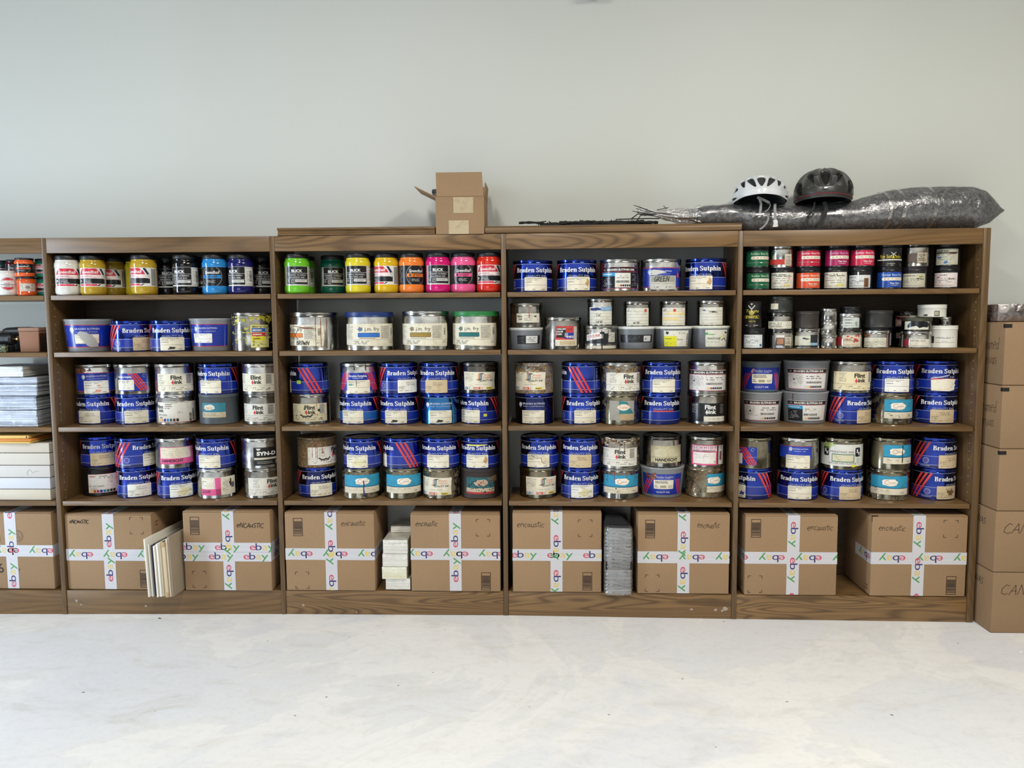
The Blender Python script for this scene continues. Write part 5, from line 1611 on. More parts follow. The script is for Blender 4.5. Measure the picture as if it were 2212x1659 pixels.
stack(3, 4, 3, [(sil('tin, bright blue band, clean white strip', [('paper_label', 'cp2', f_capico(2), P)], 'olive', .35, rot=0), 872), (bs(-89, toplab=-1), 870)], basey=1078)
stack(3, 4, 4, [(sil('grey tin, cream label, two-tone S mark', [('paper_label', 'ql', f_quality, P)], 'olive', .45, rot=-22), 954.5), (bs(-10, ('cream', 'plain'), toplab=2), 952)], basey=1078)
stack(3, 4, 5, [(sil('dark brown tin, peeling teal label', [('paper_label', 'cr', f_capico_ruin, G)], 'dark', .3, lidcol=m_plain('brown_black_enamel', '2c2422', .6), bodycol=m_plain('brown_black_body', '332a27', .6), rot=0), 1037.5),
                (bs(-11, ('cream', 'brown'), toplab=-2, smear=('ys', lambda A: A.poly([(-52, 94), (-40, 98), (30, 99), (46, 97), (30, 94), (-30, 92)], 'dcd870', 0)), look='blue tin, yellow smear above its name'), 1037.5)], basey=1078)

# ---- bay 4, top shelf
stack(4, 1, 1, [(bs(10, ('cream', 'plain')), 1151)], gap=.012)
stack(4, 1, 2, [(bs(6, ('cream', 'brown')), 1245.5)], gap=.012)
stack(4, 1, 3, [(sil('silver tin, black label, colour squares', [('printed_label', 'bsk', f_bslabel('black'), E_)], 'bright', rot=0), 1338.5)], gap=.012)
stack(4, 1, 4, [(sil('silver tin, scraped blue label, pen word', [('printed_label', 'compg', f_company('label'), E_), ('scrape', 'scr', lambda A: (A.poly([(-52, 76), (-30, 82), (0, 78), (20, 70), (-6, 66), (-20, 60), (-50, 62), (-36, 68)], 'c8c8c2', 0), A.blob(70, 60, 7, 10, 'c84a30', 0, 12, .4)), G), ('batch_label', 'gw', f_green_word, P)], 'bright', rot=2), 1427.5)], gap=.012)
stack(4, 1, 5, [(bs(-15, ('cream', 'brown')), 1524)], gap=.012)
# ---- bay 4, second shelf
MT = m_tin
stack(4, 2, 1, [(tub('grey tub, black label, white panel', [('printed_label', 'tsm', f_tub_small, E_)], r1=67, r0=62, h=86, col='70747a', lidc='c8cac8', rot=4), 1136),
                (small('dull tin, small label, red drip', MT('dull', .1), MT('dull'), [('paper_label', 'sf', lambda A: (A.rect(-42, 20, 58, 56, 'd8d4c4', 0), A.text('Flint', -28, 40, 9, INK, 1, w=22, bold=.03), A.text('ink', -24, 30, 8, INK, 1, w=16, bold=.03), A.greek(-10, 26, 30, 50, 4, '8a857a', 1), A.blob(36, 44, 7, 4, '1a1a18', 2, 12, .5), A.drip(10, 80, 40, 2.4, 'a83a34', 3)), P)], r=65, h=96), 1137.5)], gap=.02)
stack(4, 2, 2, [(sil('silver tin, red, blue and black label', [('printed_label', 'wk', f_wikoff, P)], 'dull', 0, lid='dull', r=73, h=126, rot=0), 1215.5)], gap=.02)
stack(4, 2, 3, [(small('tin with a slanted white name band', MT('bright'), MT('dull'), [('printed_label', 'ty', f_toyo, E_)], r=67, h=93), 1297),
                (small('tall tin, navy and pale blue band', MT('bright'), MT('dull'), [('paper_label', 'lt1', f_lot('Lot 102', None, False, True, seed=3), P)], r=53, h=104, rot=0), 1297.5)], gap=.02)
stack(4, 2, 4, [(tub('grey tub, dark band label', [('printed_label', 'tdk', f_tub_dark, E_)], r1=72, r0=66, h=88, col='70757a', lidc='d8dad6', rot=0), 1374),
                (small('lined white tin, red dot at right', MT('dull'), MT('dull'), [('paper_label', 'lt2', f_lot('lot 201', 32, seed=5), P)], r=53, h=98, rot=4), 1376)], gap=.02)
stack(4, 2, 5, [(tub('grey tub, yellow and white label', [('printed_label', 'tyl', f_tub_yellow, P)], r1=73, r0=66, h=88, col='5c6066', lidc='dcdcd4', rot=0), 1454),
                (small('yellow-stained tin, central red dot', MT('dull'), MT('dull'), [('paper_label', 'lt3', f_lot(None, 4, yellow=True, seed=7), P)], r=54, h=98), 1455)], gap=.02)
stack(4, 2, 6, [(tub('grey tub, paint-spattered white label', [('printed_label', 'tpn', f_tub_pantone, P)], r1=73, r0=66, h=89, col='666a70', lidc='d4d6c8', rot=6), 1534.5),
                (small('rippled white tin with black marks', MT('dull'), MT('dull'), [('paper_label', 'lt4', f_lot(None, None, True, seed=9), P)], r=55, h=98), 1536)], gap=.02)
# ---- bay 4, third shelf
company = lambda st, look='navy tin, small capitals, cream batch label': (D(look, 'ink tin', 'blue printing ink tins', 78, 123, 'ink_tin', lambda t, r, h: (can_parts(t, r, h, m_bluetin('navy'), m_bluetin('blue')), lay(t, 'printed_design', 'co', f_company(), E_, r, h), lay(t, 'batch_label', ('st', 'cc'), f_sticker(st), P, r, h, L0=4))), -4)
stack(4, 3, 1, [(company(('cream', 'plain')), 1154.5),
                (sil('rusty tin, cream label, two-tone S mark', [('paper_label', 'ql', f_quality, P)], 'bright', .75, lid='bright', rot=-16, extra=rusty('q1', 30, 4)), 1153.6)], basey=917)
stack(4, 3, 2, [(bs(14, ('cream', 'plain')), 1255.5), (bs(-108), 1255)], basey=917)
stack(4, 3, 3, [(sil('grey tin, torn label, teal triangle', [('paper_label', 'ct', f_capico_torn, P)], 'olive', .3, rot=6), 1339.6),
                (flint('rusty tin, white label turned right', 'f', 'e2dfd2', sh=14, shade='dull', rust=.5, rot=12, extra=rusty('q2', 26, 6)), 1341)], basey=918)
stack(4, 3, 4, [(bs(10, nolab=True), 1426), (bs(9, ('cream', 'plain')), 1428.3)], basey=917)
stack(4, 3, 5, [(sil('black tin, white lettering, white strip', [('paper_label', 'fi', f_flint(inv=True, shift=10), E_)], 'dull', 0, rot=0), 1528.6),
                (sil('silver tin, large white label, maroon bar', [('printed_label', 'bsw', f_bslabel('white', 86), P)], 'bright', rot=0), 1530)], basey=917)
# ---- bay 4, fourth shelf
stack(4, 4, 1, [(sil('grey tin, cream label, safety boxes', [('paper_label', 'ql', f_quality, P)], 'olive', .1, rot=12), 1163.5), (bs(-5, ('cream', 'tear'), toplab=1), 1166)], basey=1077)
stack(4, 4, 2, [(bs(8, ('white', 'yellow')), 1252.7), (bs(0, ('tan', 'plain'), ('PMS 8022', '20071322'), toplab=-1), 1253.3)], basey=1078)
stack(4, 4, 3, [(sil('tin, blue band with ink streaks', [('paper_label', 'cp3', f_capico(6), P)], 'dull', .15, rot=6, extra=lambda t, r, h: (lay(t, 'ink_drip', 'dd', f_drips(['9a3a38', '6a5a4a', '8a8478', '7a4a40'], (-76, -60, 44, 62, 20, -30), 7, 112, (60, 98), 2), E_, r, h, L0=6), lay(t, 'ink_drip', 'dd2', f_drips(['1e1e1e', '3a3a38'], (-26, -14, -6, 4, 14, 24), 17, 24, (2, 10), 2.6), E_, r, h, L0=6))), 1338.7),
                (flint('paint-crusted tin, white label', 'g', 'dedbd0', sh=-2, shade='dull', rust=.4, rot=0, extra=lambda t, r, h: (lay(t, 'ink_stain', 'pc', f_smears(['b8a88c', '8a6a48', '5c4030', 'd8ccb0'], 60, 6, (-110, 110, 96, 122), (3, 10)), G, r, h, L0=6), lay(t, 'ink_drip', 'pc2', f_drips(['8a7a4a', '6a5a30'], (-2, 18), 9, 108, (62, 84), 2.4), E_, r, h, L0=7))), 1339.3)], basey=1079)
stack(4, 4, 4, [(tub('blue labelled tub, red stripes, white panel', [('printed_label', 'cl', scaled(f_corner_label(), 1.0, 1.22, -4), E_), ('ink_stain', 'ost', f_smears(['8a4a1c', '5c3a20'], 14, 3, (-64, -22, 78, 100), (3, 9)), E_)], r1=90, r0=80, h=124, col='7c8084', rot=2), 1429),
                (sil('grey tin, plain cream label, bold capitals', [('paper_label', 'hg', f_handschy(False), P)], 'dull', 0, lid='dark', rot=16), 1430)], basey=1077)
stack(4, 4, 5, [(sil('rusty tin, blue band turned right', [('paper_label', 'cp4', f_capico(1, -30, 84), P)], 'olive', .6, rot=28), 1523),
                (sil('silver tin, pink bordered label', [('paper_label', 'sm', f_schmidt, P)], 'dull', .1, rot=0), 1524)], basey=1076)

# ---- bay 5, third shelf
stack(5, 3, 1, [(tub('grey tub, white label, colour squares', [('printed_label', 'bw2', f_bslabel('white', 76), P)], r1=81, r0=74, h=124, rot=4), 1643),
                (tub('blue labelled tub, red stripes', [('printed_label', 'cl2', scaled(f_corner_label(), 1.0, 1.26, -8), E_)], r1=78, r0=71, h=123, col='5a6a78', lidc='6a6e70', rot=2), 1642)], basey=915, gap=.02)
stack(5, 3, 2, [(tub('grey tub, black and white label, dark drip', [('printed_label', 'bb2', f_bslabel('blacktub', 80), P), ('ink_drip', 'ddx', f_drips(['4a2a2c'], (-56,), 5, 118, (78, 80), 2.6), E_)], r1=88, r0=79, h=126, rot=8), 1738),
                (tub('grey tub, large white label', [('printed_label', 'bw3', f_bslabel('white', 82), P)], r1=88, r0=79, h=124, rot=4), 1741)], basey=916)
stack(5, 3, 3, [(bs(55, ('tan', 'plain'), ('PMS 145', '2011')), 1835), (flint('tin, cream label with a yellow corner', 'h', 'e2d6b0', sh=22, shade='dull', rust=.1, rot=8), 1837)], basey=917)
stack(5, 3, 4, [(sil('dull tin, faded blue band turned right', [('paper_label', 'cp5', f_capico(8, -50, 84), P)], 'olive', .3, rot=20), 1924), (bs(16, ('white', 'plain')), 1927)], basey=917)
stack(5, 3, 5, [(bs(24, ('tan', 'plain'), ('PMS 165', '20041201')), 2027), (bs(22, ('cream', 'torn'), look='blue tin, torn crumpled cream label'), 2030)], basey=916)
# ---- bay 5, fourth shelf
stack(5, 4, 1, [(bs(-50, ('cream', 'blue')), 1623),
                (sil('dull tin, torn blue striped label', [('printed_label', 'half', f_halflabel, E_)], 'olive', .1, rot=-22), 1625)], basey=1079)
stack(5, 4, 2, [(bs(8, ('cream', 'plain')), 1722.6),
                (sil('silver tin, blue label, low batch label', [('printed_label', 'compz', lambda A: (A.rect(-84, 44, 56, 92, '1c3aa8', 0), A.rect(-84, 91, 56, 92.5, 'a8324a', 1), A.ell(-28, 80, 7, 8, 'b4bccc', 1), A.text('BRADEN SUTPHIN', -18, 79, 5.4, 'd4d8e4', 1, w=56, align='L'), A.greek(-16, 70, 38, 75, 1, '9aa8d0', 1, 2.4)), E_), ('batch_label', 'stz', f_sticker(('cream', 'plain')), P)], 'dull', 0, lid='bright', rot=0), 1724)], basey=1081)
stack(5, 4, 3, [(bs(29, ('tan', 'plain'), ('PMS 389', '20029861')), 1818), (sil('white tin, green framed label, ink smears', [('printed_label', 'sv', f_sv, E_)], 'olive', 0, lid='olive', rot=4), 1818)], basey=1082)
stack(5, 4, 4, [(sil('rusty tin, broad blue band', [('paper_label', 'cp6', f_capico(2, -76, 80), P)], 'olive', .5, rot=6), 1917),
                (sil('dull tin, blue band at right, black streak', [('paper_label', 'cp7', f_capico(0, -50, 84), P)], 'olive', .1, rot=22, extra=lambda t, r, h: lay(t, 'ink_drip', 'bd9', f_drips(['121414'], (20, 21), 5, 96, (28, 30), 2.4), E_, r, h, L0=6)), 1920.6)], basey=1082)
stack(5, 4, 5, [(bs(65, ('tan', 'stain'), ('PMS', '20'), sh=-28), 2021.7), (bs(58, ('tan', 'plain'), ('PMS 345', '20'), sh=-16), 2023)], basey=1081)

# ---- bay 5, top shelf : small cans two high
BP = m_plain('black_plastic', '101114', .35)
SG = 'small ink cans two high'
rb = lambda look, bg, key, rot=0, **k: small(look, BP, BP, [('printed_label', 'rb' + key, f_rubber(bg, **k), E_)], r=44, h=84, rot=rot, group=SG, band=16)
wt = lambda look, key, body=None, rot=0, r=44, h=84, band=16, **k: small(look, body or BP, body or BP, [('paper_label', 'wt' + key, f_smallwhite(**k), P)], r=r, h=h, rot=rot, group=SG, band=band)
stack(5, 1, 1, [(rb('green can, cream pill label', '165c3c', 'g', 14, name=False, head='9cb89a'), 1636), (rb('green can, cream pill label', '165c3c', 'g', 14, name=False, head='9cb89a'), 1635)], gap=.02)
stack(5, 1, 2, [(wt('cream labelled can, pale yellow name', 'c1', acc=[('b', 24, 44, 7, 4, 'd8a8a0'), ('r', 6, 14, 24, 6, 'd0c060')], word=('Rubber Base Plus', 6, 50, 6, '2c2a28'), u0=-50, u1=48, v1=66), 1690),
                (small('shiny can, red band', MT('bright'), MT('bright'), [('printed_label', 'rdb', lambda A: (A.rect(-60, 14, 14, 32, 'b83028', 0), A.rect(14, 8, 46, 52, 'c8c0ac', 0), A.greek(18, 14, 42, 44, 5, '6a6458', 1), A.rect(-60, 12, 40, 14, 'b03034', 0)), P)], r=44, h=82, group=SG), 1687)], gap=.022)
stack(5, 1, 3, [(rb('orange can, cream pill label', 'd8542c', 'o', 8, head='ecb8a4'), 1745), (rb('crimson can, white pill label', 'b8203c', 'c', 10, head='e0a8b0', name=False), 1746)], gap=.022)
stack(5, 1, 4, [(wt('cream labelled can, stretch film scraps', 'c2', acc=[('r', 6, 12, 26, 9, 'd8cc70')], word=('Rubber Base Plus', 6, 50, 6, '2c2a28'), u0=-50, u1=48, v1=66, seed=4), 1805), (rb('magenta can, white pill label', 'a02058', 'm', 12, head='c888a8'), 1807)], gap=.022)
stack(5, 1, 5, [(wt('black can, torn label, brown scar', 'c3', pap='cfd3d2', acc=[('r', 16, 8, 18, 34, '6a4420'), ('r', -8, 30, 5, 36, 'e4e6e4')], u0=-44, u1=44, v1=54, seed=6), 1857), (rb('crimson red can, white pill label', 'c02448', 'c2', 12, head='e4b0bc'), 1862)], gap=.022)
stack(5, 1, 6, [(rb('blue can, white pill label', '1c48a0', 'b', 10, head='a0b4d8'), 1920), (small('black can, yellow name, windmill', BP, BP, [('printed_label', 'vs', f_vanson, E_)], r=44, h=84, group=SG, rot=6), 1921)], gap=.022)
stack(5, 1, 7, [(wt('dark can, smudged cream label', 'c4', body=m_plain('dark_purple_plastic', '1e1820', .4), pap='bdb9a4', acc=[('b', 26, 46, 8, 3, '8a8a48'), ('b', 14, 38, 6, 2, '5a4a28')], word=('4 Blue', 26, 34, 7), u0=-46, u1=46, v1=58, seed=8), 1974),
                (small('dull tin, brown square on its label', MT('dull'), MT('dark'), [('paper_label', 'mn', lambda A: (A.rect(-28, 16, 4, 50, '5c4c44', 0), A.frame(-28, 16, 4, 50, 1, '2a2422', 1), A.rect(6, 14, 46, 52, 'a8a08c', 0), A.greek(10, 20, 42, 46, 4, '3a3630', 1), A.rect(28, 12, 30, 60, '8a2c24', 2)), P)], r=46, h=84, group=SG), 1978)], gap=.022)
stack(5, 1, 8, [(wt('can with a pinkish white label', 'c5', pap='d8ccc8', acc=[('b', -28, 44, 6, 2, '8a4a50')], word=('Brown', 20, 34, 7), u0=-48, u1=44, v1=60, seed=10), 2044),
                (wt('can wrapped in rippled grey-white paper', 'c6', pap='b4b2a0', acc=[('r', -40, 48, 80, 6, '4a4840'), ('b', -26, 34, 7, 5, '3a6a98'), ('b', -4, 16, 7, 6, '3a6a98'), ('r', 8, 46, 24, 8, '6a2c24')], u0=-42, u1=42, v1=66, seed=12), 2046)], gap=.03)
# ---- bay 5, second shelf : small tins of many kinds
VG = 'assorted small tins'
sv = lambda look, body, lid, labs, r, h, **k: small(look, body, lid, labs, r=r, h=h, group=VG, **k)
stack(5, 2, 1, [(sv('black can, white label, blue dot', BP, BP, [('paper_label', 'v1', f_smallwhite('d4dadc', [('e', 30, 14, 5, 5, '2a6a98')], None, 21, -40, 38, 4, 54), P)], 43, 80, band=18), 1627),
                (sv('black and gold upright can', BP, BP, [('printed_label', 'v2', f_tough, E_)], 37, 102, band=6), 1624.5)], gap=.015)
stack(5, 2, 2, [(sv('tin, brown square on its label', MT('dull'), MT('dark'), [('paper_label', 'v3', lambda A: (A.rect(-30, 6, -20, 50, '6a6a68', 0), A.rect(-14, 14, 16, 42, '4a3830', 0), A.rect(-11, 17, 13, 39, 'a8785c', 1), A.rect(-14, 42, 16, 52, 'd8d6cc', 0), A.rect(18, 12, 48, 44, 'c8c2ac', 0), A.greek(20, 16, 44, 40, 4, '4a463c', 1), A.rect(-14, 4, 10, 11, 'c4c8dc', 0)), P)], 49, 73, rot=0), 1685),
                (sv('tin, white label, round letter badge', MT('dull'), MT('dark'), [('paper_label', 'v4', lambda A: (A.rect(-52, 4, 50, 32, 'd2cfbe', 0), A.greek(-46, 8, 14, 28, 3, '5a574c', 1), A.line(arc(34, 18, 10, 10, 0, 360, 18), 1, '5a574c', 1), A.text('AP', 34, 14, 7, '4a473e', 1)), P)], 49, 64), 1685),
                (sv('dark smeared tin, small paper tag', m_plain('charcoal_metal', '3e403e', .4, .6), m_plain('charcoal_metal', '3e403e', .4, .6), [('paper_tag', 'v5', lambda A: (A.rect(-40, 14, -8, 36, 'd0cdb8', 0), A.line([(-26, 24), (-20, 40), (-18, 46)], 1.4, '9a5a24', 1)), P)], 46, 63), 1686)], gap=.02)
stack(5, 2, 3, [(sv('tin, white label, black grid at right', MT('bright'), MT('dull'), [('paper_label', 'v6', lambda A: (A.rect(-48, 12, 16, 48, 'cfcfbe', 0), A.rect(16, 20, 48, 52, '16161e', 0), A.rect(16, 12, 48, 22, '8ab0cc', 1), A.greek(20, 26, 44, 48, 4, '3a3a44', 1), A.blob(-4, 38, 12, 4, '4a4a44', 1, 14, .4), A.rect(-48, 4, 48, 11, '1a1c22', 0), A.greek(-30, 5, 30, 9, 1, '8c8c88', 1, 2)), P)], 49, 77), 1741.5),
                (sv('plain brown-grey tin', m_plain('brown_grey_tin', '403a36', .5, .4), m_plain('brown_grey_tin', '403a36', .5, .4), [], 44, 66), 1743)], gap=.02)
AL = MT('bright')
stack(5, 2, 4, [(sv('little bare silver tin', AL, AL, [], 31, 51, band=11), 1789.5), (sv('little bare silver tin', AL, AL, [], 31, 50, band=11), 1789), (sv('little bare silver tin', AL, AL, [], 31, 51, band=11), 1789.5)], gap=.03)
stack(5, 2, 5, [(sv('tin, red spattered label', MT('dull'), MT('dark'), [('paper_label', 'v7', lambda A: (A.rect(-48, 12, -24, 44, '8a1c24', 0), A.rect(-22, 6, 52, 50, 'd0c4ac', 0), A.greek(-18, 26, 44, 38, 2, '4a2c28', 1), A.greek(-18, 8, 44, 16, 2, 'a89c84', 1), [A.blob(A.rng.uniform(-10, 50), A.rng.uniform(24, 50), 5, 2.4, 'b83830', 2, 10, .5) for _ in range(12)]), P)], 49, 75), 1833),
                (sv('silver tin, pale scribbled label', AL, AL, [('paper_label', 'v8', f_smallwhite('c4ccc8', [('b', 28, 20, 5, 10, '8aa0a0')], None, 31, -22, 42, 4, 42), P)], 44, 58), 1834),
                (sv('low black can', BP, BP, [], 38, 26, band=8), 1838)], gap=.02)
stack(5, 2, 6, [(sv('tin, two round letter badges', AL, AL, [('paper_label', 'v9', f_badges, P)], 51, 68), 1891),
                (sv('low black lid', BP, BP, [], 44, 10, band=4), 1894),
                (sv('dark grey tin', m_plain('dark_grey_tin', '3a3a38', .45, .5), m_plain('dark_grey_tin', '3a3a38', .45, .5), [], 50, 66), 1897)], gap=.02)
stack(5, 2, 7, [(sv('black can, sliver of white label', BP, BP, [('paper_label', 'v10', f_smallwhite('c8ccd0', None, None, 41, -10, 44, 6, 56), P)], 42, 78), 1903)], gap=.135)
stack(5, 2, 8, [(sv('red-stained dark tin', MT('dark'), MT('dark'), [('paper_label', 'v11', lambda A: (A.rect(-46, 34, 30, 56, 'a89488', 0), A.blob(-4, 44, 20, 7, '4a1418', 1, 16, .4)), P)], 49, 77), 1959),
                (sv('red-stained dark tin', MT('dark'), MT('dark'), [('paper_label', 'v12', lambda A: (A.rect(-46, 4, 40, 46, 'a88c80', 0), A.blob(-20, 36, 26, 7, '5a1418', 1, 16, .4), A.rect(10, 36, 40, 48, 'd0ccc0', 1)), P)], 50, 62), 1959)], gap=.125)
stack(5, 2, 9, [(sv('tin, red square, white label', AL, MT('bright'), [('paper_label', 'v13', lambda A: (A.rect(-50, 6, -26, 34, '8a1c2c', 0), A.rect(-24, 4, 52, 34, 'd6d2c4', 0), A.greek(-20, 24, 44, 31, 2, '55504a', 1), A.greek(-20, 6, 40, 12, 1, 'a09c90', 1)), P)], 52, 64, rot=0), 1979),
                (sv('tin with a black paint blot', MT('dark'), m_plain('olive_lid', '4a4a3c', .5, .4), [('paper_label', 'v14', f_paintblot, E_)], 53, 52), 1980)], gap=.012)
WP = m_plain('white_plastic', 'dcdad0', .4)
stack(5, 2, 10, [(sv('white plastic jar', WP, WP, [('printed_label', 'v15', lambda A: (A.greek(-26, 34, 44, 42, 2, '4a4844', 0), A.greek(-4, 24, 20, 28, 1, '9a988e', 0), A.rect(-28, 20, 44, 22, 'a8a698', 0), A.rect(-42, 18, -32, 44, '2a2218', 0)), P)], 49, 85, band=15), 2037),
                 (sv('tiny silver tin', AL, AL, [], 21, 33, band=8), 2042)], gap=.02)
# white tub resting on the blot tin and the tiny tin
(dW, _), zt = sv('white tub', WP, WP, [('printed_label', 'v16', lambda A: (A.rect(8, 2, 28, 24, '6a7058', 0), A.rect(10, 8, 24, 20, 'a8a890', 1), A.blob(-20, 8, 8, 5, '4a4c48', 0, 12, .4)), P)], 50, 48, band=14), SHELF[2] + .0004 + .064 + .052 + .0018
tx = x_at(2013, .082, zt + .02)
t = thing('small_ink_can', 'white tub balanced on the blotted tin, its green tag forward, second shelf, last bay', 'ink can', (tx, .082, zt), FACE(tx, .08), VG)
dW['fn'](t, 50, 48)


# ------------------------------------------------------------------ other things on the shelves
def rough_box(mb, w, d, h, rng, z0=0, jit=.0015, n=5):
    """a slightly uneven slab, centred in x, front at y = 0"""
    vs = []
    for z in (z0, z0 + h):
        for i in range(n):
            vs.append((-w / 2 + w * i / (n - 1), rng.uniform(-jit, jit), z + rng.uniform(-jit, jit) * .3))
        for i in range(n): vs.append((w / 2 - w * i / (n - 1), d + rng.uniform(-jit, jit), z))
    m = 2 * n
    fs = [[k, (k + 1) % m, m + (k + 1) % m, m + k] for k in range(m)] + [list(range(m))[::-1], [m + k for k in range(m)]]
    return mb.add(vs, fs)


rg = random.Random(21)
# paper bundles, middle bay
bund = [(833, 887, 1273, 1249, 'white', 'lowest paper bundle of the stack between the cartons, shifted right', .012),
        (825, 879, 1249, 1224.5, 'yellow', 'paper bundle with a yellow top layer between the cartons', .0),
        (826, 881, 1224, 1195.5, 'white', 'greyish paper bundle second from top between the cartons', .003),
        (827, 881, 1195, 1166, 'white', 'topmost front paper bundle in loose plastic between the cartons', .001)]
z = SHELF[5] + .0004
for pl, pr, y0, y1, kd, lab, dy in bund:
    yf = .010 + dy
    xl_, xr_ = x_at(pl, yf, z + .02), x_at(pr, yf, z + .02)
    h = at_y((pl + pr) / 2, y1, yf).z - z
    t = thing('paper_bundle', lab, 'paper bundle', ((xl_ + xr_) / 2, yf, z), 0, 'wrapped paper bundles between the cartons')
    mb = MB(); rough_box(mb, xr_ - xl_ - .003, .19, h - .0022, rg, .001); mb.build('paper_block', [m_strata(kd)], t)
    mb = MB(); rough_box(mb, xr_ - xl_, .194, h - .0003, rg, .0001, .001, 9); o = mb.build('plastic_film', [m_wrap(.30, 'ffffff', 30)], t, bevel=.002)
    o.location.y = -.002
    z += h
yf = .115
t = thing('paper_bundle', 'thin paper bundle at the back of the stack between the cartons', 'paper bundle', (x_at(867, yf, z), yf, z + .0003), 0, 'wrapped paper bundles between the cartons')
mb = MB(); rough_box(mb, .088, .085, .026, rg, .0005); mb.build('paper_block', [m_strata('white')], t)
mb = MB(); rough_box(mb, .090, .088, .0275, rg, 0, .001, 9); mb.build('plastic_film', [m_wrap(.35, 'ffffff', 30)], t, bevel=.002)

# shrink-wrapped bundle, fourth bay
yf = -.022
x0, x1 = x_at(1305.5, yf, .2), x_at(1368, yf, .2); zt = at_y(1336, 1141, yf).z
w_, h_ = x1 - x0, zt - SHELF[5]
t = thing('wrapped_bundle', 'upright grey bundle in glossy stretch film with a black band between two cartons', 'bundle', ((x0 + x1) / 2, yf, SHELF[5] + .0005), 0)
mb = MB(); mb.box(-w_ / 2 + .004, w_ / 2 - .004, .004, .22, .002, h_ - .004); mb.build('sheet_stack', [m_strata('grey')], t, bevel=.008)
MB().box(-w_ / 2 + .005, w_ / 2 - .004, .0025, .03, h_ * .37, h_ * .50).build('black_band', [m_plain('black_card', '141517', .6)], t, bevel=.004)
# film: closely ridged diagonal wraps
nv, nu = 70, 26; vs = []; fs = []
per = [(-w_ / 2, .224), (-w_ / 2, .012), (-w_ / 2 + .012, 0), (w_ / 2 - .012, 0), (w_ / 2, .012), (w_ / 2, .224)]


def along(p, s):
    seg = [math.dist(a, b) for a, b in zip(p, p[1:])]; tot = sum(seg); s *= tot
    for (a, b), l in zip(zip(p, p[1:]), seg):
        if s <= l: return (a[0] + (b[0] - a[0]) * s / l, a[1] + (b[1] - a[1]) * s / l)
        s -= l
    return p[-1]


for j in range(nv + 1):
    zz = h_ * j / nv; k = 1 - .10 * max(0, (j / nv - .9) / .1) ** 2
    for i in range(nu + 1):
        x, y = along(per, i / nu); rr = .0016 * math.sin((zz + x * .16) * 420) + rg.uniform(-.0008, .0008)
        vs.append((x * k + (rr if abs(x) > w_ / 2 - .002 else 0), y - (rr if y < .01 else 0), zz))
for j in range(nv):
    for i in range(nu): a = j * (nu + 1) + i; fs.append([a, a + 1, a + nu + 2, a + nu + 1])
fs.append([nv * (nu + 1) + i for i in range(nu + 1)])
MB().add(vs, fs).build('stretch_film', [m_wrap(.27, 'ffffff', 16)], t, smooth=True, angle=60)
vs = [(-w_ / 2 + .002, .06, h_ - .002), (w_ / 2 - .014, .05, h_ - .002), (w_ / 2 - .006, .2, h_), (-w_ / 2, .21, h_), (-w_ / 2 + .012, .09, h_ + .035), (.01, .10, h_ + .036), (w_ / 2 - .012, .2, h_ + .012), (-w_ / 2 + .004, .2, h_ + .03)]
MB().add(vs, [[0, 1, 5, 4], [1, 2, 6, 5], [2, 3, 7, 6], [3, 0, 4, 7], [4, 5, 6, 7]]).build('loose_plastic_tail', [m_plain('black_bag_film', '2a2c30', .25)], t, bevel=.003)

# white mat boards leaning in the second bay, sticking out of the shelf
pb = [(319, 1289, 1165, .006, 'e6e2d4', .335, 'large cream board, leftmost of the leaning boards'),
      (327, 1287, 1176, .004, 'dcd8cc', .30, 'thin cream board just right of the largest leaning board'),
      (333, 1286, 1178, .003, '3c3440', .26, 'dark-edged folder among the leaning boards'),
      (338, 1284, 1180, .006, 'e8e5da', .27, 'white board behind the dark-edged folder'),
      (345, 1284, 1175, .007, 'efece2', .27, 'thick bright white board in the middle of the leaning boards'),
      (351, 1283, 1172, .004, 'ddd6c2', .25, 'slim cream board beside the brown paper packet'),
      (359, 1285, 1171, .013, 'cdb896', .24, 'brown paper packet with crumpled edges among the leaning boards'),
      (366, 1283, 1166, .004, 'e4ddcc', .25, 'pale board right of the brown paper packet'),
      (371, 1281, 1160, .007, '9c8d78', .24, 'grey-brown card, rightmost of the leaning boards')]
yfr = -.085
prev = None
for k, (px, yb, yt, th, col, dep, lab) in enumerate(pb):
    yf = yfr + .004 * (k % 3)
    q = at_y(px, yb, yf); top = at_y(px, yt, yf)
    z0 = SHELF[5] + .001; hh = top.z - z0
    t = thing('mat_board', lab, 'board', (x_at(px, yf, .2), yf, z0), math.radians(-3), 'boards leaning between two cartons')
    mb = MB(); mb.box(-th / 2, th / 2, 0, dep, 0, hh)
    ms = [m_plain('board_' + col, col, .7)]
    sh = math.radians(2.2)
    me = mb.mesh('board_sheet', ms, bevel=min(.0012, th * .3))
    for v in me.vertices: v.co.x += -v.co.z * math.tan(sh)
    obj('board_sheet', me, t)
    if k == 6:
        mb = MB()
        for z_ in (0, hh): mb.box(-th / 2 - .001 - (z_ * math.tan(sh)), th / 2 + .001 - (z_ * math.tan(sh)), -.003, .03, max(0, z_ - .02), min(hh, z_ + .02))
        mb.build('folded_paper_end', [m_plain('kraft', 'b89c72', .8)], t, bevel=.003)
    if k == 2:
        MB().box(th / 2, th / 2 + .0005, .002, .1, hh * .2, hh * .8).build('dark_strip', [m_plain('dark_ink', '221e28', .6)], t)

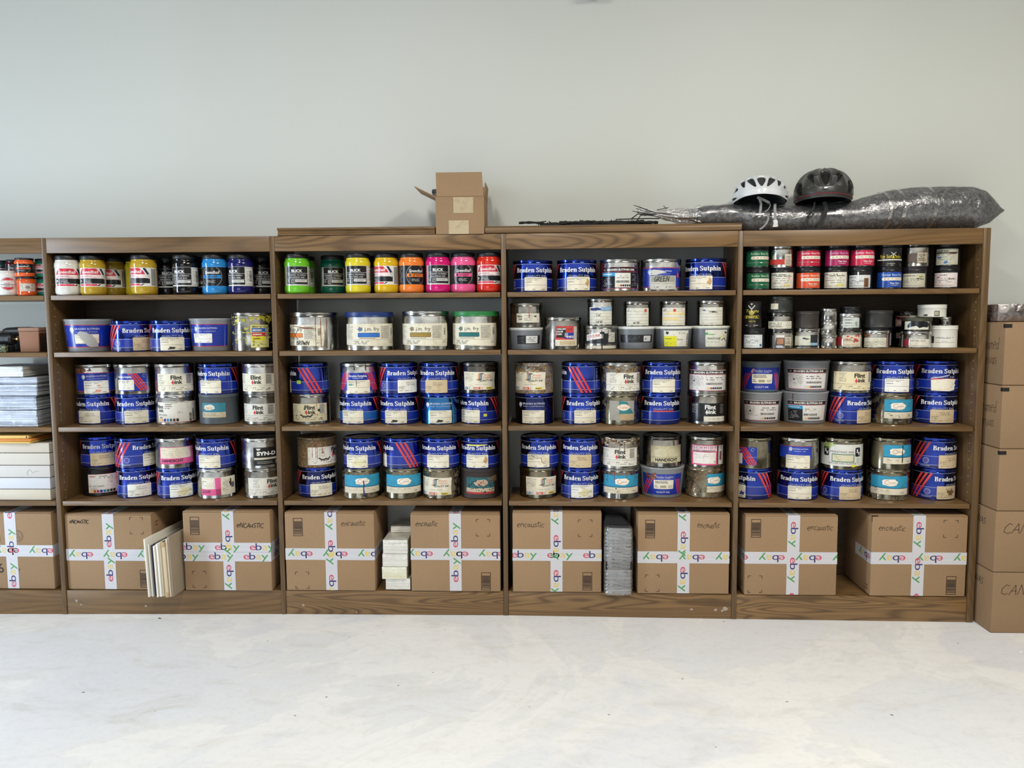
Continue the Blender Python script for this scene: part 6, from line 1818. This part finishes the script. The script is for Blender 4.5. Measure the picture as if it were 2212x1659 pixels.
# white scrap of paper in the gap beside the carton
q = at_y(145, 1262, .03)
t = thing('paper_scrap', 'crumpled white paper scrap in the gap at the second bay lower left', 'paper scrap', (PX[1][0] + PT + .014, .05, SHELF[5] + .0005))
mb = MB(); vs = [(rg.uniform(-.009, .009), rg.uniform(-.01, .01), rg.uniform(0, .026)) for _ in range(16)]
mb.add([(-.009, -.008, .010), (.006, -.01, .012), (.011, .0, .0), (-.002, .008, .004), (-.010, .004, .022), (.004, .002, .020), (.0, -.012, .002)], [[0, 1, 5], [0, 5, 4], [1, 2, 5], [2, 3, 5], [3, 4, 5], [0, 4, 3], [0, 6, 1], [6, 2, 1], [6, 3, 2], [6, 0, 3]])
mb.build('scrap', [m_plain('white_paper', 'e4e4e4', .6)], t)

# ---- left cut-off bay: bundles, boxes, envelopes, tools
lb = [(886, 924, 'silver', 82, 'bottom shiny paper bundle on the third shelf of the cut-off left bay'), (855.5, 885.5, 'silver', 80, 'second shiny paper bundle from the bottom, cut-off left bay'),
      (830, 855, 'silver', 81, 'middle shiny paper bundle, cut-off left bay'), (814.5, 829.5, 'silver', 81, 'thin dark shiny bundle under the topmost one, cut-off left bay'),
      (791, 814, 'white', 50, 'topmost plastic-wrapped white bundle, narrower than those below, cut-off left bay')]
z = SHELF[3] + .0004; yf = .004
for yt, yb, kd, pr, lab in lb:
    xr_ = x_at(pr, yf, z + .02); top = at_y(40, yt, yf).z; h = top - z
    xl_ = -2.30 if pr > 60 else -2.28
    t = thing('wrapped_paper_bundle', lab, 'paper bundle', ((xl_ + xr_) / 2, yf, z), 0, 'plastic-wrapped paper bundles, cut-off left bay')
    W_ = xr_ - xl_
    mb = MB(); n = max(3, int(h / .009))
    for q_ in range(n): mb.box(-W_ / 2 + .003, W_ / 2 - .003 - rg.uniform(0, .006), rg.uniform(.002, .006), .235, .001 + (h - .003) * q_ / n, .0004 + (h - .003) * (q_ + 1) / n)
    mb.build('paper_sheaf', [m_strata(kd)], t)
    mb = MB(); rough_box(mb, W_, .24, h - .0003, rg, .0001, .0012, 12); mb.build('plastic_film', [m_wrap(.22, 'c8d2e4', 34)], t, bevel=.002)
    z = top + .0003
wb = [(1057, 'cbc2b0', 108.5), (1032, 'ccced4', 108), (1005.5, 'c9c6c0', 107.5), (979, 'cac4b8', 107), (957, 'c6bdae', 105.5)]
labs = ['lowest flat cream box, a red corner at its right, cut-off left bay', 'bluish white flat box, second from the bottom, cut-off left bay', 'flat white box with a pen squiggle, cut-off left bay',
        'plain off-white flat box, second from the top, cut-off left bay', 'topmost flat box, under the yellow envelopes, cut-off left bay']
z = SHELF[4] + .0004
for k, (yt, col, pr) in enumerate(wb):
    yf = .003; xr_ = x_at(pr, yf, z + .02); top = at_y(50, yt, yf).z; h = top - z; xl_ = -2.31
    t = thing('flat_box', labs[k], 'box', ((xl_ + xr_) / 2, yf, z), 0, 'flat white boxes on the fourth shelf'); W_ = xr_ - xl_
    MB().box(-W_ / 2, W_ / 2, .003, .248, .0005, h - .002).build('box_base', [m_plain('card_' + col, col, .65)], t, bevel=.002)
    MB().box(-W_ / 2 - .0008, W_ / 2 + .0008, 0, .0025, .002, h - .0006).build('box_lid_edge', [m_plain('card_' + col, col, .65)], t, bevel=.0008)
    if k == 0: MB().box(W_ / 2, W_ / 2 + .006, .1, .2, .004, h - .008).build('red_corner', [m_plain('red_card', '9a1c20', .6)], t)
    if k == 2:
        A = Art(4); A.line([(40, 10), (36, 22), (46, 34), (60, 20), (72, 26), (86, 28)], 1, '8a8a8c', 0)
        obj('pen_mark', A.mesh('pen_mark', lambda u, v, L: Vector((W_ / 2 + (u - 130) / 1000, -.0006, v / 1000)), m_art('matte')), t)
    z = top + .0003
env = [(66, .008, 'd8b45c', 'lowest yellow envelope on the flat boxes'), (68, .009, 'd88a3c', 'orange envelope between two yellow ones'), (61, .014, 'dcb868', 'topmost padded yellow envelope with a dark mark')]
for k, (pr, h, col, lab) in enumerate(env):
    yf = -.01 + .004 * k; xr_ = x_at(pr, yf, z); xl_ = -2.30; W_ = xr_ - xl_
    t = thing('padded_envelope', lab, 'envelope', ((xl_ + xr_) / 2, yf, z), math.radians(-2 + 1.5 * k), 'yellow envelopes on the flat boxes')
    MB().box(-W_ / 2, W_ / 2, 0, .22, .0003, h - .0003).build('envelope', [m_plain('manila_' + col, col, .55)], t, bevel=.003)
    if k == 2: MB().add([(W_ / 2 - .012, -.0004, .004), (W_ / 2 - .004, -.0004, .004), (W_ / 2 - .008, -.0004, .014)], [[0, 1, 2]]).build('printed_mark', [m_plain('dark_ink', '2a2420', .6)], t)
    z += h
# brayers, block and tin on the second shelf
zs_ = SHELF[2]
BLK = m_plain('black_rubber', '17181b', .45)


def lathe_x(prof, cx, cy, cz, n=28):
    return MB().lathe([(r, x) for r, x in prof], n, axis=Matrix.Translation((cx, cy, cz)) @ Matrix.Rotation(math.radians(90), 4, 'Y'))


def ln(px, w_=.05): return x_at(px, w_, zs_ + .03)


yq = .05; q1 = at_y(20, 717, yq)
t = thing('ink_roller', 'black ribbed ink roller lying in front on the left bay second shelf', 'ink roller', (ln(0), yq, zs_ + .0005), 0, 'ink rollers in the left bay')
R_ = .0270; zc = .052
o = lathe_x([(R_, -.13)] + [(R_ - (.0012 if k % 2 else 0), -.12 + .009 * k) for k in range(18)] + [(R_ * .98, .052), (R_ * .8, .060), (.006, .062)], 0, 0, zc); o.build('roller_drum', [BLK], t, smooth=True, angle=30)
lathe_x([(.006, .06), (.006, .072), (.009, .073), (.009, .080), (.004, .082)], 0, 0, zc, 16).build('axle_nut', [m_plain('brass', 'c8a878', .3, 1.0)], t, smooth=True)
MB().box(-.05, .055, -.012, .012, 0, .025).build('rest', [BLK], t, bevel=.003)
t = thing('ink_roller', 'dark wooden roller handle lying behind the black ribbed roller', 'ink roller', (ln(45, .14), .15, zs_ + .0005), 0, 'ink rollers in the left bay')
lathe_x([(.012, -.075), (.017, -.06), (.019, -.02), (.0195, .03), (.018, .052), (.012, .062), (.004, .065)], 0, 0, .081).build('handle', [m_plain('dark_wood', '2b2a28', .45)], t, smooth=True)
MB().tube([(-.06, 0, .081), (-.09, 0, .08), (-.10, 0, .06), (-.10, .0, .0)], .005, 8).build('steel_arm', [m_plain('steel', '8a7a70', .3, 1.0)], t, smooth=True)
MB().box(-.11, .06, -.02, .02, 0, .061).build('stand', [BLK], t, bevel=.004)
t = thing('felt_block', 'brown leather-like printing block with flared top in the left bay', 'block', (ln(70), .03, zs_ + .0005))
q0, q1 = x_at(49, .02, zs_ + .04), x_at(92, .02, zs_ + .04); W_ = q1 - q0; hh = at_y(70, 716, .02).z - zs_
BR = m_plain('brown_leather', '8c6248', .7)
vs = []
for z_, a, b in ((0, .46, .48), (hh * .5, .48, .50), (hh, .50, .52)):
    vs += [(-W_ * a, 0, z_), (W_ * b, 0, z_), (W_ * b, .1, z_), (-W_ * a, .1, z_)]
MB().add(vs, [[0, 1, 5, 4], [1, 2, 6, 5], [2, 3, 7, 6], [3, 0, 4, 7], [4, 5, 9, 8], [5, 6, 10, 9], [6, 7, 11, 10], [7, 4, 8, 11], [0, 3, 2, 1], [8, 9, 10, 11]]).build('block_body', [BR], t, bevel=.002)
MB().box(-W_ * .53, W_ * .55, -.003, .105, hh + .0003, hh + .015).build('flared_cap', [m_plain('brown_leather_light', '94705a', .7)], t, bevel=.005)
mb = MB()
for k in range(14): mb.box(W_ * .50, W_ * .53, .002, .09, .004 + k * (hh - .01) / 14, .004 + (k + .55) * (hh - .01) / 14)
mb.build('page_edges', [m_plain('dark_edge', '2a1c16', .7)], t)
t = thing('patterned_tin', 'low black tin with green speckled pattern in front of the rollers', 'tin', (ln(-2), .004, zs_ + .0005))


@matdef
def m_speck():
    t = NT('speckled_print'); n = t.noise(t.coords(), 260, 2, .5)
    t.set(Base_Color=t.ramp(n, [(.44, lin('12140f')), (.5, lin('7e8a66'))], 'CONSTANT'), Roughness=.4); return t.m


MB().box(-.09, .0585, 0, .018, 0, .029).build('tin_body', [m_speck()], t, bevel=.002)
MB().box(-.091, .0595, -.0008, .019, .0293, .034).build('lid', [m_plain('black_enamel_lid', '17181a', .4)], t, bevel=.0015)


# ------------------------------------------------------------------ on top at the right: branches, felt roll, helmets
YR = .13
BOARDZ = TOPZ + .0006 + .0305
# felt roll wrapped in film: centre line and radius from its outline
out = [(1470, 455, 478), (1495, 452, 482), (1520, 444, 483), (1560, 441, 484), (1590, 441, 486), (1612, 441, 496), (1650, 443, 497), (1700, 444, 497), (1760, 442, 497), (1830, 436, 497), (1870, 424, 496),
       (1910, 413, 496), (1950, 407, 495), (2000, 404, 494), (2050, 402, 494), (2095, 404, 493), (2118, 411, 490), (2135, 424, 483), (2152, 440, 470), (2163, 452, 459)]
ring = []
for px, a, b in out:
    A_, B_ = at_y(px, a, YR), at_y(px, b, YR)
    fl = (BOARDZ if px < 1600 else TOPZ) + .0008
    zb = max(B_.z, fl) if px < 2110 else B_.z
    if px < 2110 and px > 1505: zb = fl
    ring.append(((A_.x + B_.x) / 2, A_.z, zb))
t = thing('felt_roll', 'long roll of dark grey felt wrapped in clear plastic under the two helmets', 'roll', (ring[8][0], YR, TOPZ + .001))


def roll_mesh(grow, jit, seed, n=40, sub=4):
    rr = random.Random(seed); pts = []
    for (x0, a0, b0), (x1, a1, b1) in zip(ring, ring[1:]):
        for k in range(sub):
            f = k / sub; f2 = f * f * (3 - 2 * f) if False else f
            pts.append((x0 + (x1 - x0) * f2, a0 + (a1 - a0) * f2, b0 + (b1 - b0) * f2))
    pts.append(ring[-1]); vs = []; fs = []
    ph = [rr.uniform(0, 6.28) for _ in range(8)]
    for x, a, b in pts:
        cz = (a + b) / 2; rz = (a - b) / 2 + grow
        for i in range(n):
            t_ = 2 * math.pi * i / n
            w = jit * (math.sin(3 * t_ + ph[0] + x * 21) + .7 * math.sin(7 * t_ + ph[1] + x * 63) + .6 * math.sin(x * 130 + ph[2] + 2 * t_)) + rr.uniform(-jit, jit) * .6
            R1 = rz + (w if grow <= 0 else abs(w))
            co, si = math.cos(t_), math.sin(t_)
            zz = cz + R1 * si; yy = max(rz, .02) * 1.05 * co
            if si < 0: zz = max(zz, b - (0 if grow <= 0 else .0003)) ; 
            vs.append((x - ring[8][0], yy, zz - TOPZ - .001))
    m = len(pts)
    fs = [[k * n + i, k * n + (i + 1) % n, (k + 1) * n + (i + 1) % n, (k + 1) * n + i] for k in range(m - 1) for i in range(n)]
    fs += [list(range(n))[::-1], [(m - 1) * n + i for i in range(n)]]
    return vs, fs


vs, fs = roll_mesh(-.002, .0012, 5); MB().add(vs, fs).build('felt_core', [m_felt()], t, smooth=True, angle=60)
vs, fs = roll_mesh(.0005, .0018, 8); MB().add(vs, fs).build('plastic_wrap', [m_wrap(.13, 'ffffff', 15)], t, smooth=True, angle=60)
# folded felt edge on the thick end
fx = x_at(1905, YR, 1.7) - ring[8][0]; mbq = MB()
p0 = [(1862, 425), (1930, 408), (1952, 406), (1990, 413), (1958, 424), (1935, 431)]
q = [at_y(a, b, YR - .045) for a, b in p0]
# wraps of film around the roll
mb = MB()
for px in (1898, 1926, 1990):
    mb = MB()
    for (x0, a0, b0), (x1, a1, b1) in zip(ring, ring[1:]):
        X = x_at(px, YR, 1.62)
        if x0 <= X < x1:
            f = (X - x0) / (x1 - x0); a = a0 + (a1 - a0) * f; b = b0 + (b1 - b0) * f; cz = (a + b) / 2; rz = (a - b) / 2 + .0018
            pts = []
            for k in range(25):
                t_ = -1.9 + 3.6 * k / 24 + math.pi
                t_ = math.radians(75 + 190 * k / 24)
                pts.append((X - ring[8][0] + .012 * math.sin(k / 24 * 3) * (1 if px != 1925 else -1), rz * 1.05 * math.cos(t_), cz + rz * math.sin(t_) - TOPZ - .001))
            pts = [(x, y, max(z, .001)) for x, y, z in pts]
            mb.ribbon(pts, .013, .0004)
    mb.build('film_band', [m_wrap(.33, 'ffffff', 18)], t, smooth=True, angle=60)

# film-wrapped twiggy end
t = thing('wrapped_twigs', 'frayed bunch of twigs in crinkled clear plastic at the left end of the felt roll', 'twigs', (x_at(1440, YR, 1.58), YR, BOARDZ + .0005))
ox = x_at(1440, YR, 1.58); mb = MB(); rg = random.Random(9)
ends = [(1369, 443), (1366, 456), (1374, 450), (1376, 459), (1383, 462), (1392, 466), (1378, 446)]
for k, (px, py) in enumerate(ends):
    e = at_y(px, py, YR - .02 + .008 * k); m_ = at_y(1425, 460 + rg.uniform(-4, 8), YR - .01 + .004 * k); s = at_y(1490, 468 + rg.uniform(-8, 6), YR)
    pts = [(p.x - ox + 0, p.y - YR, max(p.z - BOARDZ - .0005, .003)) for p in (e, e.lerp(m_, .5) + Vector((0, 0, rg.uniform(-.003, .003))), m_, m_.lerp(s, .5), s)]
    mb.tube(pts, [.0012, .0018, .0025, .0035, .004], 6)
for px, py, px2, py2 in ((1420, 453, 1445, 448), (1434, 444, 1441, 451)):
    a, b = at_y(px, py, YR - .01), at_y(px2, py2, YR - .01); mb.tube([(a.x - ox, 0, a.z - BOARDZ), (b.x - ox, 0, b.z - BOARDZ)], .0014, 6)
mb.build('twigs', [m_plain('dark_bark', '26241f', .7)], t, smooth=True)
cr = [(1378, 449, 458), (1395, 451, 464), (1415, 455, 468), (1440, 456, 476), (1465, 452, 481), (1490, 450, 483), (1512, 446, 483)]
vs = []; n = 20
for px, a, b in cr:
    A_, B_ = at_y(px, a, YR), at_y(px, b, YR); cz = (A_.z + B_.z) / 2; rz = (A_.z - B_.z) / 2
    for i in range(n):
        t_ = 2 * math.pi * i / n; R1 = rz * (1 + rg.uniform(-.25, .35)); vs.append((A_.x - ox, R1 * 1.1 * math.cos(t_), max(cz + R1 * math.sin(t_) - BOARDZ - .0005, .0002)))
MB().add(vs, [[k * n + i, k * n + (i + 1) % n, (k + 1) * n + (i + 1) % n, (k + 1) * n + i] for k in range(len(cr) - 1) for i in range(n)]).build('crinkled_film', [m_wrap(.62, 'ffffff', 60)], t)
# grey rolled felt within that end
cr2 = [(1412, 460, 466), (1440, 459, 474), (1480, 455, 480), (1508, 448, 482)]
vs = []
for px, a, b in cr2:
    A_, B_ = at_y(px, a, YR), at_y(px, b, YR); cz = (A_.z + B_.z) / 2; rz = (A_.z - B_.z) / 2
    for i in range(14):
        t_ = 2 * math.pi * i / 14; vs.append((A_.x - ox, rz * math.cos(t_), max(cz + rz * math.sin(t_) - BOARDZ - .0005, .001)))
MB().add(vs, [[k * 14 + i, k * 14 + (i + 1) % 14, (k + 1) * 14 + (i + 1) % 14, (k + 1) * 14 + i] for k in range(3) for i in range(14)] + [list(range(14))]).build('felt_tip', [m_felt()], t, smooth=True)

# black knobbly branch bundle lying on the long top board
t = thing('branch_bundle', 'bundle of knobbly black branches lying on the long top board', 'branches', (x_at(1270, .10, 1.56), .10, BOARDZ + .0005))
ox = x_at(1270, .10, 1.56); BB = m_plain('black_bark', '1b1b18', .6); rg = random.Random(5); mb = MB()
for s in range(9):
    px0 = 1121 if s == 0 else rg.uniform(1160, 1215); px1 = rg.uniform(1380, 1425); pts = []; rad = []
    yo = rg.uniform(-.028, .03); zo = rg.uniform(.005, .017)
    nn = 40
    for k in range(nn + 1):
        f = k / nn; px = px0 + (px1 - px0) * f
        zz = zo + .002 * math.sin(f * 20 + s) + (.004 if s == 0 and f < .2 else 0)
        pts.append((x_at(px, .1, 1.56) - ox, yo + .006 * math.sin(f * 9 + s * 2) + (0 if s else -.02), max(zz, .0042)))
        rad.append(.0052 * (1 + .35 * math.sin(k * 2.4 + s) * (1 if k % 2 else .4)) * (.9 if s == 0 and f < .2 else 1))
    rad = [min(r, p[2]) for r, p in zip(rad, pts)]
    mb.tube(pts, rad, 7)
for k in range(46):   # knobs and thorns
    px = rg.uniform(1150, 1400); x = x_at(px, .1, 1.56) - ox; y = rg.uniform(-.03, .03); z_ = rg.uniform(.012, .02)
    mb.tube([(x, y, z_), (x + rg.uniform(-.004, .004), y + rg.uniform(-.003, .003), z_ + rg.uniform(.003, .007))], [.0028, .0012], 5)
mb.build('branches', [BB], t, smooth=True)
mb = MB()
for (a, b, c) in (((1362, 474), (1378, 462), (1412, 466)), ((1375, 478), (1384, 465), (1418, 462)), ((1163, 487), (1166, 480), (1180, 478)), ((1330, 474), (1400, 472), (1425, 472))):
    pts = [at_y(p[0], p[1], .09) for p in (a, b, c)]; mb.tube([(p.x - ox, p.y - .10, max(p.z - BOARDZ - .0005, .003)) for p in pts], .0022, 6)
mb.build('side_twigs', [BB], t, smooth=True)


# ------------------------------------------------------------------ helmets
def helmet(name, label, px0, px1, ytop, ybot, Y, shellmat, innermat, vents, rim, ridge, rimmat=None, squash=1.25, tilt=0.0):
    """px0..px1 across, ytop..ybot down; vents = [(azimuth, elevation, half-width, half-height, lean)] in degrees, azimuth 0 faces the camera"""
    q0, q1 = at_y(px0, ybot, Y), at_y(px1, ybot, Y); zt = at_y((px0 + px1) / 2, ytop, Y).z
    a = (q1.x - q0.x) / 2; cx = (q0.x + q1.x) / 2; z0 = q0.z; H = zt - z0; b = a * squash
    t = thing(name, label, 'bicycle helmet', (cx, Y, z0), FACE(cx, Y) * .8, 'bicycle helmets on the felt roll')
    NA, NE = 260, 150; vs = []; mi = []

    def point(az, el, drop):
        # el 0 = widest line, 90 = top
        ce, se = math.cos(el), math.sin(el); s = ce ** .82 if ce > 0 else 0
        return Vector((a * s * math.sin(az), -b * s * math.cos(az), H * .20 + H * .80 * se)) * 1.0
    cen = Vector((0, 0, H * .2))
    dep = {}
    for j in range(NE + 1):
        for i in range(NA):
            az = 2 * math.pi * i / NA; e0 = rim(az)
            el = math.radians(e0 + (90 - e0) * (j / NE))
            if el < 0: p = Vector((a * (1 + .12 * math.sin(el)) * math.sin(az), -b * (1 + .12 * math.sin(el)) * math.cos(az), H * .20 * (1 + math.sin(el) * 1.6)))
            else: p = point(az, el, 0)
            k = 0
            d_az = math.degrees(az); d_az = d_az - 360 if d_az > 180 else d_az; d_el = math.degrees(el)
            for (va, ve, hw_, hh_, lean) in vents:
                for sgn in ((1,) if abs(va) < .1 else (1, -1)):
                    dx = (d_az - sgn * va - sgn * lean * (d_el - ve) / 30.0) * max(math.cos(math.radians(d_el)), .12); dy = d_el - ve
                    taper = 1 + .35 * dy / hh_ if hh_ > hw_ else 1
                    r = math.hypot(dx / (hw_ * max(taper, .2)), dy / hh_)
                    if r < 1.2: k = max(k, min(1, (1.16 - r) / .34))
            k = max(0, k); dep[(j, i)] = k
            rd = ridge(az, el)
            p = cen + (p - cen) * (1 + rd - .13 * k)
            vs.append(p)
    fs = []; mi = []
    for j in range(NE):
        for i in range(NA):
            i2 = (i + 1) % NA; fs.append([j * NA + i, j * NA + i2, (j + 1) * NA + i2, (j + 1) * NA + i])
            kk = max(dep[(j, i)], dep[(j, i2)], dep[(j + 1, i)], dep[(j + 1, i2)]); mi.append(1 if kk > .55 else 0)
    mb = MB(); mb.v = [tuple(v) for v in vs]; mb.f = fs; mb.mi = mi
    mb.build('shell', [shellmat, innermat], t, smooth=True, angle=70)
    # padded inner shell that closes the underside
    vi = []; NA2 = 96
    for j in range(13):
        for i in range(NA2):
            az = 2 * math.pi * i / NA2; e0 = rim(az); el = math.radians(e0 + (90 - e0) * (j / 12))
            p = point(az, max(el, 0), 0)
            if el < 0: p = Vector((a * (1 + .12 * math.sin(el)) * math.sin(az), -b * (1 + .12 * math.sin(el)) * math.cos(az), H * .20 * (1 + math.sin(el) * 1.6)))
            vi.append(cen + (p - cen) * (.985 if j == 0 else .82 if j == 1 else .8))
    MB().add(vi, [[j * NA2 + i, (j + 1) * NA2 + i, (j + 1) * NA2 + (i + 1) % NA2, j * NA2 + (i + 1) % NA2] for j in range(12) for i in range(NA2)]).build('foam_liner', [innermat], t, smooth=True)
    if rimmat:
        pts = []
        for i in range(121):
            az = 2 * math.pi * i / 120; el = math.radians(rim(az) + 15 + 4 * math.cos(az)); p = point(az, max(el, 0), 0)
            if el < 0: p = Vector((a * (1 + .12 * math.sin(el)) * math.sin(az), -b * (1 + .12 * math.sin(el)) * math.cos(az), H * .20 * (1 + math.sin(el) * 1.6)))
            pts.append(cen + (p - cen) * (1.012 + ridge(az, el)))
        MB().tube(pts, .0013, 6).build('rim_stripe', [rimmat], t, smooth=True)
    return t, a, b, H


GV = m_plain('vent_dark_foam', '35383a', .8); WH = m_plain('white_helmet_shell', 'd4d7da', .28, 0, .4)
hw, a, b, H = helmet('bicycle_helmet', 'white bicycle helmet with dark vents and grey straps on the felt roll', 1582.5, 1699, 380, 443, .12, WH, GV,
                     [(0, 40, 7.5, 18, 0), (26, 38, 6.5, 17, 22), (50, 36, 5.5, 14, 22), (72, 20, 11, 5.5, 6), (74, -8, 13, 7, -30), (100, 46, 7, 16, 0), (140, 40, 8, 18, 0), (175, 48, 7, 20, 0)],
                     lambda az: -34 + 34 * max(0, math.cos(az)) ** 1.2, lambda az, el: .012 * math.cos(10 * az) * math.cos(el) + (.03 if math.degrees(el) < -6 + 21 * math.cos(az) and math.cos(az) > .1 else 0))
ST = m_plain('grey_webbing', '8f8f8c', .7); BK_ = m_plain('white_buckle', 'e2e2e2', .3)
RL = (BOARDZ, TOPZ)


def loc(px, py, Y, o): p = at_y(px, py, Y); p = p - o.location; return Matrix.Rotation(-o.rotation_euler.z, 3, 'Z') @ p


ff = .050
sp = lambda lst, Y=ff: [loc(px, py, Y, hw) for px, py in lst]
mb = MB()
mb.ribbon(sp([(1640, 428), (1644, 440), (1643, 452), (1641, 462)], .048), .009)
mb.ribbon(sp([(1636, 426), (1650, 432), (1662, 438)], .052), .010)
mb.ribbon([loc(1674, 440, .056, hw), loc(1674, 450, .05, hw), loc(1674.5, 462, .044, hw), loc(1674.5, 474, .044, hw)], .010)
mb.ribbon(sp([(1646, 461), (1658, 464), (1660, 472), (1656, 482), (1648, 491), (1641, 495.5)], .044), .007)
mb.ribbon(sp([(1662, 436), (1664, 444), (1660, 452), (1652, 458)], .050), .003, .002)
stp = mb.build('chin_strap', [ST], hw)
mb = MB()
c = loc(1675, 482, .043, hw)
pr = [(-.009, .009), (-.003, .0095), (0, .012), (.006, .009), (.009, .002), (.0075, -.003), (.011, -.009), (.004, -.012), (-.006, -.012), (-.0105, -.010), (-.0065, -.002)]
mb.add([(c.x + x, c.y - .003, c.z + z_ * 1.25) for x, z_ in pr] + [(c.x + x, c.y + .002, c.z + z_ * 1.25) for x, z_ in pr], [list(range(11)), [11 + k for k in range(11)][::-1]] + [[k, (k + 1) % 11, 11 + (k + 1) % 11, 11 + k] for k in range(11)])
c2 = loc(1643, 463, .043, hw); mb.box(c2.x - .018, c2.x + .014, c2.y - .003, c2.y + .001, c2.z - .003, c2.z + .0035)
mb.build('buckle', [BK_], stp)

BH = m_plain('black_helmet_shell', '33332f', .38, 0, .1); BI = m_plain('black_liner', '0c0c0c', .8)
hb, a, b, H = helmet('bicycle_helmet', 'black bicycle helmet with a thin red rim stripe on the felt roll', 1716, 1838.5, 366.5, 440, .12, BH, BI,
                     [(0, 36, 8, 20, 0), (27, 31, 6.5, 17, 26), (60, 12, 9, 16, 16), (95, 40, 7, 20, 0), (140, 40, 8, 18, 0), (180, 46, 7, 20, 0)],
                     lambda az: -36 + 9 * max(0, math.cos(az)) ** 2, lambda az, el: (.022 * math.cos(9 * az) * math.sin(max(el, 0)) + .02 * math.cos(9 * az) * math.cos(el) * (el > .2)) if el < 1.45 else .022 * math.cos(9 * az) * .99, m_plain('red_piping', '8a2030', .4))
sb = lambda lst, Y=.046: [loc(px, py, Y, hb) for px, py in lst]
mb = MB()
mb.ribbon(sb([(1780, 436), (1785, 450), (1782, 464), (1774, 480), (1768, 495)]), .014)
mb.ribbon(sb([(1760, 436), (1758, 448), (1750, 462), (1744, 476), (1744, 495)]), .006)
mb.ribbon(sb([(1742, 462), (1750, 458), (1757, 463), (1750, 470), (1742, 468)]), .005)
mb.ribbon(sb([(1742, 494.5), (1779, 494)]), .006, .003, (0, 0, 1))
mb.build('chin_strap', [m_plain('black_webbing', '141416', .7)], hb)


def on_helmet(az, el, a, b, H, k):
    ce = math.cos(el) ** .82; p = Vector((a * ce * math.sin(az), -b * ce * math.cos(az), H * .2 + H * .8 * math.sin(el))); c = Vector((0, 0, H * .2)); return c + (p - c) * k


bc = on_helmet(0, math.radians(7), a, b, H, 1.045)
mb = MB(); mb.lathe([(.0075, -.0015), (.0078, .0), (.0068, .0012)], 24, axis=Matrix.Translation(bc) @ Matrix.Rotation(math.radians(80), 4, 'X') @ Matrix.Diagonal((1, .48, 1, 1)))
mb.build('white_badge', [m_plain('badge_white', 'e4e4e2', .3)], hb, smooth=True)
mb = MB(); rg = random.Random(2)
for sg in (-1, 1):
    for k in range(5):
        for j in range(9):
            az = math.radians(sg * (9 + k * 2.3 + j * 1.0)); el = math.radians(8 + j * 3.6)
            p = on_helmet(az, el, a, b, H, 1.0 + (.022 * math.cos(9 * az)) + .008); mb.box(p.x - .0009, p.x + .0009, p.y - .0004, p.y + .0004, p.z - .0007, p.z + .0007)
mb.build('dotted_print', [m_plain('silver_dots', 'b0b0ae', .3)], hb)

# ------------------------------------------------------------------ plaster smudges and floor crumbs
mb_s = {1: [(165, 1298, .007), (175, 1306, .005), (315, 1309, .005)], 2: [(655, 1307, .006), (770, 1323, .004)], 3: [(1494, 1316, .007), (1546, 1317, .007), (1566, 1314, .011), (1560, 1319, .006)]}
for bi, lst in mb_s.items():
    (x0, y0), (x1, y1) = PX[bi], PX[bi + 1]; mb = MB(); rg = random.Random(bi)
    par = [o for o in COL.objects if o.name.startswith('bookcase')][bi]
    ang = par.rotation_euler.z
    for px, py, s_ in lst:
        yk = y0 + .0025 + (at_y(px, py, 0).x - x0) * math.tan(ang); p = at_y(px, py, yk)
        lx = (p.x - x0) * math.cos(ang) + (p.y - y0) * math.sin(ang)
        pts = [(lx + s_ * rg.uniform(.5, 1.2) * math.cos(k * .7), .0026, p.z + s_ * rg.uniform(.4, 1.0) * math.sin(k * .7)) for k in range(9)]
        mb.add(pts, [list(range(9))])
    mb.build('plaster_smudges', [SCUFF], par)
crumbs = [(345, 1336, .010, 'dark'), (180, 1496, .008, 'grey'), (578, 1385, .004, 'dark'), (961, 1361, .004, 'dark'), (936, 1453, .004, 'dark'), (860, 1481, .006, 'grey'), (1563, 1343, .006, 'grey'), (1474, 1467, .007, 'grey'),
          (1316, 1544, .006, 'grey'), (1144, 1527, .003, 'dark'), (2069, 1390, .004, 'dark'), (637, 1546, .006, 'grey'), (335, 1536, .004, 'grey'), (2205, 1409, .009, 'white'), (1927, 1545, .008, 'grey'), (1700, 1516, .006, 'grey'), (705, 1506, .007, 'grey'),
          (242, 1422, .004, 'white'), (275, 1465, .005, 'white'), (485, 1335, .003, 'dark'), (754, 1376, .003, 'dark'), (829, 1365, .003, 'dark'), (1546, 1614, .003, 'dark'), (1774, 1393, .004, 'white')]
cc = {'dark': '2a2826', 'grey': '8c877c', 'white': 'e8e8e6'}
for k, (px, py, s_, c_) in enumerate(crumbs):
    p = at_z(px, py, 0); rg = random.Random(k); mb = MB(); n = 6
    base = [(s_ * rg.uniform(.5, 1) * math.cos(q_ * 1.047), s_ * .45 * rg.uniform(.5, 1) * math.sin(q_ * 1.047), 0) for q_ in range(n)]
    mb.add(base + [(x * .5, y * .5, s_ * .25) for x, y, _ in base], [[q_, (q_ + 1) % n, n + (q_ + 1) % n, n + q_] for q_ in range(n)] + [[n + q_ for q_ in range(n)]])
    o = mb.build('floor_crumb', [m_plain('crumb_' + c_, cc[c_], .8)]); o.location = (p.x, p.y, .0002); o.rotation_euler.z = rg.uniform(-.6, .6)
    wh = 'close to the bookcase base' if p.y > -.25 else 'out on the open floor'
    tag(o, 'tiny %s crumb of debris lying %s' % ({'dark': 'dark', 'grey': 'grey', 'white': 'white'}[c_], wh), 'debris', 'crumbs of debris scattered on the floor')
